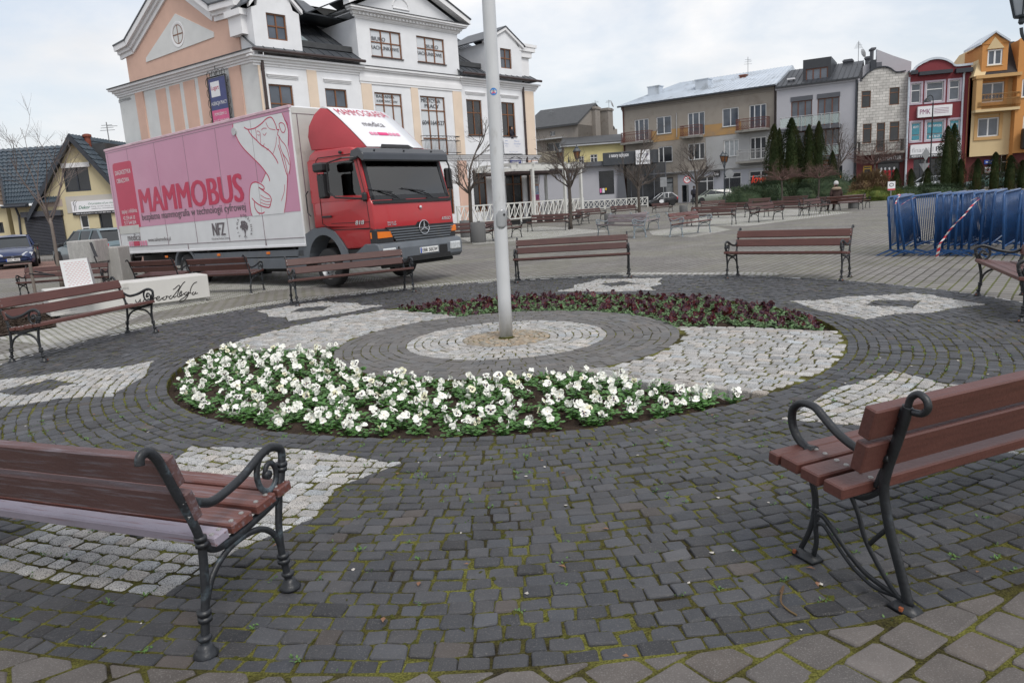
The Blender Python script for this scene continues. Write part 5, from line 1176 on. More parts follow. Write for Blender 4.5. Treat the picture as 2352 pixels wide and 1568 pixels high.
# eaves, gutters and roof on both sides
eav = [(-.1, mb0), (mb1, WD+.1)]
for i, (a, c_) in enumerate(((-.3, ent0 - .05), (ent1 + .05, WD+.1))):
    cornice(wo, a, c_, zt-.5, [(.12, .05), (.12, .12), (.14, .2), (.10, .34)], M_wht2)
    b = MB(); b.tube([(a-.25, -.50, HE-.36), (c_+.25, -.50, HE-.36)], .085, 8); b.build('gutter', M_gut, wo)
ZR = HE + 4.6; YR = 7.5; YE = -.45
rp = MB(); D_ = 13.0
for a, c_ in eav: rp.add([(a-.2, YE, HE-.36), (c_+(.2 if c_ == WD+.1 else 0), YE, HE-.36), (c_+(-2.6 if c_ == WD+.1 else 0), YR, ZR), (a+(0 if a > 0 else .2), YR, ZR)], [(0, 1, 2, 3)])
rp.add([(WD+.3, YE, HE-.36), (WD+.3, D_, HE-.36), (WD-2.5, 9.5, ZR), (WD-2.5, YR, ZR)], [(0, 1, 2, 3)]); rp.add([(0, YR, ZR), (WD-2.5, YR, ZR), (WD-2.5, 9.5, ZR), (0, 9.5, ZR)], [(0, 1, 2, 3)])
rf = rp.build('roof', M_roofm, wo)
b = MB()
for a, c_ in eav: seams(b, (a-.2, YE, HE-.36), (c_, YE, HE-.36), (c_ - (2.6 if c_ > mb1+1 else 0), YR, ZR), (a+(.2 if a < 0 else 0), YR, ZR), int((c_-a)/.55), .016, .03)
b.build('standing_seams', M_roofm, rf)
for a, c_ in eav: b = MB(); t_ = .12; yy = YE + (YR-YE)*t_; zz = HE-.36 + (ZR-HE+.36)*t_; b.bbox((a+.05, yy-.06, zz+.02), (c_-.05, yy+.06, zz+.34), .02); b.build('snow_guard', M_lead, rf)
def skylight(s, w_, t0, t1):
    P_ = lambda s_, t_, o: (s_, YE+(YR-YE)*t_, HE-.36+(ZR-HE+.36)*t_+o); b = MB()
    b.hull([P_(x, t, o) for x in (s, s+w_) for t in (t0, t1) for o in (0, .09)]); sk_ = b.build('skylight', M_lead, wo)
    b = MB(); b.hull([P_(x, t, o) for x in (s+.07, s+w_-.07) for t in (t0+.02, t1-.02) for o in (.08, .10)]); b.build('pane', mat('skylight_glass', (.30, .36, .38), .15), sk_)
skylight(W.px(*Z1(1930, 300))[0]+.2, 1.0, .20, .40); skylight(ent1+.2, .8, .20, .36)
def dormer(x0, x1, zl, ztop, gx, wr, label_gable=True):
    h = wr; b = MB(); wall_holes(b, x0, x1, HE-.38, zl, [h], y=-.02)
    b.add([(x, y, z) for x in (x0, x1) for y, z in ((-.02, HE-.38), (-.02, zl), (4, zl), (4, HE-.38))], [(0, 1, 2, 3), (7, 6, 5, 4)])
    b.prism([(x0, zl), (x0+.35, zl+.12), (gx-.75, ztop-.1), (gx, ztop), (gx+.75, ztop-.1), (x1-.35, zl+.12), (x1, zl)], -.02, .25); d_ = b.build('dormer', M_wht, wo)
    window(d_, h, M_brn, (.5,), (.48,), M_gl, y=-.02)
    for sx, xe in ((-1, x0), (1, x1)):
        q = MB(); q.prism([(xe+sx*.16, zl-.02), (gx, ztop+.0), (gx, ztop+.2), (xe+sx*.16, zl+.18)], -.16, .05); q.build('gable_moulding', M_wht2, d_)
        q = MB(); q.prism([(xe+sx*.30, zl+.10), (gx, ztop+.2), (gx, ztop+.28), (xe+sx*.30, zl+.18)], -.2, 3.6); q.build('dormer_roof', M_roofm, d_)
dw = R1(1593, 112, 1797, 372); dormer(W.px(*Z1(1490, 300))[0], W.px(*Z1(1912, 330))[0], W.px(*Z1(1912, 150))[1]+.1, W.px(*Z1(1912, 150))[1]+1.7, (dw[0]+dw[2])/2-.1, dw)
dw = R2(1677, 430, 1787, 622); dormer(W.px(*Z2(1540, 400))[0], W.px(*Z2(1865, 430))[0], W.px(*Z2(1865, 450))[1]+.1, W.px(*Z2(1725, 275))[1], W.px(*Z2(1725, 275))[0]-.1, dw)
# chimney-like end piece at the right eaves
x_, z_ = W.px(*Z2(1950, 640)); b = MB(); b.box((WD-1.15, .2, HE-.3), (WD-.15, 1.6, HE+1.3)); b.box((WD-1.25, .05, HE+1.3), (WD+.05, 1.7, HE+1.7)); b.box((WD-1.35, -.05, HE+1.7), (WD+.35, 1.8, HE+2.0)); b.box((WD-1.4, -.1, HE+2.0), (WD+.5, 1.85, HE+2.2)); b.build('corner_block', M_wht2, wo)
pipe(wo, W.px(*Z1(1560, 600))[0]+.0, .1, HE-.4, .085); pipe(wo, W.px(*Z2(1880, 900))[0]+.05, .1, HE-.4, .075)
# balcony rail on the middle door
r = R2(975, 1215, 1275, 1385); b = MB(); zb = zc1+.14; zr_ = r[3]-.05; x0, x1 = r[0]-.1, r[2]+.15
for z in (zb+.05, zr_-.28, zr_): b.tube([(x0, .0, z), (x0, -.45, z), (x1, -.45, z), (x1, .0, z)], .022, 6)
n = 26
for i in range(n+1): x = x0 + (x1-x0)*i/n; b.tube([(x, -.45, zb), (x, -.45, zr_-.28)], .011, 4)
for i in range(9): x = x0 + (x1-x0)*(i+.5)/9; b.tube([(x + math.cos(t)*.11, -.45, zr_-.14 + math.sin(t)*.10) for t in np.linspace(0, 5.6, 9)], .011, 4)
b.build('balcony_rail', mat('wrought_iron', (.02, .02, .022), .5), wo)
# ---- the gable side with its peach panels
# the side wall is set at right angles-ish: its own facade frame, parented to the building
sb_ = Vector((pS_.x, pS_.y, 0)); S = Fac(sb_, W.A + W.u*.0, 'side', 'x'); so2 = S.o; M_side_ = wo.matrix_basis.inverted() @ so2.matrix_basis
def sidepart(b, name, m):
    o = b.build(name, m, wo); o.matrix_local = M_side_; return o
SW = S.W; q1 = lambda x, y, off=0: S.px(*Z1(x, y), off)
zsc = HE-.3
b = MB(); wall_holes(b, 0, SW, 0, zsc, []); b.add([(0, 0, 0), (0, 0, zsc), (0, 6, zsc), (0, 6, 0)], [(0, 1, 2, 3)]); sidepart(b, 'side_wall', M_whs)
def sbar(name, m, a, b_): q = MB(); q.box(a, b_); return sidepart(q, name, m)
for x0, x1, y0 in ((610, 697, 800), (732, 823, 765), (856, 957, 725), (988, 1096, 680)):
    a = q1(x0, y0+10); c_ = q1(x1, y0-10); sbar('peach_panel', M_pch, (a[0], -.03, 1.5), (c_[0], 0, (a[1]+c_[1])/2))
for x0, x1, m in ((1262, 1362, M_pch), (385, 455, M_pch)): sbar('pilaster', m, (q1(x0, 520)[0], -.09, .3), (q1(x1, 520)[0], 0, zsc-.5))
sbar('corner_strip', M_crm, (SW-.02, -.06, .3), (SW+.0, 0, zsc-.5)) if False else None
xa = q1(330, 900)[0]; za = q1(330, 930)[1]; bx = MB(); bx.box((xa-.45, .3, 0), (xa+.7, 5, za)); sidepart(bx, 'side_buttress', M_pch)
q = MB(); q.box((xa-.6, .15, za), (xa+.75, 5, za+.12)); q.box((xa-.75, .0, za+.12), (xa+.85, 5, za+.3)); sidepart(q, 'buttress_cornice', M_wht2)
q = MB(); z = zsc-.5
for dz, o_ in ((.12, .08), (.12, .16), (.14, .26), (.14, .42)): q.box((-o_, -o_, z), (SW+.02, .02, z+dz-.002)); z += dz
sidepart(q, 'side_cornice', M_wht2); q = MB(); q.box((-.48, -.48, z), (SW+.02, .02, z+.05)); sidepart(q, 'flashing', M_lead)
# gable
zg = z + .05; gl_, gr_ = q1(345, 520)[0], q1(1340, 330)[0]; apx = q1(760, -100); zap = q1(780, 30)[1] + 1.25
xap = q1(780, 30)[0]; A_ = q1(345, 520); zsh = q1(420, 400)[1]
L0 = q1(295, 440); zl = L0[1] - .2; R0 = q1(1340, 110)
gp = [(gl_, zg), (gr_+.15, zg), (gr_+.15, zl+.1), (gr_-1.7, zl+.25), (xap, zap), (gl_+1.0, zl+.1), (gl_, zl-.1)]
q = MB(); q.prism(gp, 0, .4); sidepart(q, 'gable_wall', M_pch)
tri = [(q1(530, 560)), (q1(1137, 335)), (q1(1135, 290)), (q1(790, 125)), (q1(530, 520))]
q = MB(); q.prism(tri, -.04, 0); sidepart(q, 'gable_field', M_whs)
def rake(pts, name='gable_cornice'):
    P = [Vector((p[0], 0, p[1])) for p in pts]
    for i in range(len(P)-1):
        a, c_ = P[i], P[i+1]; n_ = Vector((-(c_-a).z, 0, (c_-a).x)).normalized(); n_ = n_ if n_.z > 0 else -n_
        for lo, hi, out_ in ((-.45, -.2, .10), (-.2, .0, .22), (.0, .3, .40)):
            q = MB(); q.prism([tuple((a+n_*lo)[k] for k in (0, 2)), tuple((c_+n_*lo)[k] for k in (0, 2)), tuple((c_+n_*hi)[k] for k in (0, 2)), tuple((a+n_*hi)[k] for k in (0, 2))], -out_, .02); sidepart(q, name, M_wht2)
        q = MB(); q.prism([tuple((a+n_*.3)[k] for k in (0, 2)), tuple((c_+n_*.3)[k] for k in (0, 2)), tuple((c_+n_*.38)[k] for k in (0, 2)), tuple((a+n_*.38)[k] for k in (0, 2))], -.44, 9); sidepart(q, 'gable_roof', M_roofm)
rake([(gl_-.55, zl), (gl_+.95, zl+.12)]); rake([(gl_+.95, zl+.12), (xap, zap)]); rake([(xap, zap), (gr_-1.7, zl+.35)]); rake([(gr_-1.7, zl+.35), (gr_+.6, zl+.25)])
q = MB(); r_ = (q1(770, 300)[0]-q1(858, 300)[0])/-2; oc = q1(815, 310); Mo = Matrix.Translation((oc[0], 0, oc[1])) @ WY
q.lathe([(.68, 0), (.68, .06), (.56, .05), (.56, 0)], 28, Mo, caps=False); sidepart(q, 'oculus_surround', M_wht2)
q = MB(); q.lathe([(.56, .03), (.48, .05), (.48, .0)], 28, Mo, caps=False); q.box((oc[0]-.03, -.05, oc[1]-.5), (oc[0]+.03, -.02, oc[1]+.5)); q.box((oc[0]-.5, -.052, oc[1]-.03), (oc[0]+.5, -.02, oc[1]+.03)); fo_ = sidepart(q, 'round_window', M_brn)
q = MB(); q.lathe([(.5, .02), (0, .021)], 28, Mo); pn = q.build('pane', M_gl, fo_)
# corner block at the right end of the gable
q = MB(); q.box((gr_-.1, -.35, zl-1.2), (gr_+1.0, .6, zl-.3)); q.box((gr_-.2, -.5, zl-.3), (gr_+1.15, .7, zl)); sidepart(q, 'corner_block', M_wht2)
# vertical sign on the side wall
r = (q1(1115, 715), q1(1295, 1150)); sx0, sx1, z1_, z0_ = r[0][0], q1(1265, 690)[0], q1(1180, 700)[1], 4.2
sg = thing('sign_board', 'tall blue and pink job agency sign in a wrought iron frame on the side wall', 'sign', so2.matrix_basis @ Vector(((sx0+sx1)/2, -.25, z0_)), so2.rotation_euler.z)
w_ = (sx1-sx0)/2; H = z1_-z0_; M_navy = mat('navy_board', (.035, .045, .17), .35)
bar(sg, 'board', M_navy, (-w_, 0, 0), (w_, .06, H)); bar(sg, 'pink_band', mat('pink_board', (.62, .10, .24), .35), (-w_, -.006, H*.50), (w_, 0, H*.66)); bar(sg, 'white_label', M_wpr, (-w_*.8, -.006, H*.80), (w_*.25, 0, H*.96))
ptext(sg, 'Logart', -w_*.72, H*.86, w_*.9, H*.06, M_crim, -.01); t = MB()
for tx, z, h_, wd_ in (('AGENCJA PRACY', .70, .05, 1.85), ('POMOŻEMY CI', .60, .04, 1.4), ('ZNALEŹĆ ZATRUDNIENIE', .53, .035, 1.8), ('TEL. 535 33 77 55', .43, .05, 1.9), ('OFERTY PRACY:', .28, .045, 1.5)): t.text(tx, FR(-w_*wd_/2, H*z, -.012), w_*wd_, H*h_, bold=.012)
t.build('lettering', M_wpr, sg)
q = MB(); 
for a, c_ in (((-w_-.06, .0), (-w_-.06, H+.05)), ((w_+.06, 0), (w_+.06, H+.05)), ((-w_-.06, H+.05), (w_+.06, H+.05)), ((-w_-.06, H*.36), (w_+.06, H*.36))): q.tube([(a[0], -.01, a[1]), (c_[0], -.01, c_[1])], .035, 6)
for i in range(9):
    for sx in (-1, 1): cz_ = H*(.08 + .11*i); q.tube([(sx*(w_+.10) + sx*abs(math.sin(t))*.16, 0, cz_ + math.cos(t)*H*.045) for t in np.linspace(0, 3.6, 7)], .016, 4)
for x in (-.55, -.2, .2, .55): q.tube([(x*w_*1.6 + math.cos(t)*.15, 0, H+.2 + math.sin(t)*.17) for t in np.linspace(-.5, 4.3, 9)], .018, 4)
q.tube([(0, 0, H+.05), (0, 0, H+.6)], .02, 4); q.build('iron_frame', M_blk, sg)
bpy.data.objects.remove(so2)
# small signs and poster by the right corner
def small_sign(r, label, rows, m=M_navy, txm=M_wpr, frame=True):
    t_, w2_, H_ = sign('sign_board', label, W, r, m, y=-.14, th=.04)
    t = MB()
    for tx, z0__, z1__ in rows: t.text(tx, FR(-w2_*.85, H_*z0__, -.006), w2_*1.7, H_*(z1__-z0__), bold=.01)
    t.build('lettering', txm, t_)
    if frame:
        q = MB()
        for sx in (-1, 1): q.tube([(sx*(w2_+.06) , 0, -.05), (sx*(w2_+.14), 0, H_*.5), (sx*(w2_+.06), 0, H_+.1)], .02, 4)
        q.tube([(-w2_-.06, 0, H_+.08), (-w2_*.4, 0, H_+.2), (0, 0, H_+.26), (w2_*.4, 0, H_+.2), (w2_+.06, 0, H_+.08)], .02, 4); q.build('iron_frame', M_blk, t_)
    return t_
small_sign(W.rect(*Z6(690, 462), *Z6(797, 520)), 'blue and white job agency sign over the pergola', [('AGENCJA PRACY', .62, .85), ('www.logart.com.pl', .2, .42)])
small_sign(W.rect(*Z6(900, 470), *Z6(957, 515)), 'small framed plate on the corner of the white building, upper one', [('KANCELARIA', .5, .75)], M_wpr, M_letter)
small_sign(W.rect(*Z6(905, 582), *Z6(962, 690)), 'framed column of small plates low on the corner of the white building', [('GABINET', .75, .85), ('BIURO', .5, .6), ('NOTARIUSZ', .2, .3)], M_wpr, M_letter)
po_ = small_sign(W.rect(*Z6(912, 712), *Z6(965, 792)), 'blue and white poster of a face on the corner of the white building', [('*', .2, .9)], mat('poster_blue', (.35, .50, .70), .4, var=.5, sc=6), M_wpr, False)
po2 = small_sign(W.rect(*Z6(916, 795), *Z6(968, 842)), 'bright pink poster below the blue one', [('WALENTYNKI', .55, .8), ('NA RYNKU', .2, .4)], mat('poster_pink', (.72, .16, .42), .4), M_letter, False)
bn = small_sign(W.rect(*Z6(625, 255), *Z6(815, 400)), 'large white banner with two names under the right window', [(' ', 0, 1)], M_wpr, M_letter, False)
b = MB(); 
for tx, x0, x1, z0__, z1__ in (('Julia', -.92, -.6, .80, .90), ('Pitera', -.95, -.55, .62, .72), ('Marcin', .1, .62, .80, .90), ('Kierwiński', .05, .75, .62, .73), ('Poseł', -.9, -.6, .48, .53), ('Poseł na', .2, .55, .48, .53), ('lokal nr 22, II piętro', -.5, .4, .08, .14)):
    Hh = bn.children[0].dimensions.z; ww = bn.children[0].dimensions.x/2; b.text(tx, FR(ww*x0, Hh*z0__, -.007), ww*(x1-x0), Hh*(z1__-z0__))
b.build('names', mat('pale_blue_print', (.25, .33, .55), .5), bn)
# the face at the window
pw = thing('person', 'person in dark clothes looking out of the right upper window of the white building', 'person', W.o.matrix_basis @ Vector((h1[5][0] + (h1[5][2]-h1[5][0])*.68, .09, h1[5][1]+.05)), W.o.rotation_euler.z)
# ================================================================= YELLOW HOUSE ON THE LEFT
M_yel = plaster('pale_yellow_render', (.55, .48, .31), (.49, .43, .29), .35); M_gyl = plaster('grey_render_band', (.45, .43, .40)); 
def tile_mat(name, c1, c2, bw=.30, bh=.34):
    m = bpy.data.materials.new(name); m.use_nodes = True; t = m.node_tree; b = t.nodes['Principled BSDF']; L = t.links.new; b.inputs['Roughness'].default_value = .45
    tc = t.nodes.new('ShaderNodeTexCoord'); nz = t.nodes.new('ShaderNodeTexNoise'); nz.inputs['Scale'].default_value = 2; L(tc.outputs['Object'], nz.inputs['Vector'])
    r = t.nodes.new('ShaderNodeValToRGB'); r.color_ramp.elements[0].position = .35; r.color_ramp.elements[1].position = .65; r.color_ramp.elements[0].color = (*c1, 1); r.color_ramp.elements[1].color = (*c2, 1)
    L(nz.outputs[0], r.inputs[0]); L(r.outputs[0], b.inputs['Base Color']); return m
M_tile = tile_mat('blue_grey_roof_tiles', (.040, .058, .078), (.058, .080, .10)); M_tile2 = tile_mat('brown_roof_tiles', (.10, .07, .05), (.14, .10, .07))
def tiled(b, p00, p10, p11, p01, cols, rows, lift=.05):
    # pressed tile sheet: stepped courses with waves, as real geometry
    p00, p10, p11, p01 = map(Vector, (p00, p10, p11, p01)); n = (p10-p00).cross(p01-p00).normalized()
    if n.z < 0: n = -n
    S_ = 4; idx = []
    for r in range(rows):
        for e, l in ((0, lift), (1, .0)):
            t = (r+e)/rows; row = []
            for c in range(cols*S_+1):
                s = c/(cols*S_); p = p00.lerp(p10, s).lerp(p01.lerp(p11, s), t) + n*(l + .035*math.sin(2*math.pi*c/S_)); row.append(len(b.v)); b.v.append(tuple(p))
            idx.append(row)
    for a, c in zip(idx[:-1], idx[1:]):
        for k in range(len(a)-1): b.f.append((a[k], a[k+1], c[k+1], c[k])); b.mi.append(0)
H_ = Fac(AT(20, 43.5), AT(300, 43.5), 'yellow_house', 'yellow house with a steep blue-grey tiled gable and a dark roller shutter', 'house')
ho = H_.o; r3 = lambda a, b, c, d: H_.rect(*Z3(a, b), *Z3(c, d)); p3 = lambda x, y, off=0: H_.px(*Z3(x, y), off)
gx, gz = p3(662, 345); le = p3(300, 930); ex = p3(80, 900)[0]; zwl = p3(200, 960)[1]; gw = gx - p3(345, 900)[0]; re_ = gx + gw
hw = r3(552, 607, 820, 812); hs = r3(215, 1015, 632, 1425); hs[1] = .14; hd = r3(705, 1030, 800, 1125); hd[1] = .2; hx = r3(878, 1012, 1010, 1110); hx[1] = 1.0
b = MB(); wall_holes(b, ex, re_+.2, 0, zwl, [hs, hd, hx]); sl = (gz-zwl)/gw; zb_ = hw[1]
b.prism([(gx-gw, zwl), (gx+gw, zwl), (gx + (gz-zb_)/sl, zb_), (gx - (gz-zb_)/sl, zb_)], 0, .2)
b.prism([(gx - (gz-zb_)/sl, zb_), (hw[0], zb_), (hw[0], hw[3]), (gx - (gz-hw[3])/sl, hw[3])], 0, .2); b.prism([(hw[2], zb_), (gx + (gz-zb_)/sl, zb_), (gx + (gz-hw[3])/sl, hw[3]), (hw[2], hw[3])], 0, .2)
b.prism([(gx - (gz-hw[3])/sl, hw[3]), (gx + (gz-hw[3])/sl, hw[3]), (gx, gz)], 0, .2); b.add([(ex, 0, 0), (ex, 0, zwl), (ex, 7, zwl), (ex, 7, 0)], [(0, 1, 2, 3)])
b.build('wall', M_yel, ho)
window(ho, hw, M_dfr, (.5,), (), M_gl2, dep=.1); r = r3(552, 572, 802, 598); bar(ho, 'shutter_box', M_wfr, (r[0]-.02, -.10, r[1]), (r[2]+.05, 0, r[3]))
q = MB(); z = hs[1]
while z < hs[3]-.25: q.prism([(-.06, z), (-.10, z+.02), (-.10, z+.06), (-.06, z+.08)], hs[0], hs[2], plane='yz'); z += .085
q.build('roller_shutter', mat('shutter_grey', (.055, .058, .07), .45, var=.1), ho); bar(ho, 'shutter_box', mat('shutter_grey', ()), (hs[0]-.05, -.28, hs[3]-.25), (hs[2]+.05, 0, hs[3]+.06))
window(ho, hd, M_wfr, (), (.35,), M_gl2, name='door'); window(ho, hx, M_dfr, (), (), M_gl2, name='shop_window')
bar(ho, 'grey_band', M_gyl, (p3(590, 900)[0], -.03, p3(700, 1010)[1]), (re_+.2, 0, p3(700, 860)[1])); bar(ho, 'pink_patch', plaster('pinkish_render', (.42, .35, .31)), (p3(385, 900)[0], -.02, p3(500, 955)[1]), (p3(555, 900)[0], 0, p3(500, 892)[1]))
q = MB(); lz = le[1]
D2 = 6.0
OH = .45                                               # overhang of the gable roof
for sx in (-1, 1):
    e = gx + sx*(gw+.55); ze = gz - sl*(gw+.55)
    t_ = MB(); a0 = (e, -OH, ze+.22) ; a1 = (e, D2, ze+.22); c1_ = (gx, D2, gz+.22); c0_ = (gx, -OH, gz+.22)
    tiled(t_, a0, a1, c1_, c0_, 20, 15); t_.build('roof', M_tile, ho)
    v_ = MB(); v_.prism([(e, ze-.12), (gx, gz-.18), (gx, gz+.24), (e, ze+.22)], -OH-.04, -OH+.02); v_.prism([(e, ze+.02), (gx, gz+.02), (gx, gz+.10), (e, ze+.12)], -OH, D2); v_.build('verge_board', M_dfr, ho)
zl_ = p3(200, 940)[1]; zr_ = p3(200, 437)[1] + .55; yl = 4.6
x0_ = p3(-60, 700)[0] ; x0e = p3(92, 960)[0]; t_ = MB(); tiled(t_, (x0e, -.45, zl_), (gx-gw*.55, -.45, zl_), (gx, yl, zr_), (x0e-3.2, yl, zr_), 22, 15); lr = t_.build('roof', M_tile, ho)
q = MB(); q.tube([(x0e-.1, -.58, zl_-.08), (gx-gw-.4, -.58, zl_-.08)], .08, 8); q.tube([(p3(165, 950)[0], -.3, zl_-.1), (p3(165, 950)[0], -.12, zl_-.6), (p3(195, 1250)[0], -.12, .15)], .06, 8)
q.box((x0e, -.5, zl_-.14), (gx-gw-.35, -.40, zl_+.10)); q.hull([(x0e-.05, -.5, zl_-.16), (x0e+.1, -.5, zl_+.1), (x0e-3.3, yl, zr_+.1), (x0e-3.1, yl, zr_-.1), (x0e-.1, -.4, zl_-.1), (x0e-3.2, yl+.1, zr_)]); q.build('gutter', M_dfr, ho)
cx_ = p3(712, 340)[0]; q = MB(); q.lathe([(.17, 0), (.17, 1.6), (.24, 1.63), (.24, 1.75), (.12, 1.8)], 16, Matrix.Translation((cx_+.0, .8, gz-1.5))); q.build('chimney', mat('terracotta', (.22, .06, .035), .7, var=.2), ho)
rdm = r3(742, 398, 842, 500); q = MB(); q.box((rdm[0]+.1, .8, rdm[1]-1), (rdm[2]+.3, 3, rdm[3]+.1)); q.build('roof_box', M_lead, ho)
t_ = MB(); xr = p3(850, 420)[0]; tiled(t_, (xr, 1.2, gz-4.2), (xr+7.5, 1.2, gz-4.2), (xr+6.5, 4.6, gz-.8), (xr, 4.6, gz-.8), 18, 10); t_.build('roof', M_tile, ho)
# shop sign
r = r3(645, 912, 1005, 1012); sg, w_, Hs = sign('shop_sign', 'long white shop sign with green script and a black strip on the yellow house', H_, [r[0], r[1], r[2]+.6, r[3]], M_wpr, y=-.12)
bar(sg, 'black_strip', M_blk, (-w_, -.01, -.02), (w_, 0, Hs*.20)); t = MB(); t.text('Dekor', FR(-w_*.72, Hs*.42, -.006), w_*.48, Hs*.24, shear=.3, bold=.01); t.text('Od projektu aż po montaż', FR(-w_*.3, Hs*.66, -.006), w_*1.2, Hs*.2, shear=.3); t.build('script', mat('green_print', (.03, .16, .09), .5), sg)
t = MB(); t.text('Rolety, karnisze, żaluzje, firany', FR(-w_*.2, Hs*.50, -.006), w_*1.0, Hs*.10); t.text('zasłony, moskitiery', FR(-w_*.2, Hs*.34, -.006), w_*1.0, Hs*.10)
t.ribbon([(0, 0), (.06, .25), (.0, .45), (.16, .62)], .04, FR(-w_*.92, Hs*.30, -.006)); t.ribbon([(.1, 0), (.14, .25), (.1, .4), (.24, .55)], .03, FR(-w_*.92, Hs*.30, -.006)); t.build('small_print', M_letter, sg)
t = MB(); t.text('Plac Kościuszki 3, tel. 534 804 034, 784 090', FR(-w_*.85, Hs*.04, -.014), w_*1.8, Hs*.10, bold=.02); t.build('strip_print', M_wpr, sg)
# neighbour at the very left
N_ = Fac(AT(-120, 44), AT(24, 44), 'neighbour_house', 'yellowish house with brown tiles cut by the left edge of the picture', 'house')
no = N_.o; zz = N_.px(*Z3(30, 950))[1]; wn_ = N_.rect(*Z3(-60, 1100), *Z3(42, 1190)); b = MB(); wall_holes(b, 0, N_.W, 0, zz, [wn_]); shell(b, N_.W, zz, 6); b.build('wall', M_yel, no); window(no, wn_, M_dfr, (.5,), (), M_gl2)
t_ = MB(); tiled(t_, (-1, -.4, zz), (N_.W+.3, -.4, zz), (N_.W-2.4, 3.5, zz+3), (-1, 3.5, zz+3), 12, 10); t_.build('roof', M_tile2, no)
# ================================================================= LOW SHOP, REAR HOUSES
M_lgr = plaster('light_grey_shop_render', (.40, .40, .43), var=.03); M_dgr = plaster('dark_grey_render', (.115, .12, .135), var=.05); M_brr = plaster('grey_brown_render', (.27, .245, .22), (.20, .17, .15), .36, 1.2)
Ls = Fac(AT(1226, 86), AT(1440, 84.5), 'low_shop', 'low light grey shop with one big square window behind the white fence', 'shop')
lo_ = Ls.o; t1 = lambda x, y, off=0: Ls.px(*T1(x, y), off); lw = Ls.rect(*T1(770, 1140), *T1(935, 1375)); zt_ = t1(600, 1095)[1]; xe = t1(985, 1300)[0]
b = MB(); wall_holes(b, 0, xe, 0, zt_, [lw]); shell(b, xe, zt_, 8); b.build('wall', M_lgr, lo_); window(lo_, lw, M_dfr, (), (), M_gl2, fw=.05, dep=.15)
q = MB(); q.prism([(xe-.25, 0), (xe+.9, 0), (xe+.45, zt_), (xe+.02, zt_), (xe-.25, .2)], -.35, 3); q.build('slanted_wall', M_dgr, lo_)
bar(lo_, 'plinth', M_dgr, (0, -.05, 0), (xe, 0, .9)); zf_ = t1(600, 1060)[1]
ew = t1(1200, 1300)[0]; q = MB(); q.box((xe+.9, .9, 0), (ew+3.0, 1.0, zt_)); q.build('glazed_entrance', M_gl2, lo_); q = MB(); 
for x in (xe+1.3, xe+2.6, xe+3.9, xe+5.2): q.box((x, .82, 0), (x+.1, .95, zt_))
q.box((xe+.9, .8, zt_*.72), (ew+3, .95, zt_*.72+.15)); q.build('door_frames', M_dgr, lo_)
q = MB(); q.box((-.1, -.6, zt_), (t1(1360, 1060)[0], 8, zf_+.12)); q.build('flat_roof', M_dgr, lo_)
fr_ = Ls.rect(*T1(812, 952), *T1(1362, 1050)); q = MB(); q.bbox((fr_[0], -.9, fr_[1]), (fr_[2]-.3, .4, fr_[3]), .05); q.lathe([(.65, fr_[1]), (.65, fr_[3])], 20, Matrix.Translation((fr_[2]-.3, -.25, 0))); q.build('fascia', mat('anthracite_board', (.045, .05, .058), .5), lo_)
t = MB(); t.text('z natury najlepsze', FR(t1(880, 1000)[0], t1(880, 1012)[1], -.91), t1(1082, 1000)[0]-t1(880, 1000)[0], .55, bold=.02); t.build('fascia_lettering', M_wpr, lo_)
r = Ls.rect(*T1(1152, 925), *T1(1302, 1063)); sg, w_, Hs = sign('ice_cream_sign', 'white square sign reading LODY PRAWDZIWE on the corner of the low shop', Ls, r, M_wpr, y=-1.25, th=.25)
ptext(sg, 'LODY', -w_*.85, Hs*.42, w_*1.3, Hs*.34, M_letter, -.01, .0); ptext(sg, 'PRAWDZIWE', -w_*.85, Hs*.12, w_*1.7, Hs*.16, M_letter, -.01, .015, name='small_lettering')
q = MB(); q.hull([(w_*.6, -.012, Hs*.50), (w_*.45, -.012, Hs*.72), (w_*.78, -.012, Hs*.72)]); q.build('cone_picture', mat('sign_violet', (.12, .12, .35), .5), sg)
for a, c_, m, lb in ((T1(777, 1318), T1(802, 1362), mat('poster_pink', ()), 'pink notice'), (T1(808, 1316), T1(833, 1362), M_wpr, 'white notice'), (T1(838, 1313), T1(856, 1335), mat('notice_yellow', (.7, .45, .02), .5), 'yellow notice')):
    r = Ls.rect(*a, *c_); s_, w_, Hs = sign('notice', lb + ' taped inside the square window of the low shop', Ls, r, m, y=.10, th=.01, cat='notice')
Yh = Fac(AT(1300, 93), AT(1436, 92), 'yellow_annex', 'low lemon yellow annex with a dark roof behind the low shop', 'building')
yo = Yh.o; yw = [Yh.rect(*T1(682, 965), *T1(760, 1070)), Yh.rect(*T1(560, 985), *T1(620, 1080))]; zt_ = Yh.px(*T1(500, 870))[1]; b = MB(); wall_holes(b, 0, Yh.W, 0, zt_, yw); shell(b, Yh.W, zt_, 7); b.build('wall', plaster('lemon_render', (.62, .54, .27)), yo)
for h in yw: window(yo, h, M_wfr, (.5,), (.3,), M_gl2)
q = MB(); q.hull([(x, y, z) for x in (-.5, Yh.W) for y, z in ((-.4, zt_-.05), (-.4, zt_+.15), (7, zt_+1.5), (7, zt_+1.3))]); q.build('roof', M_lead, yo); bar(yo, 'gutter', M_alu, (-.5, -.55, zt_-.12), (Yh.W, -.40, zt_+.03))
Rh = Fac(AT(1222, 104), AT(1334, 100), 'rear_house', 'grey-brown house with a dark roof, balcony and tall chimneys behind the shop', 'house')
ro = Rh.o; t1 = lambda x, y, off=0: Rh.px(*T1(x, y), off); za_, zb__ = t1(95, 700)[1], t1(455, 660)[1]; zt_ = (za_+zb__)/2; rw = [Rh.rect(*T1(258, 722), *T1(315, 765)), Rh.rect(*T1(228, 845), *T1(450, 955))]
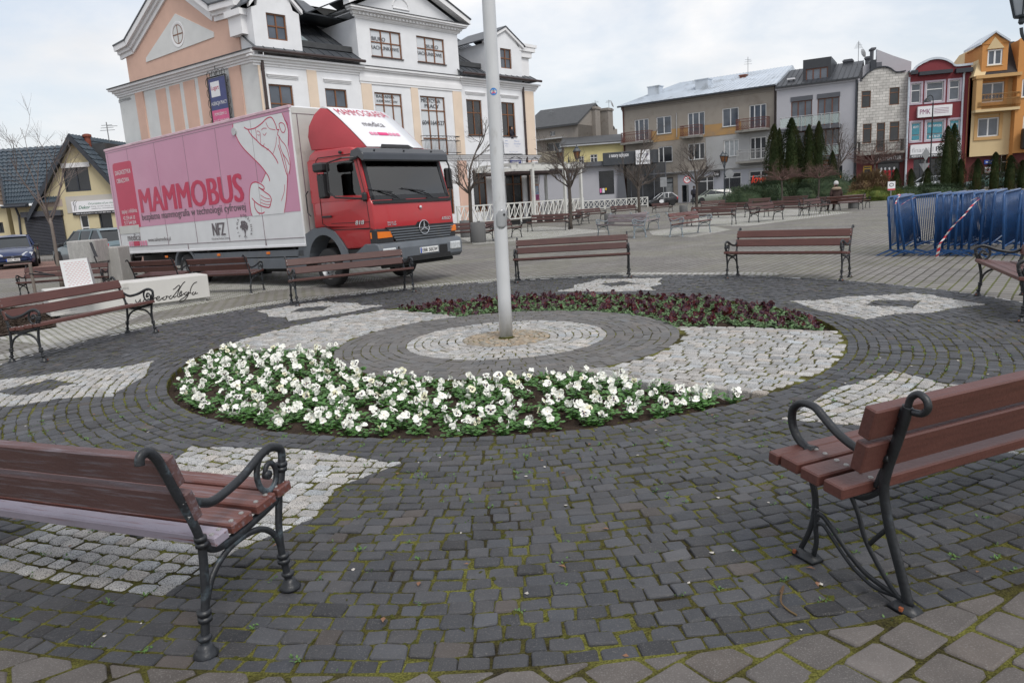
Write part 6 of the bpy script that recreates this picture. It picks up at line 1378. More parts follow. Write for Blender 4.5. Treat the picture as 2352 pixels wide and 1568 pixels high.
b = MB(); wall_holes(b, 0, Rh.W, 0, zt_, rw, dep=.5); shell(b, Rh.W, zt_, 13); 
zr = t1(660, 470)[1]+1.1; b.prism([(0, zt_), (11.5, zt_), (5.6, zt_+2.9)], Rh.W, Rh.W+.02, plane='yz'); b.add([(Rh.W, 0, 0), (Rh.W, 0, zt_), (Rh.W, 11.5, zt_), (Rh.W, 11.5, 0)], [(0, 1, 2, 3)]); b.build('wall', M_brr, ro)
for h in rw: window(ro, h, M_wfr, (.3, .6), (), M_gl2, dep=.3)
q = MB(); q.hull([(x, y, z) for x in (-1, Rh.W+.15) for y, z in ((-.5, zt_-.1), (-.5, zt_+.15), (5.6, zt_+3.1), (5.6, zt_+2.9))]); q.hull([(x, y, z) for x in (-1, Rh.W+.15) for y, z in ((11.8, zt_-.1), (11.8, zt_+.15), (5.6, zt_+3.1), (5.6, zt_+2.9))]); q.build('roof', M_lead, ro)
r = Rh.rect(*T1(135, 955), *T1(450, 1050)); q = MB(); q.box((r[0], -1.2, r[1]-.3), (r[2], 0, r[1])); n = 40
for i in range(n+1): x = r[0] + (r[2]-r[0])*i/n; q.tube([(x, -1.15, r[1]), (x, -1.15, r[3])], .03, 4)
q.tube([(r[0], -1.15, r[3]), (r[2], -1.15, r[3])], .05, 4); q.build('balcony', mat('cream_metal', (.42, .38, .3), .6), ro); bar(ro, 'canopy', M_alu, (r[0], -1.3, t1(300, 800)[1]-.1), (r[2], 0, t1(300, 800)[1]+.05))
for (x0, y0, x1, y1), y_ in (((660, 466, 752, 760), 4.0), ((775, 484, 893, 760), 7.0)):
    a = t1(x0, y0); q = MB(); P0 = on(*T1(x0, y0), 104 if y_ < 5 else 106); P1 = on(*T1(x1, y0), 104 if y_ < 5 else 106); Mi = ro.matrix_basis.inverted(); A_, B_ = Mi @ P0, Mi @ P1
    q.box((A_.x, A_.y, zt_-3), (B_.x, A_.y+1.6, A_.z)); q.box((A_.x-.12, A_.y-.12, A_.z-.35), (B_.x+.12, A_.y+1.7, A_.z-.1)); q.build('chimney', M_brr, ro)
def antenna(P, h, label, n=4, par=None, dish=False):
    t = thing('antenna', label, 'antenna', P); q = MB(); q.tube([(0, 0, 0), (0, 0, h)], .03, 5)
    for i in range(n): z = h*(.7 + .28*i/n); q.tube([(-.45+.06*i, 0, z), (.45-.06*i, 0, z)], .015, 4)
    q.tube([(0, 0, h*.86), (.5, .3, h*.86)], .015, 4); q.build('mast', mat('galvanised', (.25, .26, .27), .5, metal=.4), t)
    if dish: q = MB(); q.lathe([(.02, 0), (.3, .05), (.45, .13)], 16, Matrix.Translation((.35, -.1, h*.45)) @ Matrix.Rotation(R_(70), 4, 'Y') , caps=False); q.build('dish', M_wfr, t)
    return t
# ================================================================= TENEMENT
M_ten = plaster('old_brown_render', (.335, .30, .26), (.25, .215, .185), .38, .35); M_or2 = plaster('ochre_render', (.44, .27, .12), (.36, .25, .16), .42, .5); M_lgw = plaster('light_grey_render', (.40, .40, .40), (.34, .34, .33), .4, .6)
M_zn = mat('zinc_roof', (.55, .60, .66), .38, var=.12, sc=.5, metal=.25, dirt=(.36, .39, .42), damt=.4, dsc=.6); M_blu = plaster('bluish_grey_render', (.42, .43, .47), var=.04)
M_rust2 = mat('rusty_rail', (.13, .045, .035), .8, var=.3, sc=6); M_con2 = plaster('balcony_concrete', (.25, .24, .22), (.15, .14, .12), .4, 2)
T = Fac(AT(1435.5, 92), AT(1782.5, 81), 'old_tenement', 'long three-storey tenement with stained brown render, rusty balconies and a pale metal roof', 'building')
to = T.o; RT = lambda a, b, c, d: T.rect(*T1(a, b), *T1(c, d)); RU = lambda a, b, c, d: T.rect(*T2(a, b), *T2(c, d)); pT = lambda x, y: T.px(*T1(x, y)); pU = lambda x, y: T.px(*T2(x, y))
zt_ = (pT(1050, 462)[1] + pU(730, 350)[1])/2
up = [RT(1143, 603, 1295, 755), RT(1372, 573, 1532, 735), RT(1700, 530, 1880, 695), RU(213, 570, 373, 735), RU(475, 538, 640, 700)]
zu1 = sum(h[3] for h in up)/5; zu0 = (up[1][1]+up[3][1])/2; up = [[h[0], (zu0 if i in (1, 3) else zu0-.55), h[2], zu1] for i, h in enumerate(up)]
lo1 = [RT(1392, 885, 1543, 1045), RT(1705, 855, 1880, 1005), RU(228, 872, 375, 1018), RU(483, 848, 640, 1005)]
zl1 = sum(h[3] for h in lo1)/4; zl0 = sum(h[1] for h in lo1)/4; lo1 = [[h[0], (zl0-.5 if i == 3 else zl0), h[2], zl1] for i, h in enumerate(lo1)]
zs1 = pU(300, 1200)[1]; gf = [RT(1222, 1232, 1315, 1440), RT(1378, 1215, 1552, 1430), RT(1640, 1285, 1712, 1470), RT(1795, 1195, 1975, 1440), RU(228, 1190, 398, 1395), RU(475, 1172, 700, 1390)]
gf = [[h[0], max(.3, h[1]), h[2], h[3]] for h in gf]; gf[2][1] = .1
b = MB(); wall_holes(b, 0, T.W, 0, zt_, up + lo1 + gf); shell(b, T.W, zt_, 11); b.build('wall', M_ten, to)
zm = (zu0 + zl1)/2 - .2; zk = pU(300, 1145)[1]
def panel(nm, m, x0, x1, z0, z1, holes, y=-.02): q = MB(); wall_holes(q, x0, x1, z0, z1, holes, dep=.02, y=y, back=False); return q.build(nm, m, to)
hh_ = lambda hs_: [h for h in hs_]
panel('ochre_render_patch', M_or2, up[0][2]+.3, pU(400, 800)[0], zm+.1, zu0+.45, [[h[0], max(h[1], zm+.1), h[2], zu0+.45] for h in up[1:4]])
xw = pT(1890, 900)[0]
panel('grey_render_patch', M_lgw, xw, T.W-.02, zk, zm, [h for h in lo1 if h[0] > xw]); panel('ground_floor_render', M_blu, pT(1600, 1300)[0], T.W-.02, .05, zk-.15, [[h[0], h[1], h[2], h[3]] for h in gf if h[0] > pT(1600, 1300)[0]])
for h in up: window(to, h, M_wfr, (.5,) if h[1] == zu0 else (.3, .66), (), M_gl, fw=.10, sill=M_con2 if h[1] == zu0 else None)
for i, h in enumerate(lo1): window(to, h, M_wfr, ((.35,), (.35, .68), (.38, .68), (.3, .66))[i], (), M_gl2 if i != 2 else M_cur, fw=.10, sill=M_con2)
for i, h in enumerate(gf): window(to, h, M_wfr if i in (3, 4, 5) else M_dfr, (.5,) if i in (1, 5) else (.6,) if i == 3 else (), (.22,) if i != 2 else (), M_cur if i < 2 else M_gl2, name='door' if i == 2 else 'shop_window', fw=.09)
cornice(to, 0, T.W, zk-.15, [(.15, .12), (.12, .28)], M_lgw, 'string_course'); cornice(to, 0, T.W, zt_-.5, [(.2, .05), (.3, .12)], M_brr, 'cornice')
def balc(par, x0, x1, z, hgt, m, rail='grid', dp=1.1, slab=M_con2, n=None):
    bar(par, 'balcony_slab', slab, (x0-.1, -dp-.05, z-.22), (x1+.1, 0, z)); q = MB(); n = n or int((x1-x0)/.14)
    for i in range(n+1): x = x0 + (x1-x0)*i/n; q.tube([(x, -dp, z), (x, -dp, z+hgt)], .018, 4)
    for x in (x0, x1):
        for i in range(7): q.tube([(x, -dp*i/7, z), (x, -dp*i/7, z+hgt)], .018, 4)
        q.tube([(x, -dp, z+hgt), (x, 0, z+hgt)], .03, 4)
    for zz_ in (z+.12, z+hgt-.28, z+hgt): q.tube([(x0, -dp, zz_), (x1, -dp, zz_)], .03, 4)
    if rail == 'grid':
        for i in range(int((x1-x0)/.28)): x = x0+.14+.28*i; q.tube([(x-.1, -dp, z+.3), (x, -dp, z+.55), (x+.1, -dp, z+.3), (x, -dp, z+.14), (x-.1, -dp, z+.3)], .02, 4)
    return q.build('balcony_rail', m, par)
zb = zu0-.6
for a, c_ in ((T1(1050, 800), T1(1335, 800)), (T1(1662, 740), T1(1858, 740)), (T2(380, 740), T2(672, 740))): balc(to, T.px(*a)[0], T.px(*c_)[0], zb, 1.15, M_rust2)
balc(to, pU(385, 1050)[0], pU(655, 1050)[0], zl0-.65, 1.2, M_alu, 'plain')
zr_ = zt_ + 2.6; q = MB(); q.hull([(-.3, -.5, zt_), (-.3, -.5, zt_+.12), (T.W+.1, -.5, zt_), (T.W+.1, -.5, zt_+.12), (T.W+.1, 5.5, zr_), (5.2, 5.5, zr_), (-.3, 11.4, zt_), (T.W+.1, 11.4, zt_)]); rf = q.build('roof', M_zn, to)
q = MB(); seams(q, (-.3, -.5, zt_+.13), (T.W, -.5, zt_+.13), (T.W, 5.5, zr_), (5.2, 5.5, zr_), 34, .02, .05); q.build('standing_seams', M_zn, rf); bar(to, 'gutter', M_dfr, (-.35, -.68, zt_-.06), (T.W, -.50, zt_+.10))
for (x0, y0, x1, y1), m in (((1282, 255, 1440, 330), M_zn), ((1780, 182, 1950, 255), M_zn)):
    Mi = to.matrix_basis.inverted(); dpt = 92 if x0 < 1500 else 88; A_, B_ = Mi @ on(*T1(x0, y0), dpt), Mi @ on(*T1(x1, y0), dpt); q = MB(); q.box((A_.x, A_.y, zt_+.8), (B_.x, A_.y+1.2, A_.z)); q.box((A_.x-.08, A_.y-.08, A_.z-.1), (B_.x+.08, A_.y+1.3, A_.z)); q.build('chimney', m, to)
M_brk = brick_mat('red_brick', (.20, .07, .045), (.28, .11, .07), (.2, .18, .16), .25, .08, 0, .012, moss=False)
A_, B_ = Mi @ on(*T2(382, 243), 87), Mi @ on(*T2(455, 243), 87); q = MB(); q.box((A_.x, A_.y, zt_+1), (B_.x, A_.y+.8, A_.z)); q.box((A_.x-.08, A_.y-.08, A_.z-.12), (B_.x+.08, A_.y+.9, A_.z)); q.build('chimney', M_brk, to)
pipe(to, pT(1590, 700)[0], zm+.4, zu1+.2, .05, M_alu); pipe(to, T.W-.15, .1, zt_, .08); pipe(to, .15, .1, zt_, .07, M_rust2)
r = RT(1990, 1133, 2050, 1195); sg, w_, Hs = sign('jeans_shop_sign', 'small black square sign reading Lee on the tenement ground floor', T, r, M_blk, y=-.5, th=.2); ptext(sg, 'Lee', -w_*.7, Hs*.25, w_*1.4, Hs*.5, M_wpr, -.01, .03)
for i, (x, y, s_) in enumerate(((510, 1265, 1.0), (530, 1195, .6), (600, 1195, .6))):
    pass
t = MB(); t.text('love', FR(pU(495, 1280)[0], pU(495, 1285)[1], .06), 1.6, .8, shear=.3, bold=.02); t.build('red_neon_lettering', mat('red_lettering', (.65, .04, .02), .5, emit=(.25, .02, .01)), to)
# ================================================================= MODERN GREY HOUSE
M_mod = plaster('pale_grey_render', (.43, .43, .46), (.39, .39, .41), .3, .7, .03); M_ant = mat('anthracite_metal', (.04, .043, .05), .45, var=.1); M_oak = mat('reddish_window_wood', (.15, .055, .03), .45)
Mo_ = Fac(AT(1783, 80.4), AT(1966, 76.5), 'modern_house', 'pale grey house with glass balconies and a dark box dormer', 'building'); mo_ = Mo_.o; RM = lambda a, b, c, d: Mo_.rect(*T2(a, b), *T2(c, d)); pM = lambda x, y: Mo_.px(*T2(x, y))
zt_ = (pM(745, 385)[1]+pM(1490, 290)[1])/2; u_ = [RM(880, 510, 1080, 735), RM(1135, 465, 1342, 700)]; l_ = [RM(940, 790, 1085, 1005), RM(1150, 772, 1342, 1000)]
z1 = (u_[0][3]+u_[1][3])/2; z0 = pM(1080, 745)[1]; u_ = [[h[0], z0, h[2], z1] for h in u_]; z3 = (l_[0][3]+l_[1][3])/2; z2 = z3 - (z1-z0); l_ = [[u_[0][0], z2, h[2] if i else u_[0][2], z3] if i == 0 else [h[0], z2, h[2], z3] for i, h in enumerate(l_)]
gm = [[1.2, .5, 6.5, 3.0], [7.2, .1, Mo_.W-1.2, 3.0]]
b = MB(); wall_holes(b, 0, Mo_.W, 0, zt_, u_ + l_ + gm); shell(b, Mo_.W, zt_, 11); b.build('wall', M_mod, mo_)
for h in u_ + l_: window(mo_, h, M_oak, (.33, .67), (), M_gl, fw=.09)
for h in u_: bar(mo_, 'lintel_box', M_dgr, (h[0]-.05, -.06, h[3]-.0), (h[2]+.05, .1, h[3]+.45))
for h in gm: window(mo_, h, M_dfr, (.5,), (), M_gl2, name='shop_window')
M_clr = clear_glass('balcony_glass', (.55, .65, .62), .35)
for h0, h1_ in ((u_[0], u_[1]), (l_[0], l_[1])):
    zf_ = h0[1]
    for k_, h in enumerate((h0, h1_)):
        x0, x1 = h[0]-(.9 if k_ == 0 else .35), h[2]+.25; bar(mo_, 'balcony_slab', M_dgr, (x0, -1.5, zf_-.35), (x1, 0, zf_-.02)); q = MB(); q.box((x0+.05, -1.45, zf_+.1), (x1-.05, -1.43, zf_+1.0)); q.build('glass_panel', M_clr, mo_)
        q = MB(); q.tube([(x0, -1.45, zf_+1.1), (x1, -1.45, zf_+1.1)], .035, 6); q.tube([(x0, -1.45, zf_+1.1), (x0, 0, zf_+1.1)], .03, 6)
        for i in range(4): x = x0+.04 + (x1-x0-.08)*i/3; q.tube([(x, -1.47, zf_-.4), (x, -1.47, zf_+1.1)], .035, 6)
        q.build('handrail', M_alu, mo_)
cornice(mo_, 0, Mo_.W, zt_-.1, [(.2, .12)], M_mod, 'cornice'); q = MB(); zr_ = zt_+2.5; q.hull([(x, y, z) for x in (-.1, Mo_.W) for y, z in ((-.35, zt_+.1), (-.35, zt_+.25), (5.5, zr_), (5.5, zr_-.2), (11, zt_+.1))]); rf = q.build('roof', M_ant, mo_)
q = MB(); seams(q, (0, -.35, zt_+.26), (Mo_.W, -.35, zt_+.26), (Mo_.W, 5.5, zr_), (0, 5.5, zr_), 16, .02, .05); q.build('standing_seams', M_ant, rf)
dr = RM(985, 92, 1255, 300); dw = RM(1012, 180, 1225, 305); yb = .7; q = MB(); wall_holes(q, dr[0], dr[2], zt_+.2, dr[3], [[dw[0], max(dw[1], zt_+.3), dw[2], dw[3]]], y=yb); q.add([(x, y, z) for x in (dr[0], dr[2]) for y, z in ((yb, zt_+.2), (yb, dr[3]), (6, dr[3]), (6, zt_+.2))], [(0, 1, 2, 3), (7, 6, 5, 4), (1, 5, 6, 2)])
dm = q.build('box_dormer', M_ant, mo_); window(dm, [dw[0], max(dw[1], zt_+.3), dw[2], dw[3]], M_oak, (.33, .66), (), M_gl, y=yb, fw=.1)
bar(mo_, 'roof_light', M_wpr, (dr[0]-1.6, .9, zt_+.95), (dr[0]-.8, 1.3, zt_+1.1))
r = RM(1188, 1062, 1250, 1112); sg, w_, Hs = sign('shop_sign', 'red shop sign half hidden by the tall conifers', Mo_, r, mat('sign_red', (.5, .02, .03), .4), y=-.15); ptext(sg, 'NA/', -w_*.6, Hs*.25, w_*1.2, Hs*.45, M_wpr, -.01, .03)
r = RM(1325, 1215, 1360, 1295); sg, w_, Hs = sign('poster_board', 'orange poster board at the right end of the pale grey house', Mo_, r, mat('poster_orange', (.72, .30, .04), .5), y=-.1); q = MB(); q.lathe([(w_*.8, 0), (w_*.8, .02), (0, .02)], 16, Matrix.Translation((0, -.001, Hs*.85)) @ WY); q.build('red_disc', mat('sign_red', ()), sg)
for x0, y0, x1 in ((1385, 95, 1473), (1595, 65, 1650)):
    Mi = mo_.matrix_basis.inverted(); A_, B_ = Mi @ on(*T2(x0, y0), 82), Mi @ on(*T2(x1, y0), 82); q = MB(); q.box((A_.x, A_.y, zt_+1.5), (B_.x, A_.y+1, A_.z)); q.box((A_.x-.1, A_.y-.1, A_.z-.25), (B_.x+.1, A_.y+1.1, A_.z-.1)); q.build('chimney', M_dgr, mo_)
pipe(mo_, Mo_.W-.15, .1, zt_, .09, M_dfr)
# ================================================================= BLOCKWORK HOUSE
M_blkw = brick_mat('bare_blockwork', (.60, .58, .55), (.47, .455, .43), (.27, .26, .24), .55, .26, 0, .02, vs=.25, moss=False); M_mar = plaster('maroon_render', (.11, .035, .035)); 
for n_ in M_blkw.node_tree.nodes:
    if n_.type == 'MAPPING': n_.inputs['Rotation'].default_value = (math.pi/2, 0, 0)
Cc = Fac(AT(1966, 76.3), AT(2082, 75.2), 'blockwork_house', 'narrow house of bare pale blocks with a curved top and maroon shop front', 'building'); co = Cc.o; RC = lambda a, b, c, d: Cc.rect(*T3(a, b), *T3(c, d)); pC = lambda x, y: Cc.px(*T3(x, y))
u_ = [RC(98, 555, 172, 690), RC(332, 527, 410, 665)]; m_ = [RC(108, 830, 178, 985), RC(225, 820, 287, 1062), RC(333, 812, 408, 975)]; zc_ = pC(250, 1072)[1]
g_ = [RC(110, 1180, 178, 1340), RC(232, 1160, 408, 1340)]; g_ = [[h[0], max(.15, h[1]), h[2], h[3]] for h in g_]
m_ = [[h[0], (m_[0][1]+m_[2][1])/2 if i != 1 else m_[1][1], h[2], sum(k[3] for k in m_)/3] for i, h in enumerate(m_)]
b = MB(); zp_ = (pC(60, 480)[1]+pC(460, 450)[1])/2; wall_holes(b, 0, Cc.W, zc_, zp_, u_ + m_); shell(b, Cc.W, zp_, 12); tops = [pC(x, y) for x, y in ((105, 455), (150, 405), (215, 368), (290, 357), (340, 372), (385, 402))]
b.prism([(0, zp_), (Cc.W, zp_), (Cc.W, pC(462, 398)[1]), (tops[-1][0], tops[-1][1])] + [p for p in tops[::-1][1:]] + [(tops[0][0], zp_+.1)], 0, .35); b.build('wall', M_blkw, co)
q = MB(); tp2 = sp2(tops + [pC(464, 392)], 3); q.add([(x, y, z+dz) for x, z in tp2 for y, dz in ((-.12, .02), (.5, .02), (.5, .14), (-.12, .14))], [(i*4+k, i*4+(k+1) % 4, i*4+4+(k+1) % 4, i*4+4+k) for i in range(len(tp2)-1) for k in range(4)]); q.build('parapet_cap', M_dfr, co)
b = MB(); wall_holes(b, 0, Cc.W, 0, zc_, g_, y=-.06); b.build('shop_front', M_mar, co)
for h in u_: window(co, h, M_brn, (), (.28,), M_gl2)
for h in m_: window(co, h, M_brn, (), (.25,), M_gl2)
window(co, g_[0], mat('yellow_door_frame', (.45, .27, .03), .5), (), (.15,), M_gl2, name='door', fw=.2, y=-.06); window(co, g_[1], M_dfr, (), (), M_gl2, name='shop_window', y=-.06)
balc(co, pC(68, 1000)[0], pC(425, 1000)[0], m_[1][1], 1.1, mat('dark_rail', (.06, .055, .05), .6), 'plain', 1.0)
r = RC(205, 1085, 437, 1145); sg, w_, Hs = sign('shop_sign', 'long black sign reading COTTON CLUB over the maroon shop front', Cc, r, M_blk, y=-.25, th=.18); ptext(sg, 'COTTON CLUB', -w_*.78, Hs*.30, w_*1.62, Hs*.42, M_wpr, -.01, .02)
rc = random.Random(4)
for i, (x, m) in enumerate(((258, M_wpr), (290, mat('red_dress', (.32, .01, .02), .7)), (325, mat('red_dress', ())), (365, mat('red_dress', ())))):
    a = pC(x, 1320); t_ = thing('mannequin', ('white mannequin at the left of the fashion shop window', 'mannequin in a red top, second from the left in the fashion shop window', 'mannequin in a long red dress in the middle of the fashion shop window', 'mannequin in a red jacket at the right of the fashion shop window')[i], 'mannequin', co.matrix_basis @ Vector((a[0], .0, g_[1][1])), co.rotation_euler.z)
    q = MB(); q.lathe([(.06, .0), (.09, .5), (.17, 1.0), (.12, 1.25), (.2, 1.45), (.06, 1.55), (.05, 1.6)], 10); t_.scale = (1, .35, 1); q.build('dress', m, t_); q = MB(); q.lathe([(.05, 1.58), (.09, 1.68), (.08, 1.8), (.0, 1.85)], 10); q.build('head', M_wpr, t_)
# firewall and chimney behind
Mi = co.matrix_basis.inverted(); q = MB(); A_ = [Mi @ on(*T3(x, y), 82) for x, y in ((225, 205), (350, 262), (495, 318), (495, 395), (225, 360))]; q.prism([(p.x, p.z) for p in A_[:3]] + [(A_[2].x, zp_-1), (A_[0].x, zp_-1)], A_[0].y, A_[0].y+.4); q.build('firewall', M_mod, co)
A_, B_ = Mi @ on(*T3(178, 192), 80), Mi @ on(*T3(265, 192), 80); q = MB(); q.box((A_.x, A_.y, zp_-.5), ((A_.x+B_.x)/2, A_.y+1.2, A_.z-1.2)); q.build('chimney', M_dfr, co); q = MB(); q.box(((A_.x+B_.x)/2, A_.y-.05, zp_-.5), (B_.x, A_.y+1, A_.z-1.5)); q.box((A_.x+.1, A_.y, A_.z-1.2), (B_.x-.8, A_.y+1, A_.z-.1)); q.box((A_.x, A_.y-.1, A_.z-.2), (B_.x-.6, A_.y+1.1, A_.z)); q.build('chimney', M_dgr, co)
q = MB(); A_ = [Mi @ on(*T3(x, y), 80) for x, y in ((0, 430), (55, 385), (100, 345), (185, 310), (185, 400), (105, 470))]; q.prism([(p.x, p.z) for p in A_], A_[0].y+1, A_[0].y+1.3); q.build('gable_return', M_mod, co)
# ================================================================= RED HOUSE
M_rdw = plaster('raspberry_render', (.215, .05, .058), (.18, .042, .05), .3); M_lil = mat('lilac_window_surround', (.42, .36, .42), .6)
Pk = Fac(AT(2082, 74.8), AT(2218, 73.6), 'raspberry_house', 'raspberry red narrow house with an arched top and tall windows in pale frames', 'building'); ko = Pk.o; RK = lambda a, b, c, d: Pk.rect(*T3(a, b), *T3(c, d)); pK = lambda x, y: Pk.px(*T3(x, y))
u_ = [RK(512, 498, 588, 652), RK(640, 478, 778, 635), RK(832, 468, 912, 622)]; m_ = [RK(512, 822, 588, 968), RK(640, 803, 778, 955), RK(832, 797, 912, 942)]
def level(hs_): a = sum(h[1] for h in hs_)/len(hs_); c = sum(h[3] for h in hs_)/len(hs_); return [[h[0], a, h[2], c] for h in hs_]
u_, m_ = level(u_), level(m_); zt_ = (pK(470, 420)[1]+pK(950, 380)[1])/2; gk = [[.6, .3, Pk.W*.36, 3.1], [Pk.W*.38, .1, Pk.W*.62, 3.1], [Pk.W*.64, .3, Pk.W-.6, 3.1]]
b = MB(); wall_holes(b, 0, Pk.W, 0, zt_, u_+m_+gk); shell(b, Pk.W, zt_, 12); tops = [pK(x, y) for x, y in ((530, 392), (565, 352), (620, 318), (680, 296), (740, 290), (800, 302), (850, 328), (885, 352))]
b.prism([(0, zt_), (Pk.W, zt_), (Pk.W, pK(960, 345)[1]), tops[-1]] + tops[::-1][1:] + [(0, tops[0][1]-.05)], 0, .35); b.build('wall', M_rdw, ko)
tp2 = sp2([(-.1, tops[0][1]-.08)] + tops + [(Pk.W+.1, pK(970, 345)[1]+.02)], 3); q = MB(); q.add([(x, y, z+dz) for x, z in tp2 for y, dz in ((-.16, .02), (.5, .02), (.5, .22), (-.16, .22))], [(i*4+k, i*4+(k+1) % 4, i*4+4+(k+1) % 4, i*4+4+k) for i in range(len(tp2)-1) for k in range(4)]); q.build('parapet_cap', M_zn, ko)
a, c_ = pK(568, 415), pK(845, 395); bar(ko, 'lighting_beam', M_dfr, (a[0], -.5, a[1]-.15), (c_[0], 0, a[1]+.18))
for h in u_+m_:
    q = MB(); e = .17
    for x0, x1, z0_, z1_ in ((h[0]-e, h[0], h[1]-e, h[3]+e), (h[2], h[2]+e, h[1]-e, h[3]+e), (h[0], h[2], h[1]-e, h[1]), (h[0], h[2], h[3], h[3]+e)): q.box((x0, -.06, z0_), (x1, .1, z1_))
    f = window(ko, h, M_wfr, (), (.36,), M_gl if h in u_ else M_cur, fw=.09); q.build('surround', M_lil, ko)
M_tq = mat('turquoise_film', (.06, .25, .32), .4)
for h in m_: bar(ko, 'window_banner', M_tq, (h[0]+.12, .05, h[3]-1.15), (h[2]-.12, .06, h[3]-.12)); bar(ko, 'window_banner', M_tq, (h[0]+.12, .05, h[1]+.1), (h[2]-.12, .06, h[1]+.5))
t = MB()
for h, tx in zip(m_, ('KREDYTY', 'KREDYTY HIPOTECZNE', 'DLA FIRM')): t.text(tx, FR(h[0]+.2, h[3]-.55, .035), h[2]-h[0]-.4, .22, bold=.02)
t.text('662 30 22', FR(m_[1][0]+.3, m_[1][1]+.2, .035), m_[1][2]-m_[1][0]-.6, .22, bold=.02); t.build('banner_lettering', M_wpr, ko)
for h in gk: window(ko, h, M_dfr, (.5,), (.3,), M_gl2, name='shop_window')
r = RK(560, 688, 842, 757); sg, w_, Hs = sign('office_sign', 'white sign with grey serif letters between the floors of the raspberry house', Pk, r, M_wpr, y=-.35, th=.3); ptext(sg, 'PMK', -w_*.88, Hs*.28, w_*.62, Hs*.45, mat('mauve_print', (.30, .14, .22), .5), -.01); t = MB()
for i in range(4): t.add([FR(-w_*.05, Hs*(.28+.14*i), -.01) @ Vector(p) for p in ((0, 0, 0), (w_*.85, 0, 0), (w_*.85, Hs*.04, 0), (0, Hs*.04, 0))], [(0, 1, 2, 3)])
t.build('small_print', mat('mauve_print', ()), sg)
r = RK(500, 1005, 915, 1090); sg, w_, Hs = sign('office_sign', 'wide white sign over the ground floor of the raspberry house, partly behind the tall conifer', Pk, r, M_wpr, y=-.3, th=.25); ptext(sg, 'financial', -w_*.94, Hs*.42, w_*.85, Hs*.34, mat('pale_grey_print', (.42, .42, .44), .5), -.01, .0); ptext(sg, 'PROFIT', w_*.02, Hs*.42, w_*.85, Hs*.34, M_letter, -.01, .03, name='bold_lettering')
bar(sg, 'dark_strip', M_ant, (-w_, -.006, 0), (w_, 0, Hs*.26)); ptext(sg, 'KREDYTY  UBEZPIECZENIA  LOKATY', -w_*.94, Hs*.06, w_*1.88, Hs*.15, M_wpr, -.012, .02, name='strip_lettering')
pipe(ko, pK(483, 700)[0], .1, pK(483, 440)[1], .10, M_zn); pipe(ko, pK(935, 700)[0], .1, pK(935, 400)[1], .10, M_zn); bar(ko, 'gutter', M_dfr, (0, -.5, pK(500, 420)[1]), (tops[0][0]+.3, 0, pK(500, 420)[1]+.35)); bar(ko, 'gutter', M_dfr, (tops[-1][0]-.1, -.5, pK(920, 395)[1]-.1), (Pk.W, 0, pK(920, 395)[1]+.3))
# ================================================================= ORANGE HOUSES
M_ora = plaster('apricot_render', (.53, .33, .15), var=.04); M_apr = plaster('sand_render', (.62, .48, .28), var=.04); M_or3 = plaster('strong_orange_render', (.55, .26, .09), var=.04); M_bit = mat('dark_shingle', (.028, .022, .022), .8, var=.2, sc=4)
Og = Fac(AT(2216, 73.4), AT(2323, 72.4), 'apricot_house', 'apricot house with a mansard roof, dormer and balcony, right of the raspberry one', 'building'); go = Og.o; RO_ = lambda a, b, c, d: Og.rect(*T3(a, b), *T3(c, d)); pO = lambda x, y: Og.px(*T3(x, y))
zt_ = (pO(1000, 445)[1]+pO(1340, 415)[1])/2; u_ = [RO_(1100, 490, 1282, 640)]; m_ = [RO_(1067, 783, 1237, 928)]; zc_ = pO(1170, 1092)[1]; zf_ = (pO(990, 722)[1]+pO(1340, 695)[1])/2
b = MB(); wall_holes(b, .3, Og.W, zf_, zt_, u_); shell(b, Og.W, zt_, 12); b.build('wall', M_ora, go); b = MB(); wall_holes(b, .3, Og.W, zc_, zf_, m_, y=-.06); b.build('lower_wall', M_apr, go); b = MB(); gg = [[3.2, .4, 7.5, 3.0]]; wall_holes(b, 0, Og.W, 0, zc_, gg, y=.3); b.build('ground_floor', M_mar, go); window(go, gg[0], M_wfr, (.35, .7), (.28,), M_gl2, name='shop_window', y=.3)
for h, yy in ((u_[0], 0), (m_[0], -.06)):
    window(go, h, M_wfr, (.5,), (), M_gl, fw=.12, y=yy); q = MB(); cx_ = (h[0]+h[2])/2
    for x0, x1, z0_, z1_ in ((h[0]-.28, h[0], h[1]-.3, h[3]+.3), (h[2], h[2]+.28, h[1]-.3, h[3]+.3), (h[0], h[2], h[1]-.3, h[1]), (h[0], h[2], h[3], h[3]+.15)): q.box((x0, yy-.1, z0_), (x1, yy+.05, z1_))
    q.prism([(h[0]-.4, h[3]+.3), (h[2]+.4, h[3]+.3), (cx_+.5, h[3]+.65), (cx_, h[3]+.85), (cx_-.5, h[3]+.65)], yy-.14, yy+.02); q.build('surround', M_or3 if yy == 0 else M_ora, go)
q = MB(); x0, x1 = .5, Og.W; hb = 1.35; n = 44
for i in range(n+1): x = x0+(x1-x0)*i/n; q.tube([(x, -.9, zf_+.05), (x, -1.1, zf_+.3), (x, -.95, zf_+.85)], .022, 4)
for z in (zf_+.05, zf_+.85, zf_+hb): q.tube([(x0, -.95, z), (x1, -.95, z)], .035, 5)
for i in range(12): x = x0+(x1-x0)*(i+.5)/12; q.tube([(x + math.cos(t)*.22, -.95, zf_+1.1 + math.sin(t)*.2) for t in np.linspace(0, 5.8, 9)], .02, 4)
q.build('balcony_rail', mat('ochre_rail', (.28, .15, .05), .6), go); bar(go, 'balcony_slab', M_apr, (.3, -1.1, zf_-.25), (Og.W, 0, zf_)); bar(go, 'eaves_cornice', M_ora, (.2, -1.1, zt_-.25), (Og.W, 0, zt_+.05)); bar(go, 'side_pilaster', M_ora, (.3, -1.0, zf_), (.8, 0, zt_))
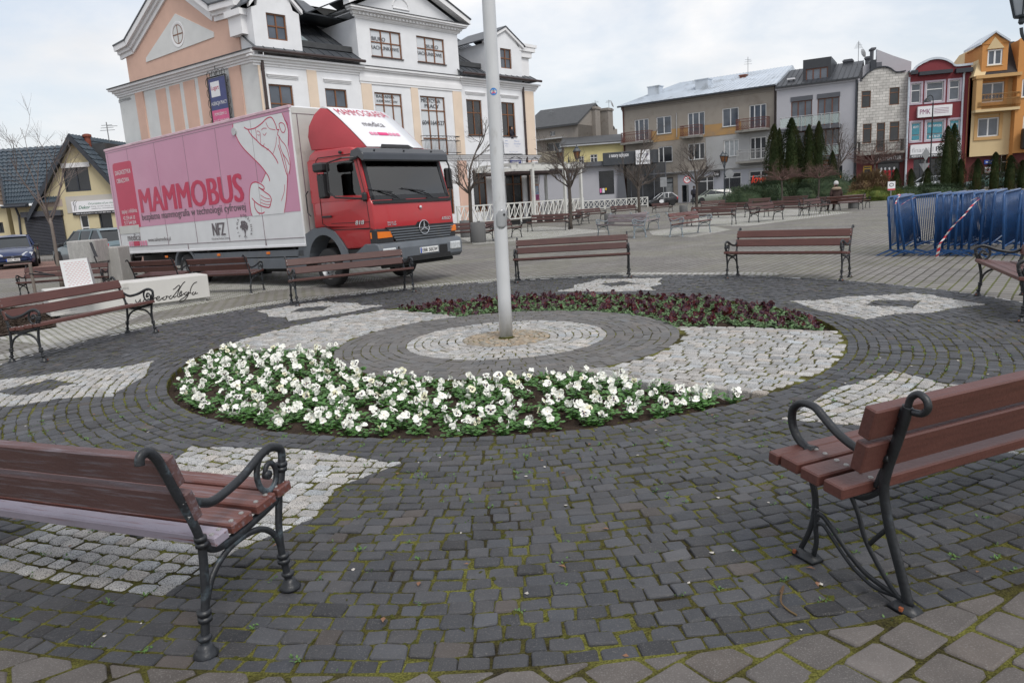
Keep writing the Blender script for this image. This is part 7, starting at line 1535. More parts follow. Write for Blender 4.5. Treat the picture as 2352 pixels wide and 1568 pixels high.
zr_ = pO(1340, 125)[1]; q = MB(); q.hull([(.9, -.9, zt_+.05), (Og.W, -.9, zt_+.05), (2.3, 1.2, zr_), (Og.W, 1.2, zr_), (2.3, 8, zr_), (Og.W, 8, zr_), (.9, 12, zt_), (Og.W, 12, zt_)]); q.build('mansard_roof', M_bit, go)
q = MB(); q.hull([(x+.0, y, z) for x, y, z in ((.0, -1.0, zt_), (.95, -1.0, zt_), (.0, 12, zt_), (.95, 12, zt_), (1.4, 1.1, zr_+.1), (2.4, 1.1, zr_+.1), (1.4, 8, zr_+.1), (2.4, 8, zr_+.1))]); q.build('verge_wall', M_apr, go)
dr = RO_(1085, 180, 1288, 368); dw = RO_(1128, 222, 1245, 342); yb = -.75; gxx = pO(1187, 80); q = MB(); wall_holes(q, dr[0], dr[2], dr[1]-.2, dr[3], [dw], y=yb); q.prism([(dr[0]-.15, dr[3]), (dr[2]+.15, dr[3]), (gxx[0]+.5, gxx[1]-.5), (gxx[0], gxx[1]), (gxx[0]-.5, gxx[1]-.5)], yb-.05, yb+.3)
q.add([(x, y, z) for x in (dr[0], dr[2]) for y, z in ((yb, dr[1]-.2), (yb, dr[3]), (4, dr[3]), (4, dr[1]-.2))], [(0, 1, 2, 3), (7, 6, 5, 4)]); dmr = q.build('dormer', M_or3, go); window(dmr, dw, M_wfr, (.5,), (), M_gl, fw=.14, y=yb, sill=M_apr)
q = MB(); q.prism([(dw[0]-.1, dw[3]+.05), (dw[2]+.1, dw[3]+.05), (gxx[0], dw[3]+1.1)], yb-.1, yb-.02); q.build('pediment', M_apr, dmr)
for sx in (-1, 1): q = MB(); xe_ = gxx[0] + sx*(dr[2]-dr[0])*.58; q.prism([(xe_, dr[3]), (gxx[0], gxx[1]), (gxx[0], gxx[1]+.16), (xe_, dr[3]+.2)], yb-.25, 3.5); q.build('dormer_roof', M_zn, dmr)
Oo = Fac(AT(2323, 71.6), AT(2470, 70.4), 'orange_house', 'strong orange house cut by the right edge of the picture', 'building'); oo = Oo.o; zc_ = Oo.px(*T3(1400, 1070))[1]; zt_ = Oo.px(*T3(1355, 130))[1]
u_ = [Oo.rect(*T3(1442, 455), *T3(1600, 595)), Oo.rect(*T3(1450, 760), *T3(1610, 900))]; b = MB(); wall_holes(b, 0, Oo.W, zc_, zt_, u_); shell(b, Oo.W, zt_, 12); b.prism([(0, zt_), (.5, zt_+.4), (1.8, zt_+1.3), (3.4, zt_+2.9), (5.4, zt_+1.3), (6.5, zt_)], 0, .4); b.build('wall', M_or3, oo); b = MB(); gg = [[3.0, .4, 8, 3.0]]; wall_holes(b, 0, Oo.W, 0, zc_, gg, y=.3); b.build('ground_floor', M_mar, oo)
for h in u_: window(oo, h, M_wfr, (.5,), (), M_gl, fw=.12, sill=M_apr)
window(oo, gg[0], M_wfr, (.3, .6), (), M_gl2, name='shop_window', y=.3)
q = MB(); q.bbox((.5, -.9, zc_+.3), (1.6, -.2, zc_+2.2), .1); q.tube([(1.05, -.2, zc_+1), (1.05, 0, zc_+1)], .1, 6); ts = q.build('wall_lamp_box', M_blk, oo)
# yellow shop notice under the apricot house
r = Og.rect(*T3(1128, 1130), *T3(1200, 1160)); sg, w_, Hs = sign('shop_sign', 'small blue shop sign in the window under the apricot house', Og, r, mat('plate_blue', ()), y=.15); ptext(sg, 'SKLEP', -w_*.7, Hs*.3, w_*1.4, Hs*.4, M_wpr, -.01, .02)
r = Og.rect(*T3(1135, 1190), *T3(1185, 1262)); sg, w_, Hs = sign('shop_notice', 'white notice with red letters in the window under the apricot house', Og, r, M_wpr, y=.2, cat='notice'); t = MB(); t.text('WIELKA', FR(-w_*.8, Hs*.6, -.01), w_*1.6, Hs*.22, bold=.02); t.text('WYPRZEDAŻ', FR(-w_*.9, Hs*.25, -.01), w_*1.8, Hs*.22, bold=.02); t.build('lettering', mat('sign_red', ()), sg)
# aerials
antenna(on(*T1(735, 470), 104), .9, 'thin aerial on the left tall chimney of the rear house', 1); antenna(on(*T1(878, 485), 106), 1.2, 'aerial with a white dish on the right tall chimney of the rear house', 3, dish=True)
antenna(on(*T1(275, 580), 106), 1.0, 'aerial on the dark roof of the rear house', 4); antenna(on(*T2(463, 300), 87), 2.6, 'tall aerial on the pale metal roof beside the brick chimney', 3)
antenna(on(*T3(68, 330), 80), 2.3, 'branched aerial beside the chimneys of the blockwork house', 6, dish=True); antenna(on(*Z3(245, 0) if 0 else Z3(990, 440), 47), 1.6, 'aerial behind the roof of the yellow house', 3)
# ================================================================= FENCE, PERGOLA
M_wood_w = mat('white_painted_timber', (.60, .60, .57), .6, var=.08, sc=3, dirt=(.42, .41, .38), damt=.32, dsc=4); M_wood_p = mat('pinkish_timber', (.50, .43, .40), .65, var=.1)
def xfence(A, B, label, h=1.15, z0=.0, m=M_wood_w, step=1.15, tk=.05):
    d = (B-A); d.z = 0; L_ = d.length; n = max(1, round(L_/step)); s = L_/n
    t = thing('lattice_fence', label, 'fence', A, math.atan2(d.y, d.x)); w_ = .045
    for i in range(n+1): bar(t, 'post', m, (i*s-w_, -w_, 0), (i*s+w_, w_, z0+h))
    for i in range(n):
        q = MB(); a, c_ = i*s+w_, (i+1)*s-w_; q.box((a, -.025, z0+h-.09), (c_, .025, z0+h-.01)); q.box((a, -.025, z0+.1), (c_, .025, z0+.18)); mid = (a+c_)/2; q.box((mid-.03, -.02, z0+.18), (mid+.03, .02, z0+h-.09))
        for u, v in ((a, mid), (mid, c_)):
            for y, (p, r_) in ((-.012, (0, 1)), (.012, (1, 0))):
                P0 = Vector((u if p == 0 else v, y, z0+.18)); P1 = Vector((v if p == 0 else u, y, z0+h-.09)); q.tube([P0, P1], .035, 4)
        q.build('lattice_panel', m, t)
    return t

fa, fb = [W.A + W.u*s_ - W.n*3.3 for s_ in (W.px(1000, 470)[0] - 1.2, WD + 1.0)]
xfence(fa, fb, 'white lattice fence on the low terrace of the white building', 1.2, .25)
tb = thing('terrace', 'low timber terrace with dark gaps under it before the white building', 'terrace', fa, math.atan2(fb.y-fa.y, fb.x-fa.x)); LL = (fb-fa).length; bar(tb, 'deck', mat('grey_deck', (.12, .11, .10), .8), (0, .05, .25), (LL-1, 3.1, .33)); bar(tb, 'under_deck_shade', M_dk, (0, .1, 0), (LL, .15, .25))  # black strip below the deck stands in for the shade of the gaps
xfence(fb + Vector((0, .2, 0)), fb + W.n*3.2, 'short white lattice fence closing the right end of the terrace', 1.2, .25)
xfence(AT(1262, 76), AT(1338, 79), 'faded pinkish lattice fence in front of the low grey shop', .95, .1, M_wood_p); xfence(AT(1338, 77), AT(1487, 78.5), 'long white lattice fence running right to the two-tone car', .98, .1)
pg = thing('pergola', 'tall white pergola frame at the corner of the terrace', 'pergola', fb - W.u*2.2, math.atan2(fb.y-fa.y, fb.x-fa.x))
for x, y in ((0, -.1), (1.9, -.1), (1.9, 3.2), (-3.4, -.1)): bar(pg, 'post', M_wood_w, (x-.09, y-.09, 0), (x+.09, y+.09, 4.0))
bar(pg, 'beam', M_wood_w, (-5.5, -.16, 3.55), (2.3, -.10, 3.85)); bar(pg, 'beam', M_wood_w, (-5.5, 3.1, 3.55), (2.3, 3.16, 3.85)); bar(pg, 'underside_sheet', mat('dark_underside', (.05, .03, .03), .8), (-5.3, .0, 3.30), (2.3, 3.1, 3.45))  # dark sheet below the beams makes the pergola's underside
for x in (-5, -3.4, -1.7, 0, 1.75): bar(pg, 'cross_beam', M_wood_w, (x-.05, -.3, 3.86), (x+.05, 3.3, 4.0))
# ================================================================= TREES
M_bark = mat('grey_bark', (.075, .062, .052), .9, var=.3, sc=10, bump=.4, bsc=50); M_twig = mat('twig_bark', (.095, .078, .068), .9, var=.2); M_twr = mat('reddish_twigs', (.12, .07, .06), .9, var=.2); M_barkl = mat('pale_bark', (.17, .145, .125), .85, var=.2, sc=10)
def bare_tree(P, H, fork, rad, label, seed=1, r0=.07, shape='round', group='bare trees of the square', mt=None, mtw=None, lean=0, dens=1.0, limbs=7):
    r = random.Random(seed); t = thing('bare_tree', label, 'tree', P, 0, group); tk = MB(); k = 8; top = Vector((lean*fork*.1, 0, fork))
    pts = [Vector((lean*z*.1 + math.sin(z*2.1+seed)*.02, math.cos(z*1.7+seed)*.02, z)) for z in np.linspace(0, fork, k)]
    tk.tube(pts, [r0*(1.25 if i == 0 else 1 - .25*i/k) for i in range(k)], 8); tk.build('trunk', mt or M_bark, t, smooth=True)
    cr = MB()
    def grow(p, d, ln, rr, dep):
        n = 5 if dep < 2 else 4; q = [p]; dd = d.copy()
        for i in range(n):
            dd = (dd + Vector((r.gauss(0, .13), r.gauss(0, .13), r.gauss(.05 if shape != 'umbrella' else -.02, .09)))).normalized(); q.append(q[-1] + dd*ln/n)
        cr.tube(q, [rr*(1 - .5*i/n) for i in range(n+1)], 5 if dep < 2 else 3, caps=False)
        if dep >= 5: return
        m = max(2, int((3.2 if dep < 3 else 2.5)*dens + r.random()))
        for i in range(m):
            f = r.uniform(.3, 1.0); a = q[min(n, int(f*n))]; an = r.uniform(.35, .95); ax_ = Vector((r.gauss(0, 1), r.gauss(0, 1), r.gauss(0, .6))).normalized(); nd = (Matrix.Rotation(an, 3, ax_) @ dd).normalized()
            if nd.z < -.2: nd.z *= -.3; nd.normalize()
            grow(a, nd, ln*r.uniform(.5, .75), max(.0028, rr*.5), dep+1)
    ch = H - fork
    if shape == 'round': grow(pts[-1], Vector((0, 0, 1)), ch*.62, r0*.62, 0)
    for i in range(limbs):
        a = 6.28*i/limbs + r.uniform(-.3, .3); up_ = {'round': r.uniform(.7, 1.5), 'umbrella': r.uniform(.25, .8), 'vase': r.uniform(1.2, 2.6)}[shape]
        zf = fork*(r.uniform(.82, 1) if shape != 'umbrella' else 1) ; d = Vector((math.cos(a), math.sin(a), up_)).normalized()
        ln = rad/max(.35, math.hypot(d.x, d.y))*.62 if shape != 'vase' else ch*.55; ln = min(ln, ch*.8 if shape != 'umbrella' else rad*.8)
        grow(Vector((lean*zf*.1, 0, zf)), d, ln, r0*.42, 1)
    cr.build('crown', mtw or M_twig, t); return t
bare_tree(AT(1080, 30.6), 5.3, 2.15, 1.0, 'bare young tree rising right of the truck cab beside a concrete planter', 3, .085, limbs=9)
bare_tree(AT(1308, 37), 5.5, 2.35, 1.35, 'bare tree with a wide low crown beside the nearer double street lamp', 5, .10, limbs=10)
bare_tree(AT(1467, 45), 5.7, 2.0, 1.35, 'bare tree in front of the LODY sign', 8, .10, limbs=10)
bare_tree(AT(1600, 55), 5.3, 2.2, 1.7, 'bare tree beside the man in dark clothes and the round road sign', 11, .11, limbs=10)
bare_tree(AT(1796, 45), 3.0, 1.75, 1.2, 'small grafted tree with a bristly round crown, left one before the conifers', 13, .06, 'umbrella', mtw=M_twr, limbs=12, dens=1.25); bare_tree(AT(1881, 46), 3.0, 1.75, 1.15, 'small grafted tree with a bristly round crown, right one before the conifers', 17, .06, 'umbrella', mtw=M_twr, limbs=12, dens=1.25)
bare_tree(AT(1925, 70), 7.8, 3.0, 2.8, 'tall bare tree right of the conifers before the pale grey house', 19, .11, limbs=9); bare_tree(AT(2008, 66), 4.4, 2.7, 2.4, 'low bare tree with a dense flat crown before the maroon shop front', 23, .10, 'umbrella', mtw=M_twr, limbs=12, dens=1.2)
bare_tree(AT(122, 20), 5.1, 1.9, 1.0, 'slender bare tree standing before the yellow house at the left', 29, .05, 'vase', mt=M_barkl, mtw=mat('pale_twigs', (.13, .105, .095), .85), lean=-.3, limbs=6, dens=.72)
s_ = thing('tree_stake', 'short pale timber stake with a black strap beside the slender tree', 'stake', G(84, 689)); q = MB(); q.tube([(0, 0, 0), (0, 0, .85)], .035, 8); q.build('stake', M_barkl, s_); q = MB(); q.tube([(-.04, -.03, .62), (.5, .05, .55), (.04, .06, .66)], .02, 4); q.build('strap', M_blk, s_)
# ================================================================= CONIFERS AND SHRUBS
def leafmat(name, c1, c2):
    m = mat(name, c1, .75, var=.45, sc=1.8, dirt=c2, dsc=2.2, damt=.45, spec=.2); return m
M_th = leafmat('thuja_foliage', (.028, .044, .013), (.055, .050, .018)); M_ju = leafmat('juniper_foliage', (.034, .056, .028), (.055, .075, .038)); M_yj = leafmat('yellow_juniper_foliage', (.075, .105, .020), (.13, .14, .03)); M_rsh = leafmat('rusty_shrub_twigs', (.115, .07, .04), (.15, .11, .05))
def cone_mesh(seed, n=7500):
    r = random.Random(seed); b = MB(); lob = [(r.uniform(0, 6.28), r.uniform(.05, .85), r.uniform(.12, .3)) for _ in range(26)]
    for i in range(n):
        z = r.random()**.85; a = r.uniform(0, 6.28); R0 = (.5*min(1, (1-z)*2.1)**.62)*(.75+.25*min(1, z*5)); R0 *= 1 + .10*math.sin(a*7+z*23) + sum(.8*w_*math.exp(-((a-la+3.14) % 6.28-3.14)**2*3 - (z-lz)**2*120) for la, lz, w_ in lob) - .05
        rr = R0*r.uniform(.8, 1.12); p = Vector((math.cos(a)*rr, math.sin(a)*rr, z)); s = r.uniform(.014, .034); o = Vector((math.cos(a), math.sin(a), r.uniform(.6, 2.2))).normalized(); sd = Vector((-math.sin(a+r.uniform(-.7, .7)), math.cos(a+r.uniform(-.7, .7)), 0))
        b.add([p - sd*s, p + sd*s*1.0, p + Vector((o.x*1, o.y*1, o.z*.35))*s*1.8 + sd*s*.2], [(0, 1, 2)])
    b.lathe([(.28, 0), (.32, .2), (.30, .45), (.22, .7), (.08, .9), (0, .94)], 14); o = b.build('foliage', M_th); me = o.data; bpy.data.objects.remove(o); return me
CM = [cone_mesh(i) for i in range(4)]
def conifer(P, h, w_, label, k=0, m=None):
    t = thing('conifer', label, 'conifer', P, k*1.3, 'columnar conifers'); f = bpy.data.objects.new('foliage', CM[k % 4]); COL.objects.link(f); f.parent = t; f.scale = (w_, w_, h); f.location.z = .08
    q = MB(); q.tube([(0, 0, -.02), (0, 0, h*.5)], .06, 6); q.build('trunk', M_bark, t)
X2 = lambda x: (2800 + x/2.413)/1.7415
X3 = lambda x: (3400 + x/2.09)/1.7415
for i, (x, d, h, w_, lb) in enumerate(((712, 60, 6.1, 1.45, 'tall dark conifer at the left end of the group'), (762, 62, 5.9, 1.0, 'slim conifer tucked behind the leftmost tall one'), (878, 60, 6.5, 1.7, 'tallest and widest conifer of the group before the pale grey house'), (955, 62, 5.0, 1.1, 'conifer leaning on the right side of the widest one'),
        (1045, 60, 5.9, 1.3, 'conifer in the middle right of the group, with a narrow tip'), (1138, 60, 6.1, 1.25, 'pointed conifer at the right end of the tall group'), (1275, 63, 3.9, .9, 'shorter thin conifer under the tall bare tree'))): conifer(AT(X2(x), d), h, w_, lb, i)
for i, (x, d, h, w_, lb) in enumerate(((802, 58, 5.0, 1.2, 'tall conifer before the raspberry house, left one of the joined pair'), (855, 58.5, 5.2, 1.1, 'tall conifer before the raspberry house, right one of the joined pair'), (925, 58, 2.5, .75, 'small conifer right beside the tall pair'), (510, 58, 2.0, .75, 'small rusty conifer left of the single street lamp'),
        (648, 58, 2.0, .9, 'small conifer below the single street lamp'), (385, 58, 2.1, .75, 'small conifer before the fashion shop window'), (1065, 56, 2.4, 1.0, 'small conifer above the middle of the barriers'), (1210, 56, 2.8, 1.0, 'pointed small conifer above the right barriers'), (1340, 56, 2.5, 1.1, 'small conifer before the orange house corner'), (1440, 56, 2.1, .9, 'small conifer cut by the right edge'), (40, 60, 1.7, .9, 'small dark conifer at the right end of the juniper hedge'))): conifer(AT(X3(x), d), h, w_, lb, i+1)
def shrub_mesh(seed, m, n=5000, s0=.02, spray=True):
    r = random.Random(seed); b = MB()
    for i in range(n):
        a = r.uniform(0, 6.28); e = r.uniform(0, 1.5); k = 1 + .16*math.sin(a*5+seed) * math.cos(e*6) + .1*math.sin(a*11+e*9); rr = r.uniform(.72, 1.04)*k; p = Vector((math.cos(a)*math.cos(e)*rr, math.sin(a)*math.cos(e)*rr, math.sin(e)*rr*.95)); s = r.uniform(.6, 1.5)*s0
        o = (p + Vector((r.gauss(0, .4), r.gauss(0, .4), .35 + r.gauss(0, .3)))).normalized(); sd = o.orthogonal().normalized(); b.add([p - sd*s*.6, p + sd*s*.6, p + o*s*3.2], [(0, 1, 2)])
    b.lathe([(.7, 0), (.74, .3), (.6, .6), (.3, .78), (0, .82)], 14); o = b.build('foliage', m); me = o.data; bpy.data.objects.remove(o); return me
JM = [shrub_mesh(i, M_ju) for i in range(2)]; YM = shrub_mesh(5, M_yj); RM_ = shrub_mesh(6, M_rsh, 3500, .03)
def shrub(me, P, sx, sy, sz, label, name='juniper', cat='shrub', group='shrubs of the square'):
    t = thing(name, label, cat, P, 0, group); f = bpy.data.objects.new('foliage', me); COL.objects.link(f); f.parent = t; f.scale = (sx, sy, sz); f.rotation_euler.z = P.x
for i, (x, w_, h, lb) in enumerate(((430, 1.9, 1.5, 'spreading juniper at the left end of the hedge'), (560, 2.2, 1.9, 'juniper second from the left in the hedge'), (700, 2.4, 2.0, 'juniper under the leftmost tall conifers'), (860, 2.2, 1.5, 'juniper at the foot of the widest conifer'), (1010, 2.1, 1.45, 'low juniper in the middle right of the hedge'), (1150, 2.1, 1.7, 'juniper left of the sitting woman'), (1290, 2.2, 2.1, 'high juniper behind the sitting woman'), (1430, 1.8, 1.4, 'juniper right of the sitting woman'))): shrub(JM[i % 2], AT(X2(x), 57 + (i % 2)), w_, 1.3, h, lb)
for x, w_, h, me, lb in ((110, 1.6, .75, YM, 'low yellow-green juniper left of the flower shrubs'), (230, 1.9, .9, YM, 'low yellow-green juniper under the rusty shrub'), (340, 1.7, .7, YM, 'low yellow-green juniper right of the rusty shrub'), (450, 1.9, .8, JM[0], 'low green juniper beside the leftmost barrier top'), (700, 3.4, .9, JM[1], 'low green juniper behind the barriers')): shrub(me, AT(X3(x), 52), w_, 1.1, h, lb)
for x, w_, h, lb in ((120, 1.5, 1.8, 'rusty brown twiggy shrub before the maroon shop door'), (210, 1.6, 1.9, 'rusty brown twiggy shrub before the fashion shop window')): shrub(RM_, AT(X3(x), 54), w_, 1.1, h, lb, 'twiggy_shrub')
# ================================================================= LAMPS, ROAD SIGNS
M_lpole = mat('blue_grey_lamp_post', (.035, .045, .055), .45, var=.15); M_amb = mat('amber_glass', (.20, .085, .035), .25, var=.3, sc=8)
def lantern(par, P, s=1.0, m=M_amb):
    o = MB(); T_ = Matrix.Translation(P) @ Matrix.Scale(s, 4)
    o.lathe([(.03, -.12), (.06, -.08), (.05, -.02), (.13, .0), (.14, .03)], 6, T_); o.lathe([(.27, .50), (.30, .52), (.29, .56), (.17, .72), (.12, .76), (.13, .80), (.06, .86), (.03, .90), (.045, .94), (.0, 1.02)], 6, T_)
    for i in range(6): a = 2*math.pi*i/6; o.tube([T_ @ Vector((math.cos(a)*.13, math.sin(a)*.13, .02)), T_ @ Vector((math.cos(a)*.255, math.sin(a)*.255, .52))], .016*s, 4)
    f = o.build('lantern', M_lpole, par); g_ = MB(); g_.lathe([(.12, .03), (.24, .50)], 6, T_, caps=False); g_.build('lantern_glass', m, f)
def street_lamp(P, H, yaw, label, sep=1.3, m=M_amb, s=1.0):
    t = thing('street_lamp', label, 'street lamp', P, yaw, 'old style street lamps'); q = MB(); hp_ = H-1.25*s
    q.lathe([(.22, 0), (.24, .1), (.20, .25), (.15, .4), (.17, .5), (.12, .75), (.09, .95), (.11, 1.0), (.075, 1.1), (.06, hp_*.6), (.075, hp_*.6+.05), (.05, hp_*.6+.12), (.045, hp_), (.07, hp_+.1), (.03, hp_+.4), (.0, hp_+.7)], 12); q.build('post', M_lpole, t, smooth=True)
    for sx in (-1, 1):
        a = MB(); a.tube(spline([(0, 0, hp_-.35), (sx*sep*.22, 0, hp_-.25), (sx*sep*.34, 0, hp_), (sx*sep*.5, 0, hp_+.0), (sx*sep*.5, 0, hp_+.14)], 4), .028, 6); a.tube([(0, 0, hp_+.02), (sx*sep*.5, 0, hp_+.02)], .02, 6); a.build('arm', M_lpole, t); lantern(t, (sx*sep*.5, 0, hp_+.22), s, m)
    return t
street_lamp(AT(1310, 61), 5.75, .1, 'old style double street lamp with amber lanterns beside the bare tree, nearer one', 1.4, s=1.15); street_lamp(AT(1664, 72), 5.0, 1.05, 'old style double street lamp with amber lanterns beside the jeans shop, farther one', 1.2, s=1.05)
M_clg = mat('frosted_lantern_glass', (.42, .46, .50), .2, var=.1)
t = thing('street_lamp', 'old style lantern of a near street lamp cut by the top right corner', 'street lamp', AT(2392, 13.5), 0, 'old style street lamps'); Mi = t.matrix_basis.inverted(); lp = Mi @ on(2346, 57, 13.5); q = MB(); q.tube([(0, 0, 0), (0, 0, lp.z+.9)], .055, 12); q.build('post', M_lpole, t)
q = MB(); q.tube(spline([(0, 0, lp.z-.55), (lp.x*.5, 0, lp.z-.4), (lp.x*.9, 0, lp.z-.22), lp + Vector((0, 0, -.05))], 5), .028, 6); q.build('arm', M_lpole, t); lantern(t, lp + Vector((0, 0, .12)), 1.0, M_clg)
t = thing('street_lamp', 'slim black street lamp with one hooked head before the raspberry house', 'street lamp', AT(X3(668), 60)); hy = 1.6 + (403-(100+640/2.09)/1.7415)/28; q = MB(); q.tube([(0, 0, 0), (0, 0, 1), (0, 0, 1.01), (0, 0, hy-.6)] , [.09, .09, .05, .05], 8); q.tube(spline([(0, 0, hy-.7), (-.03, 0, hy-.2), (-.25, 0, hy), (-.5, 0, hy-.15)], 4), .035, 6); q.build('post', M_blk, t); q = MB(); q.lathe([(.32, 0), (.2, .15), (.06, .3)], 12, Matrix.Translation((-.5, 0, hy-.5))); q.build('lamp_head', M_blk, t)
M_sgb = mat('sign_back_grey', (.28, .29, .30), .5, metal=.3); M_sred = mat('sign_red', ())
def road_sign(P, z, shape, r_, label, face=None, n=24, h=None):
    t = thing('road_sign', label, 'road sign', P, 0); q = MB(); q.tube([(0, .03, 0), (0, .03, z+r_)], .035, 8); q.build('post', M_sgb, t); q = MB(); 
    pts = [(math.cos(2*math.pi*i/n)*r_, z + math.sin(2*math.pi*i/n)*r_) for i in range(n)] if shape == 'round' else [(-r_, z-h), (r_, z-h), (r_, z+h), (-r_, z+h)] if shape == 'rect' else [(0, z-r_), (r_*.7, z), (0, z+r_), (-r_*.7, z)] if shape == 'diamond' else [(-r_, z+r_*.6), (r_, z+r_*.6), (0, z-r_)]
    q.prism(pts, -.02, .0); pl_ = q.build('plate', M_sgb, t)
    if face:
        q = MB(); q.prism(pts, -.024, -.021); f_ = q.build('face', M_sred, pl_); q = MB(); q.prism([(x*.8, z + (y-z)*.8) for x, y in pts], -.028, -.025); q.build('white_disc', M_wpr, pl_)
        q = MB(); q.tube([(.08, -.03, z-.2), (.08, -.03, z+.08), (-.12, -.03, z+.08)], .03, 4); q.hull([(-.1, -.035, z+.17), (-.1, -.035, z-.01), (-.23, -.035, z+.08), (-.1, -.025, z+.08)]); q.build('arrow', M_bltx, pl_); q = MB(); q.box((-.26, -.036, z-.02), (.26, -.03, z+.02), Matrix.Translation((0, 0, z)) @ Matrix.Rotation(R_(-45), 4, 'Y') @ Matrix.Translation((0, 0, -z))); q.build('red_bar', M_sred, pl_)
    return t
road_sign(AT(1578.5, 75), 2.52, 'round', .36, 'round no-left-turn road sign with a red rim beside the man', True); road_sign(AT(X2(285), 70), 2.75, 'round', .40, 'back of a round road sign beside the farther double lamp'); road_sign(AT((2100+1450/2.614)/1.7415, 72), 2.4, 'rect', .32, 'grey back of a rectangular sign in front of the old tenement', h=.45)
road_sign(AT(X3(627), 62), 3.2, 'diamond', .52, 'grey back of a diamond road sign before the raspberry house'); road_sign(AT(X3(618), 62.3), 2.2, 'triangle', .46, 'grey back of a triangular road sign below the diamond one')
t = road_sign(AT(X3(348), 50), .95, 'rect', .25, 'small white and red notice on a stick in the low junipers', h=.3); q = MB(); q.prism([(-.25, .68), (.25, .68), (.25, .78), (-.25, .78)], -.03, -.022); q.build('red_strip', M_sred, t.children[1]); q = MB(); q.prism([(-.25, .78), (.25, .78), (.25, 1.25), (-.25, 1.25)], -.03, -.022); q.build('white_face', M_wpr, t.children[1]); q = MB(); q.tube([(math.cos(a)*.14, -.032, 1.03+math.sin(a)*.1) for a in np.linspace(0, 6.2, 12)], .02, 4); q.build('ring_mark', M_bltx, t.children[1])
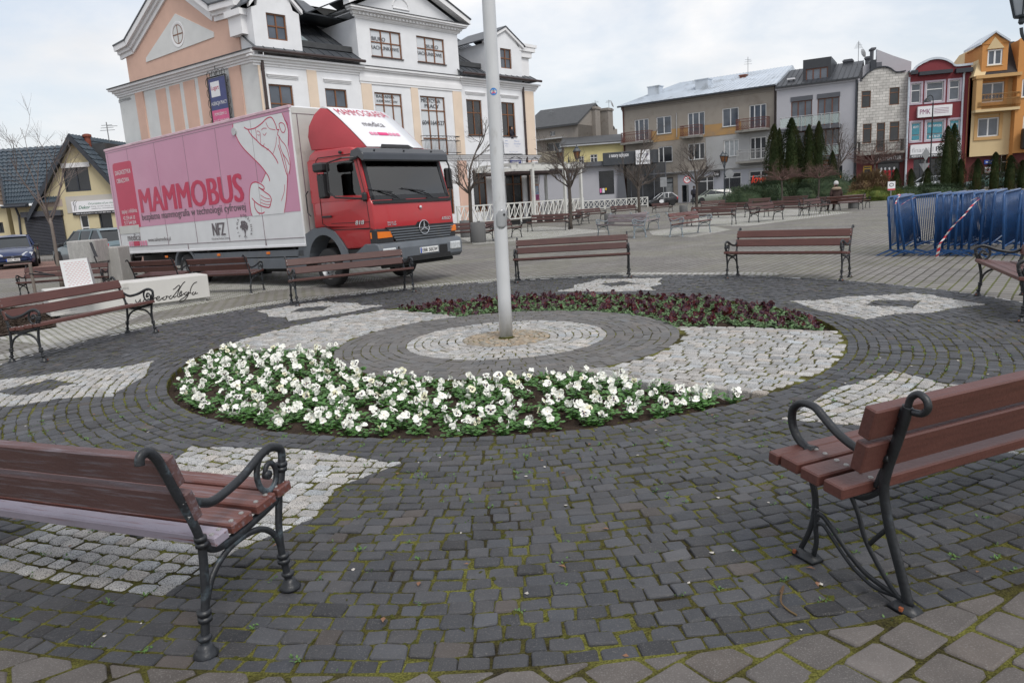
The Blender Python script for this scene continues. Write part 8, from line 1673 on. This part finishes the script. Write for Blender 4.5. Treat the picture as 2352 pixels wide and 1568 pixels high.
# ================================================================= CARS
def car(P, yaw, body, label, L_=4.2, Wd=1.72, H=1.45, roofm=None, plate=None, kind='hatch', s=1.0):
    # nose along +X
    t = thing('car', label, 'car', P, yaw, None); t.scale = (s, s, s); hw = Wd/2; b = MB(); a = L_/2
    st = [(-a, .72, .42, .80), (-a+.12, .92, .26, .96), (-a+.6, .99, .20, .98), (-a+1.0, 1, .18, .96), (0, 1, .18, .93), (a-1.5, 1, .18, .93), (a-.9, .99, .18, .84), (a-.35, .94, .20, .72), (a-.08, .82, .26, .60), (a, .62, .36, .50)]
    rings = []
    for x, wf, z0, zb in st:
        w_ = hw*wf; rings.append([(x, w_*.93, z0), (x, w_, z0+.14), (x, w_*1.0, z0+(zb-z0)*.55), (x, w_*.95, zb-.04), (x, w_*.84, zb+.015), (x, 0, zb+.04), (x, -w_*.84, zb+.015), (x, -w_*.95, zb-.04), (x, -w_, z0+(zb-z0)*.55), (x, -w_, z0+.14), (x, -w_*.93, z0)])
    n = 11; b.add([p for r_ in rings for p in r_], [(i*n+j, (i+1)*n+j, (i+1)*n+j+1, i*n+j+1) for i in range(len(rings)-1) for j in range(n-1)] + [tuple(range(n))[::-1], tuple((len(rings)-1)*n+j for j in range(n))] + [((i+1)*n, i*n, i*n+n-1, (i+1)*n+n-1) for i in range(len(rings)-1)])
    bo = b.build('body', body, t); bo.data.polygons.foreach_set('use_smooth', [True]*len(bo.data.polygons)); bo.data.set_sharp_from_angle(angle=R_(40)); d = bo.modifiers.new('s', 'BEVEL'); d.width = .03; d.segments = 2; d.angle_limit = R_(35)
    xr = {'hatch': (-a+.12, -a+.75), 'estate': (-a+.12, -a+.45), 'sedan': (-a+.55, -a+1.35)}[kind]; xf = (a-1.05, a-1.95); zt = H; zb = .93
    gp_ = [(xr[0], hw*.86, zb), (xr[1], hw*.64, zt-.06), (xf[1], hw*.66, zt-.05), (xf[0], hw*.82, zb-.08)]; q = MB(); q.hull([(x, sy*y, z) for x, y, z in gp_ for sy in (-1, 1)]); g_ = q.build('windows', M_win, t)
    q = MB(); q.hull([(x, sy*y, z) for x, y, z in ((xr[1]-.08, hw*.62, zt-.08), (xr[1]+.15, hw*.60, zt), (xf[1]-.2, hw*.62, zt), (xf[1]+.12, hw*.64, zt-.07)) for sy in (-1, 1)] + [(0, 0, zt+.03)]); q.build('roof', roofm or body, t)
    for sy in (-1, 1):
        for p0, p1, r_ in (((gp_[0][0], sy*gp_[0][1], zb), (gp_[1][0]-.02, sy*(gp_[1][1]+.005), zt-.05), .045), ((gp_[3][0], sy*gp_[3][1], zb-.08), (gp_[2][0]+.04, sy*(gp_[2][1]+.005), zt-.05), .035), ((-.15, sy*hw*.86, zb), (-.2, sy*hw*.655, zt-.05), .03), ((-a+1.25, sy*hw*.86, zb), (-a+1.15, sy*hw*.65, zt-.05), .04)): q = MB(); q.tube([p0, p1], r_, 5); q.build('pillar', roofm or body, t)
    for x in (-a+.78, a-.82):
        for sy in (-1, 1): wheel(t, Matrix.Translation((x, sy*(hw-.12), .31)) @ (WY if sy < 0 else Matrix.Rotation(-math.pi/2, 4, 'X')), .315, .21, holes=5, spokes=1, mrim=M_alu)
    q = MB()
    for x in (-a+.78, a-.82):
        for sy in (-1, 1): q.lathe([(.36, 0), (.36, .012), (0, .012)], 20, Matrix.Translation((x, sy*(hw-.005), .33)) @ (WY if sy < 0 else Matrix.Rotation(-math.pi/2, 4, 'X')))
    q.build('wheel_arches', M_dk, t)
    for sy in (-1, 1):
        q = MB(); q.hull([(x, sy*y, z) for x, y, z in ((a-.02, hw*.40, .60), (a-.02, hw*.42, .50), (a-.10, hw*.80, .50), (a-.22, hw*.90, .66), (a-.25, hw*.60, .70))]); q.build('headlamp', M_hl, t)
        q = MB(); q.hull([(x, sy*y, z) for x, y, z in ((-a+.02, hw*.70, .62), (-a+.02, hw*.68, .90), (-a+.22, hw*.99, .64), (-a+.25, hw*.95, .92), (-a+.1, hw*.90, .95))]); q.build('tail_lamp', M_sred, t)
        q = MB(); q.bbox((a-1.35, sy*(hw+.02)-.09, .86), (a-1.2, sy*(hw+.06)+.09, 1.0), .03); q.build('wing_mirror', M_blk, t)
    q = MB(); q.bbox((a-.06, -hw*.42, .44), (a+.012, hw*.42, .56), .02); q.build('grille', M_blk, t); q = MB(); q.bbox((a-.08, -hw*.75, .22), (a+.02, hw*.75, .30), .02); q.build('air_intake', M_blk, t)
    q = MB(); q.lathe([(.055, 0), (.05, .012), (.04, .0)], 16, Matrix.Translation((a+.012, 0, .50)) @ Matrix.Rotation(math.pi/2, 4, 'Y'), caps=False); q.tube([(a+.02, -.05, .50), (a+.02, .05, .50)], .008, 4); q.build('badge', M_chr, t)
    if plate:
        for sx, txt in ((1, plate), (-1, plate)):
            x = sx*(a+.025); z = .33 if sx > 0 else .62; q = MB(); q.box((min(x, x+sx*.012), -.26, z), (max(x, x+sx*.012), .26, z+.115)); p_ = q.build('number_plate', M_plate, t)
            Mf = UVf((x+sx*.014, -sx*.21, z+.018), (0, sx, 0), (0, 0, 1)); tt = MB(); tt.text(txt, Mf, .44, .08, bold=.02); tt.build('plate_lettering', M_bltx, p_); tt = MB(); tt.box((min(x+sx*.0125, x+sx*.0135), (-.26 if sx > 0 else .215), z), (max(x+sx*.0125, x+sx*.0135), (-.215 if sx > 0 else .26), z+.115)); tt.build('plate_band', M_blue, p_)
    return t
def paint(n, c): return mat(n, c, .28, var=.05, coat=.7, metal=.25)
car(AT(26, 34.2) + Vector((0, 0, .008)), R_(-60), paint('navy_blue_paint', (.008, .022, .085)), 'dark blue car facing the camera at the left edge', 4.25, 1.72, 1.43, plate='WSC PR53')
car(AT(212, 31) + Vector((0, 0, .008)), R_(146), paint('teal_grey_paint', (.14, .19, .21)), 'grey-green hatchback seen from behind beside the truck', 4.45, 1.78, 1.5, plate='WSC 37 AC')
c1_ = car(AT(1519, 80), R_(188), paint('gloss_black_paint', (.01, .01, .012)), 'small two-tone car, black with a white roof, parked before the tenement', 3.65, 1.68, 1.5, paint('white_roof_paint', (.7, .7, .7)), s=.92)
q = MB(); q.lathe([(.2, 0), (.2, .01), (0, .01)], 16, Matrix.Translation((.3, .86, .55)) @ Matrix.Rotation(-math.pi/2, 4, 'X') @ Matrix.Scale(1.5, 4, (1, 0, 0))); q.build('door_emblem', M_wpr, c1_)
car(AT(1636, 79), R_(183), paint('sage_green_paint', (.22, .25, .21)), 'pale sage estate car parked behind the far street lamp', 4.6, 1.72, 1.45, kind='estate', s=.95)
car(AT(X2(1478), 70), R_(170), paint('charcoal_paint', (.03, .03, .035)), 'dark car behind the junipers before the blockwork house', 4.2, s=.95); car(AT(X3(648), 68), R_(185), paint('silver_white_paint', (.5, .52, .55)), 'silver-white car behind the small conifers before the raspberry house', 4.2, s=.95); car(AT(X3(1180), 66), R_(178), paint('dark_green_paint', (.04, .10, .085)), 'dark green car behind the small conifers before the apricot house', 4.3, s=.95); car(AT(X3(1420), 66), R_(178), paint('grey_green_paint', (.13, .17, .15)), 'grey-green car at the right edge before the orange house', 4.3, s=.95)
# ================================================================= PLINTH, SEAT, BLOCKS, STAND
M_pl = mat('white_concrete', (.55, .54, .515), .75, var=.05, sc=3, bump=.08, bsc=90, dirt=(.43, .42, .39), damt=.35, dsc=2.5, streak=(1, 1, .4)); M_agg = mat('washed_concrete', (.36, .355, .34), .9, var=.25, sc=60, bump=.5, bsc=120, dirt=(.48, .47, .45), damt=.4, dsc=5, streak=(2, 2, .5))
pa_, pb_ = G(119, 737), G(485, 690); d = pb_-pa_; Lp = d.length; pt = thing('memorial_plinth', 'long low white concrete plinth carved with a handwritten word beside the bench', 'plinth', pa_, math.atan2(d.y, d.x)); hP = .53
q = MB(); q.bbox((0, 0, .07), (Lp, .75, hP), .012); slab = q.build('slab', M_pl, pt); q = MB(); q.box((.15, .06, 0), (Lp-.08, .7, .07)); q.build('base', M_agg, pt); Pf = Fac(pa_, pb_, 'x', 'x'); bpy.data.objects.remove(Pf.o); M_ink = mat('engraved_line', (.03, .028, .027), .8)
q = MB(); FM_ = FR(0, 0, -.004)
for st in ([(1062, 487), (1068, 505), (1082, 508), (1098, 488), (1100, 482), (1100, 505), (1115, 508), (1130, 488), (1145, 478)], [(1150, 492), (1165, 478), (1172, 505), (1190, 512), (1205, 480), (1225, 470)], [(1205, 475), (1190, 520), (1180, 548)], [(1222, 482), (1245, 476), (1250, 462), (1232, 466), (1228, 488), (1250, 492), (1275, 470)],
           [(1290, 462), (1275, 480), (1290, 488), (1308, 470), (1300, 460), (1325, 462)], [(1345, 452), (1325, 470), (1340, 480), (1362, 455), (1395, 412), (1410, 385), (1400, 375), (1370, 400), (1355, 408)], [(1362, 455), (1365, 470), (1385, 455)], [(1452, 345), (1430, 365), (1400, 420), (1392, 460), (1410, 462), (1425, 440)], [(1412, 440), (1425, 430), (1420, 420), (1405, 445), (1420, 458), (1445, 435)], [(1465, 425), (1445, 440), (1458, 450), (1478, 425), (1470, 460), (1440, 495), (1415, 505), (1412, 490), (1450, 465), (1490, 430)], [(1545, 348), (1520, 360), (1500, 390), (1490, 430), (1500, 437)], [(1520, 425), (1505, 440), (1520, 448), (1535, 425), (1530, 440), (1552, 435)]):
    q.ribbon(sp2([Pf.px(*q0(*p), off=-.003) for p in st], 5), .017, FM_)
q.build('handwriting', M_ink, slab); t = MB(); a = Pf.px(*q0(812, 428)); t.text('SŁUŻYMY NIEPODLEGŁEJ', FR(a[0], a[1], -.004), Pf.px(*q0(1012, 425))[0]-a[0], .055); a = Pf.px(*q0(425, 590)); t.text('MINISTERSTWO OBRONY', FR(a[0], a[1], -.004), .36, .02); a = Pf.px(*q0(500, 600)); t.text('NARODOWEJ', FR(a[0], a[1]-.01, -.004), .18, .02); t.build('small_lettering', mat('grey_engraving', (.25, .25, .25), .8), slab)
dS = G(190, 737).y + .3; BL, BR_, TR, TL = on(151, 664, dS), on(215, 655, dS), on(199, 592, dS+.1), on(136, 599, dS+.1); st = thing('metal_seat', 'white metal seat back punched with red dashes, standing on the plinth', 'seat', (BL+BR_)/2, 0); o_ = (BL+BR_)/2; loc = [p-o_ for p in (BL, BR_, TR, TL)]; base_z = hP - o_.z; nn = (loc[1]-loc[0]).cross(loc[3]-loc[0]).normalized()
if nn.y > 0: nn = -nn
M_sw = mat('white_powder_coat', (.68, .68, .68), .35, var=.03); q = MB(); q.hull([p + nn*k for p in loc for k in (0, -.012)]); q.hull([p + v for p in (loc[0], loc[1]) for v in (Vector((0, 0, 0)), nn*-.012, nn*.16 + Vector((0, 0, -.03)), nn*.16 + Vector((0, 0, -.045)))]); bk = q.build('sheet', M_sw, st)
q = MB()
for i, sd in enumerate((0, 1)): p0, p1 = (loc[0], loc[3]) if sd == 0 else (loc[1], loc[2]); q.hull([p0, p1, p0 - nn*.09, p1 - nn*.05, p0 + nn*.001, Vector((p0.x, p0.y, base_z)) - nn*.05, Vector((p0.x, p0.y, base_z))])
q.build('side_sheet', M_alu, st); q = MB()
for i in range(13):
    for j in range(6): u = .13 + j*.135 + (.065 if i % 2 else 0); v = .10 + i*.065; p = loc[0].lerp(loc[1], u).lerp(loc[3].lerp(loc[2], u), v); e = (loc[1]-loc[0])*.075; h_ = (loc[3]-loc[0])*.010; q.add([p + nn*.003, p + e + nn*.003, p + e + h_ + nn*.003, p + h_ + nn*.003], [(0, 1, 2, 3)])
q.build('red_slots', M_sred, bk)
def cblock(px0, px1, ytop, depth, label, d_=.6, cap=True):
    A_, B_ = AT(px0, depth), AT(px1, depth); zt__ = on((px0+px1)/2, ytop, depth).z; t = thing('concrete_block', label, 'block', (A_+B_)/2, 0); w_ = (B_-A_).length/2; q = MB(); q.bbox((-w_, 0, 0), (w_, d_, zt__*.55 if cap else zt__), .02); q.build('body', M_agg, t)
    if cap: q = MB(); q.bbox((-w_-.03, -.03, zt__*.55), (w_+.03, d_+.03, zt__), .02); q.build('upper_block', M_agg, t)
cblock(150, 209, 553, 18.8, 'pale concrete block behind the punched white seat, in two pieces'); cblock(210, 262, 569, 19.4, 'taller single concrete block beside the black stand', cap=False)
t = thing('lectern_stand', 'thin black stand with a tilted head in front of the concrete blocks', 'stand', AT(226, 18.4)); Mi = t.matrix_basis.inverted(); q = MB(); p1 = Mi @ on(216, 588, 18.4); q.tube([(0, 0, 0), p1], .018, 6); q.build('post', M_blk, t); q = MB(); q.hull([Mi @ on(x, y, 18.4 + k) for x, y, k in ((205, 557, .3), (211, 556, .3), (225, 589, 0), (217, 589, 0), (205, 558, .32), (224, 590, .03))] ); q.build('head', M_blk, t)
M_gran = mat('grey_terrazzo', (.135, .135, .135), .8, var=.35, sc=90, bump=.2, bsc=150)
def planter(x, y, w_, h_, label):
    P = G(x, y); r_ = w_/2*P.y/F; H_ = h_*P.y/F; t = thing('round_planter', label, 'planter', P, 0, 'round concrete planters'); q = MB(); q.lathe([(r_*.96, 0), (r_, .02), (r_, H_-.03), (r_*.96, H_), (r_*.82, H_), (r_*.8, H_-.08), (0, H_-.08)], 28, caps=False); q.build('drum', M_gran, t, auto=40)
planter(1100, 557, 34, 46, 'round grey planter beside the tree right of the truck, nearer one'); planter(1072, 545, 28, 38, 'round grey planter half hidden behind the nearer one beside the truck'); planter(1960, 479, 22, 30, 'round grey planter right of the sitting woman'); planter(1400, 515, 23, 24, 'round grey planter between the brown and silver-grey benches'); planter(1570, 490, 18, 18, 'round grey planter before the two-tone car')
# ================================================================= BARRIERS
M_bbl = mat('blue_barrier_paint', (.009, .062, .19), .38, var=.2, sc=5, dirt=(.02, .09, .22), damt=.32, dsc=8, coat=.15)
def barrier():
    t = bpy.data.objects.new('crowd_barrier', None); COL.objects.link(t); Lb, Hb_ = 2.35, 1.18; q = MB(); q.tube([(0, 0, .10), (0, 0, Hb_-.06), (.06, 0, Hb_), (Lb-.06, 0, Hb_), (Lb, 0, Hb_-.06), (Lb, 0, .10)], .023, 10); q.tube([(0, 0, .2), (Lb, 0, .2)], .02, 8); q.build('frame', M_bbl, t, smooth=True)
    for i in range(15): x = .15 + i*(Lb-.3)/14; q = MB(); q.tube([(x, 0, .2), (x, 0, Hb_)], .0095, 6); q.build('upright_bar', M_bbl, t, smooth=True)
    for x in (.0, Lb): q = MB(); [q.hull([(x-.025, 0, .14), (x+.025, 0, .14), (x-.025, 0, .10), (x+.025, 0, .10), (x-.025, sy*.30, .0), (x+.025, sy*.30, .0), (x-.025, sy*.30, .02), (x+.025, sy*.30, .02)]) for sy in (-1, 1)]; q.build('foot', M_bbl, t)
    q = MB(); q.box((-.06, -.02, .80), (0, .02, .86)); q.build('hook', M_bbl, t); return t
bp_ = barrier(); Z5 = lambda x, y: ((3450 + x/2.852)/1.7415, (650 + y/2.852)/1.7415); rbx = random.Random(6); xs_ = [(322, 1062, 7), (415, 1065, 7), (487, 1070, 6), (612, 1058, 11), (826, 1062, 5), (908, 1062, 8), (970, 1070, 8), (1050, 1070, 7), (1128, 1060, 8), (1204, 1070, 9), (1325, 1055, 7), (1440, 1055, 4.5), (1605, 1085, 5), (1735, 1065, 4), (1812, 1060, 5)]
where = ['at the left end of the stack', 'second from the left', 'third from the left', 'tied with tape, fourth from the left', 'fifth from the left', 'sixth from the left', 'seventh from the left', 'eighth from the left', 'ninth from the left', 'tenth from the left', 'carrying the upper end of the tape', 'last before the gap', 'first right of the gap', 'second right of the gap', 'at the right end of the stack']
for i, (x, y, a) in enumerate(xs_):
    o = bp_ if i == 0 else copy_tree(bp_); P = G(*Z5(x, y)); o.location = P; o.rotation_euler = (R_(rbx.uniform(-3, 3) - (6 if i < 4 else 0)), 0, math.atan2(P.y, P.x) - R_(a*1.2 + rbx.uniform(-1, 1))); tag(o, 'blue steel crowd barrier, ' + where[i], 'barrier', 'blue crowd barriers stacked on the right')
M_tr, M_tw = mat('tape_red', (.55, .03, .04), .5), mat('tape_white', (.7, .7, .7), .5)
def tape(px, label, wd_=.06):
    P = [on(*Z5(x, y), dd) for x, y, dd in px]; P = spline(P, 5); t = thing('barrier_tape', label, 'tape', P[0]); a = [MB(), MB()]; 
    for i in range(len(P)-1):
        u, v = P[i]-P[0], P[i+1]-P[0]; n_ = Vector((wd_*.5, 0, wd_*.25)); w_ = math.sin(i*.9)*.01; a[(i//2) % 2].add([u-n_, u+n_, v+n_+Vector((0, w_, 0)), v-n_], [(0, 1, 2, 3)])
    a[0].build('red_stripe', M_tr, t); a[1].build('white_stripe', M_tw, t)
tape([(1330, 418, 13.7), (1250, 490, 13.6), (1180, 580, 13.6), (1100, 660, 13.6), (1020, 740, 13.65), (940, 850, 13.7), (885, 930, 13.7), (860, 1030, 13.8), (852, 1085, 13.9)], 'long red and white tape hanging slantwise across the barriers'); tape([(600, 405, 13.9), (560, 415, 13.85), (500, 445, 13.85), (440, 485, 13.85)], 'short red and white tape tied on the fourth barrier', .05); tape([(400, 365, 14.3), (425, 375, 14.2), (390, 430, 14.2), (378, 475, 14.2)], 'red and white tape end tied on the leftmost barrier', .03); tape([(1320, 405, 13.6), (1270, 415, 13.5), (1240, 440, 13.5)], 'red and white tape loop near the right barriers', .05)
# ================================================================= PEOPLE
def skin(name, V, E, Rr, m, par, sub=2, root=0):
    me = bpy.data.meshes.new(name); me.from_pydata(V, E, []); me.materials.append(m); o = bpy.data.objects.new(name, me); COL.objects.link(o); o.parent = par; md = o.modifiers.new('skin', 'SKIN'); md.use_smooth_shade = True
    for i, r_ in enumerate(Rr): me.skin_vertices[0].data[i].radius = (r_, r_) if isinstance(r_, float) else r_; me.skin_vertices[0].data[i].use_root = (i == root)
    o.modifiers.new('s', 'SUBSURF').levels = sub; o.modifiers['s'].render_levels = sub; return o
M_coat = mat('dark_navy_cloth', (.018, .018, .028), .9, var=.2); M_skin = mat('skin', (.42, .24, .17), .6); M_hair = mat('dark_hair', (.03, .018, .012), .7); M_brc = mat('brown_coat', (.035, .018, .015), .85, var=.25, sc=10); M_fur = mat('fur_collar', (.30, .23, .17), .95, var=.3, sc=40, bump=1, bsc=80); M_knit = mat('knitted_hat', (.50, .50, .50), .95, var=.45, sc=30, bump=.6, bsc=60); M_jean = mat('dark_trousers', (.02, .022, .03), .9)
def figure(t, sit=False, coat=M_coat, hatm=None):
    hz = .50 if sit else .92
    V = [(0, 0, hz), (0, .01, hz+.25), (0, .0, hz+.45), (0, -.01, hz+.55), (0, -.02, hz+.66), (0, -.02, hz+.76)]; E = [(0, 1), (1, 2), (2, 3), (3, 4), (4, 5)]; Rr = [(.17, .13), (.17, .13), (.18, .12), .055, .09, .075]
    for sx in (-1, 1):
        k = len(V); V += [(sx*.20, 0, hz+.46), (sx*.26, .03, hz+.22), (sx*.22, -.14, hz+.05), (sx*.14, -.22, hz+.04)]; E += [(2, k), (k, k+1), (k+1, k+2), (k+2, k+3)]; Rr += [.075, .06, .045, .035]
        k = len(V)
        if sit: V += [(sx*.11, -.1, hz-.02), (sx*.13, -.46, hz+.02), (sx*.13, -.48, .12), (sx*.13, -.62, .05)]
        else: V += [(sx*.10, 0, hz-.1), (sx*.11, -.02, .48), (sx*.11, .02, .09), (sx*.12, -.14, .05)]
        E += [(0, k), (k, k+1), (k+1, k+2), (k+2, k+3)]; Rr += [.10, .075, .05, .04]
    skin('body', V, E, Rr, coat, t)
    q = MB(); q.lathe([(0, -.12), (.06, -.11), (.085, -.04), (.088, .03), (.07, .09), (0, .12)], 14, Matrix.Translation((0, -.03, hz+.72)), caps=False); hd_ = q.build('head', M_skin, t, smooth=True)
    q = MB(); [q.lathe([(0, -.012), (.013, 0), (0, .012)], 8, Matrix.Translation((sx*.032, -.115, hz+.735)), caps=False) for sx in (-1, 1)]; q.build('eyes', M_hair, hd_); q = MB(); q.hull([(0, -.14, hz+.70), (-.014, -.11, hz+.69), (.014, -.11, hz+.69), (0, -.11, hz+.74)]); q.build('nose', M_skin, hd_); q = MB(); q.box((-.022, -.118, hz+.655), (.022, -.105, hz+.662)); q.build('mouth', mat('lips', (.3, .08, .07), .5), hd_)
    q = MB(); q.lathe([(.10, -.03), (.105, .03), (.09, .10), (.05, .14), (0, .15)], 14, Matrix.Translation((0, -.015, hz+.735))); q.build('hat' if hatm else 'hair', hatm or M_hair, t, smooth=True)
    q = MB(); q.lathe([(.19, 0) if not sit else (.22, .02), (.20, .2), (.205, .42), (.16, .52), (.08, .57)], 14, Matrix.Translation((0, .0, hz-.02)) @ Matrix.Diagonal((1, .78, 1, 1))); q.build('coat', coat, t, smooth=True)
    return hz
mn = thing('person', 'man in dark clothes and dark cap standing with his back to the camera', 'person', AT(1594, 74), R_(170)); figure(mn); mn.scale = (1.05, 1.05, 1.05); q = MB(); q.bbox((.12, .05, .95), (.3, .2, 1.3), .04); q.build('shoulder_bag', M_dk, mn)
wo_P = AT(1921, 38.5); wm = thing('person', 'woman on a bench, back to the camera, in fur-collared coat and knitted hat', 'person', wo_P, R_(182)); hz = figure(wm, True, M_brc, M_knit); q = MB(); q.lathe([(.15, 0), (.21, .04), (.20, .10), (.12, .14), (.09, .12)], 16, Matrix.Translation((0, .03, hz+.46))); q.build('fur_collar', M_fur, wm, smooth=True); wm.scale = (1.12, 1.12, 1.12)
wb = farB; place(wb, wo_P + Vector((.35, .05, 0)), Vector((0, 1, 0)), 'bench the woman in the fur-collared coat sits on, back to the camera', GR, s=.95)
pw.rotation_euler.z += 0; pw.scale = (1, .8, 1); V = [(0, .14, -.4), (0, .12, 0), (0, .1, .28), (.0, .08, .40), (.0, .06, .5)]; skin('body', [(x, y-.3, z) for x, y, z in V] + [(-.17, -.2, .26), (-.2, -.3, .05), (-.05, -.34, .12), (.17, -.2, .26), (.22, -.3, .0), (.08, -.36, .3)], [(0, 1), (1, 2), (2, 3), (3, 4), (2, 5), (5, 6), (6, 7), (2, 8), (8, 9), (9, 10)], [.16, .15, .15, .05, .07, .06, .045, .035, .06, .045, .035], M_coat, pw)
pw.location = pw.location + W.n*.10
q = MB(); q.lathe([(0, -.12), (.06, -.11), (.085, -.04), (.088, .03), (.07, .09), (0, .12)], 14, Matrix.Translation((0, -.22, .52)), caps=False); q.build('head', M_skin, pw, smooth=True); q = MB(); q.lathe([(.085, -.08), (.10, .03), (.085, .10), (0, .14)], 14, Matrix.Translation((0, -.20, .55))); q.build('hair', M_hair, pw, smooth=True)
# ================================================================= LITTER
lt = MB(); rl = random.Random(8)
for i in range(70):
    p = pol(rl.uniform(3.8, 6.3), rl.uniform(-150, -30), .004); s = rl.uniform(.006, .018); a = rl.uniform(0, 6.28); lt.hull([(p.x + math.cos(a+k)*s*rl.uniform(.5, 1), p.y + math.sin(a+k)*s*rl.uniform(.5, 1), p.z + rl.uniform(0, .006)) for k in (0, 1.3, 2.5, 3.8, 5)])
tag(lt.build('petal_litter', mat('pale_litter', (.45, .42, .38), .7, var=.3)), 'small pale petals and bits scattered on the cobbles', 'litter', kind='stuff')
lt = MB()
for i in range(60):
    p = pol(rl.uniform(3.8, 6.3), rl.uniform(-150, -30), .004); leaf(lt, p, rl.uniform(0, 6.28), .15, rl.uniform(.02, .045), rl.uniform(.012, .022), .5)
tag(lt.build('leaf_litter', mat('dead_leaf', (.20, .10, .055), .8, var=.4)), 'dry brown leaves lying on the cobbles', 'leaves', kind='stuff')
t = MB(); P = [G(x, y, .012) for x, y in ((1792, 1360), (1800, 1345), (1793, 1378), (1808, 1398), (1830, 1412))]; t.tube(spline(P, 4), .004, 5); tag(t.build('twig', M_rsh), 'thin curved reddish twig lying on the dark cobbles at the right', 'twig')
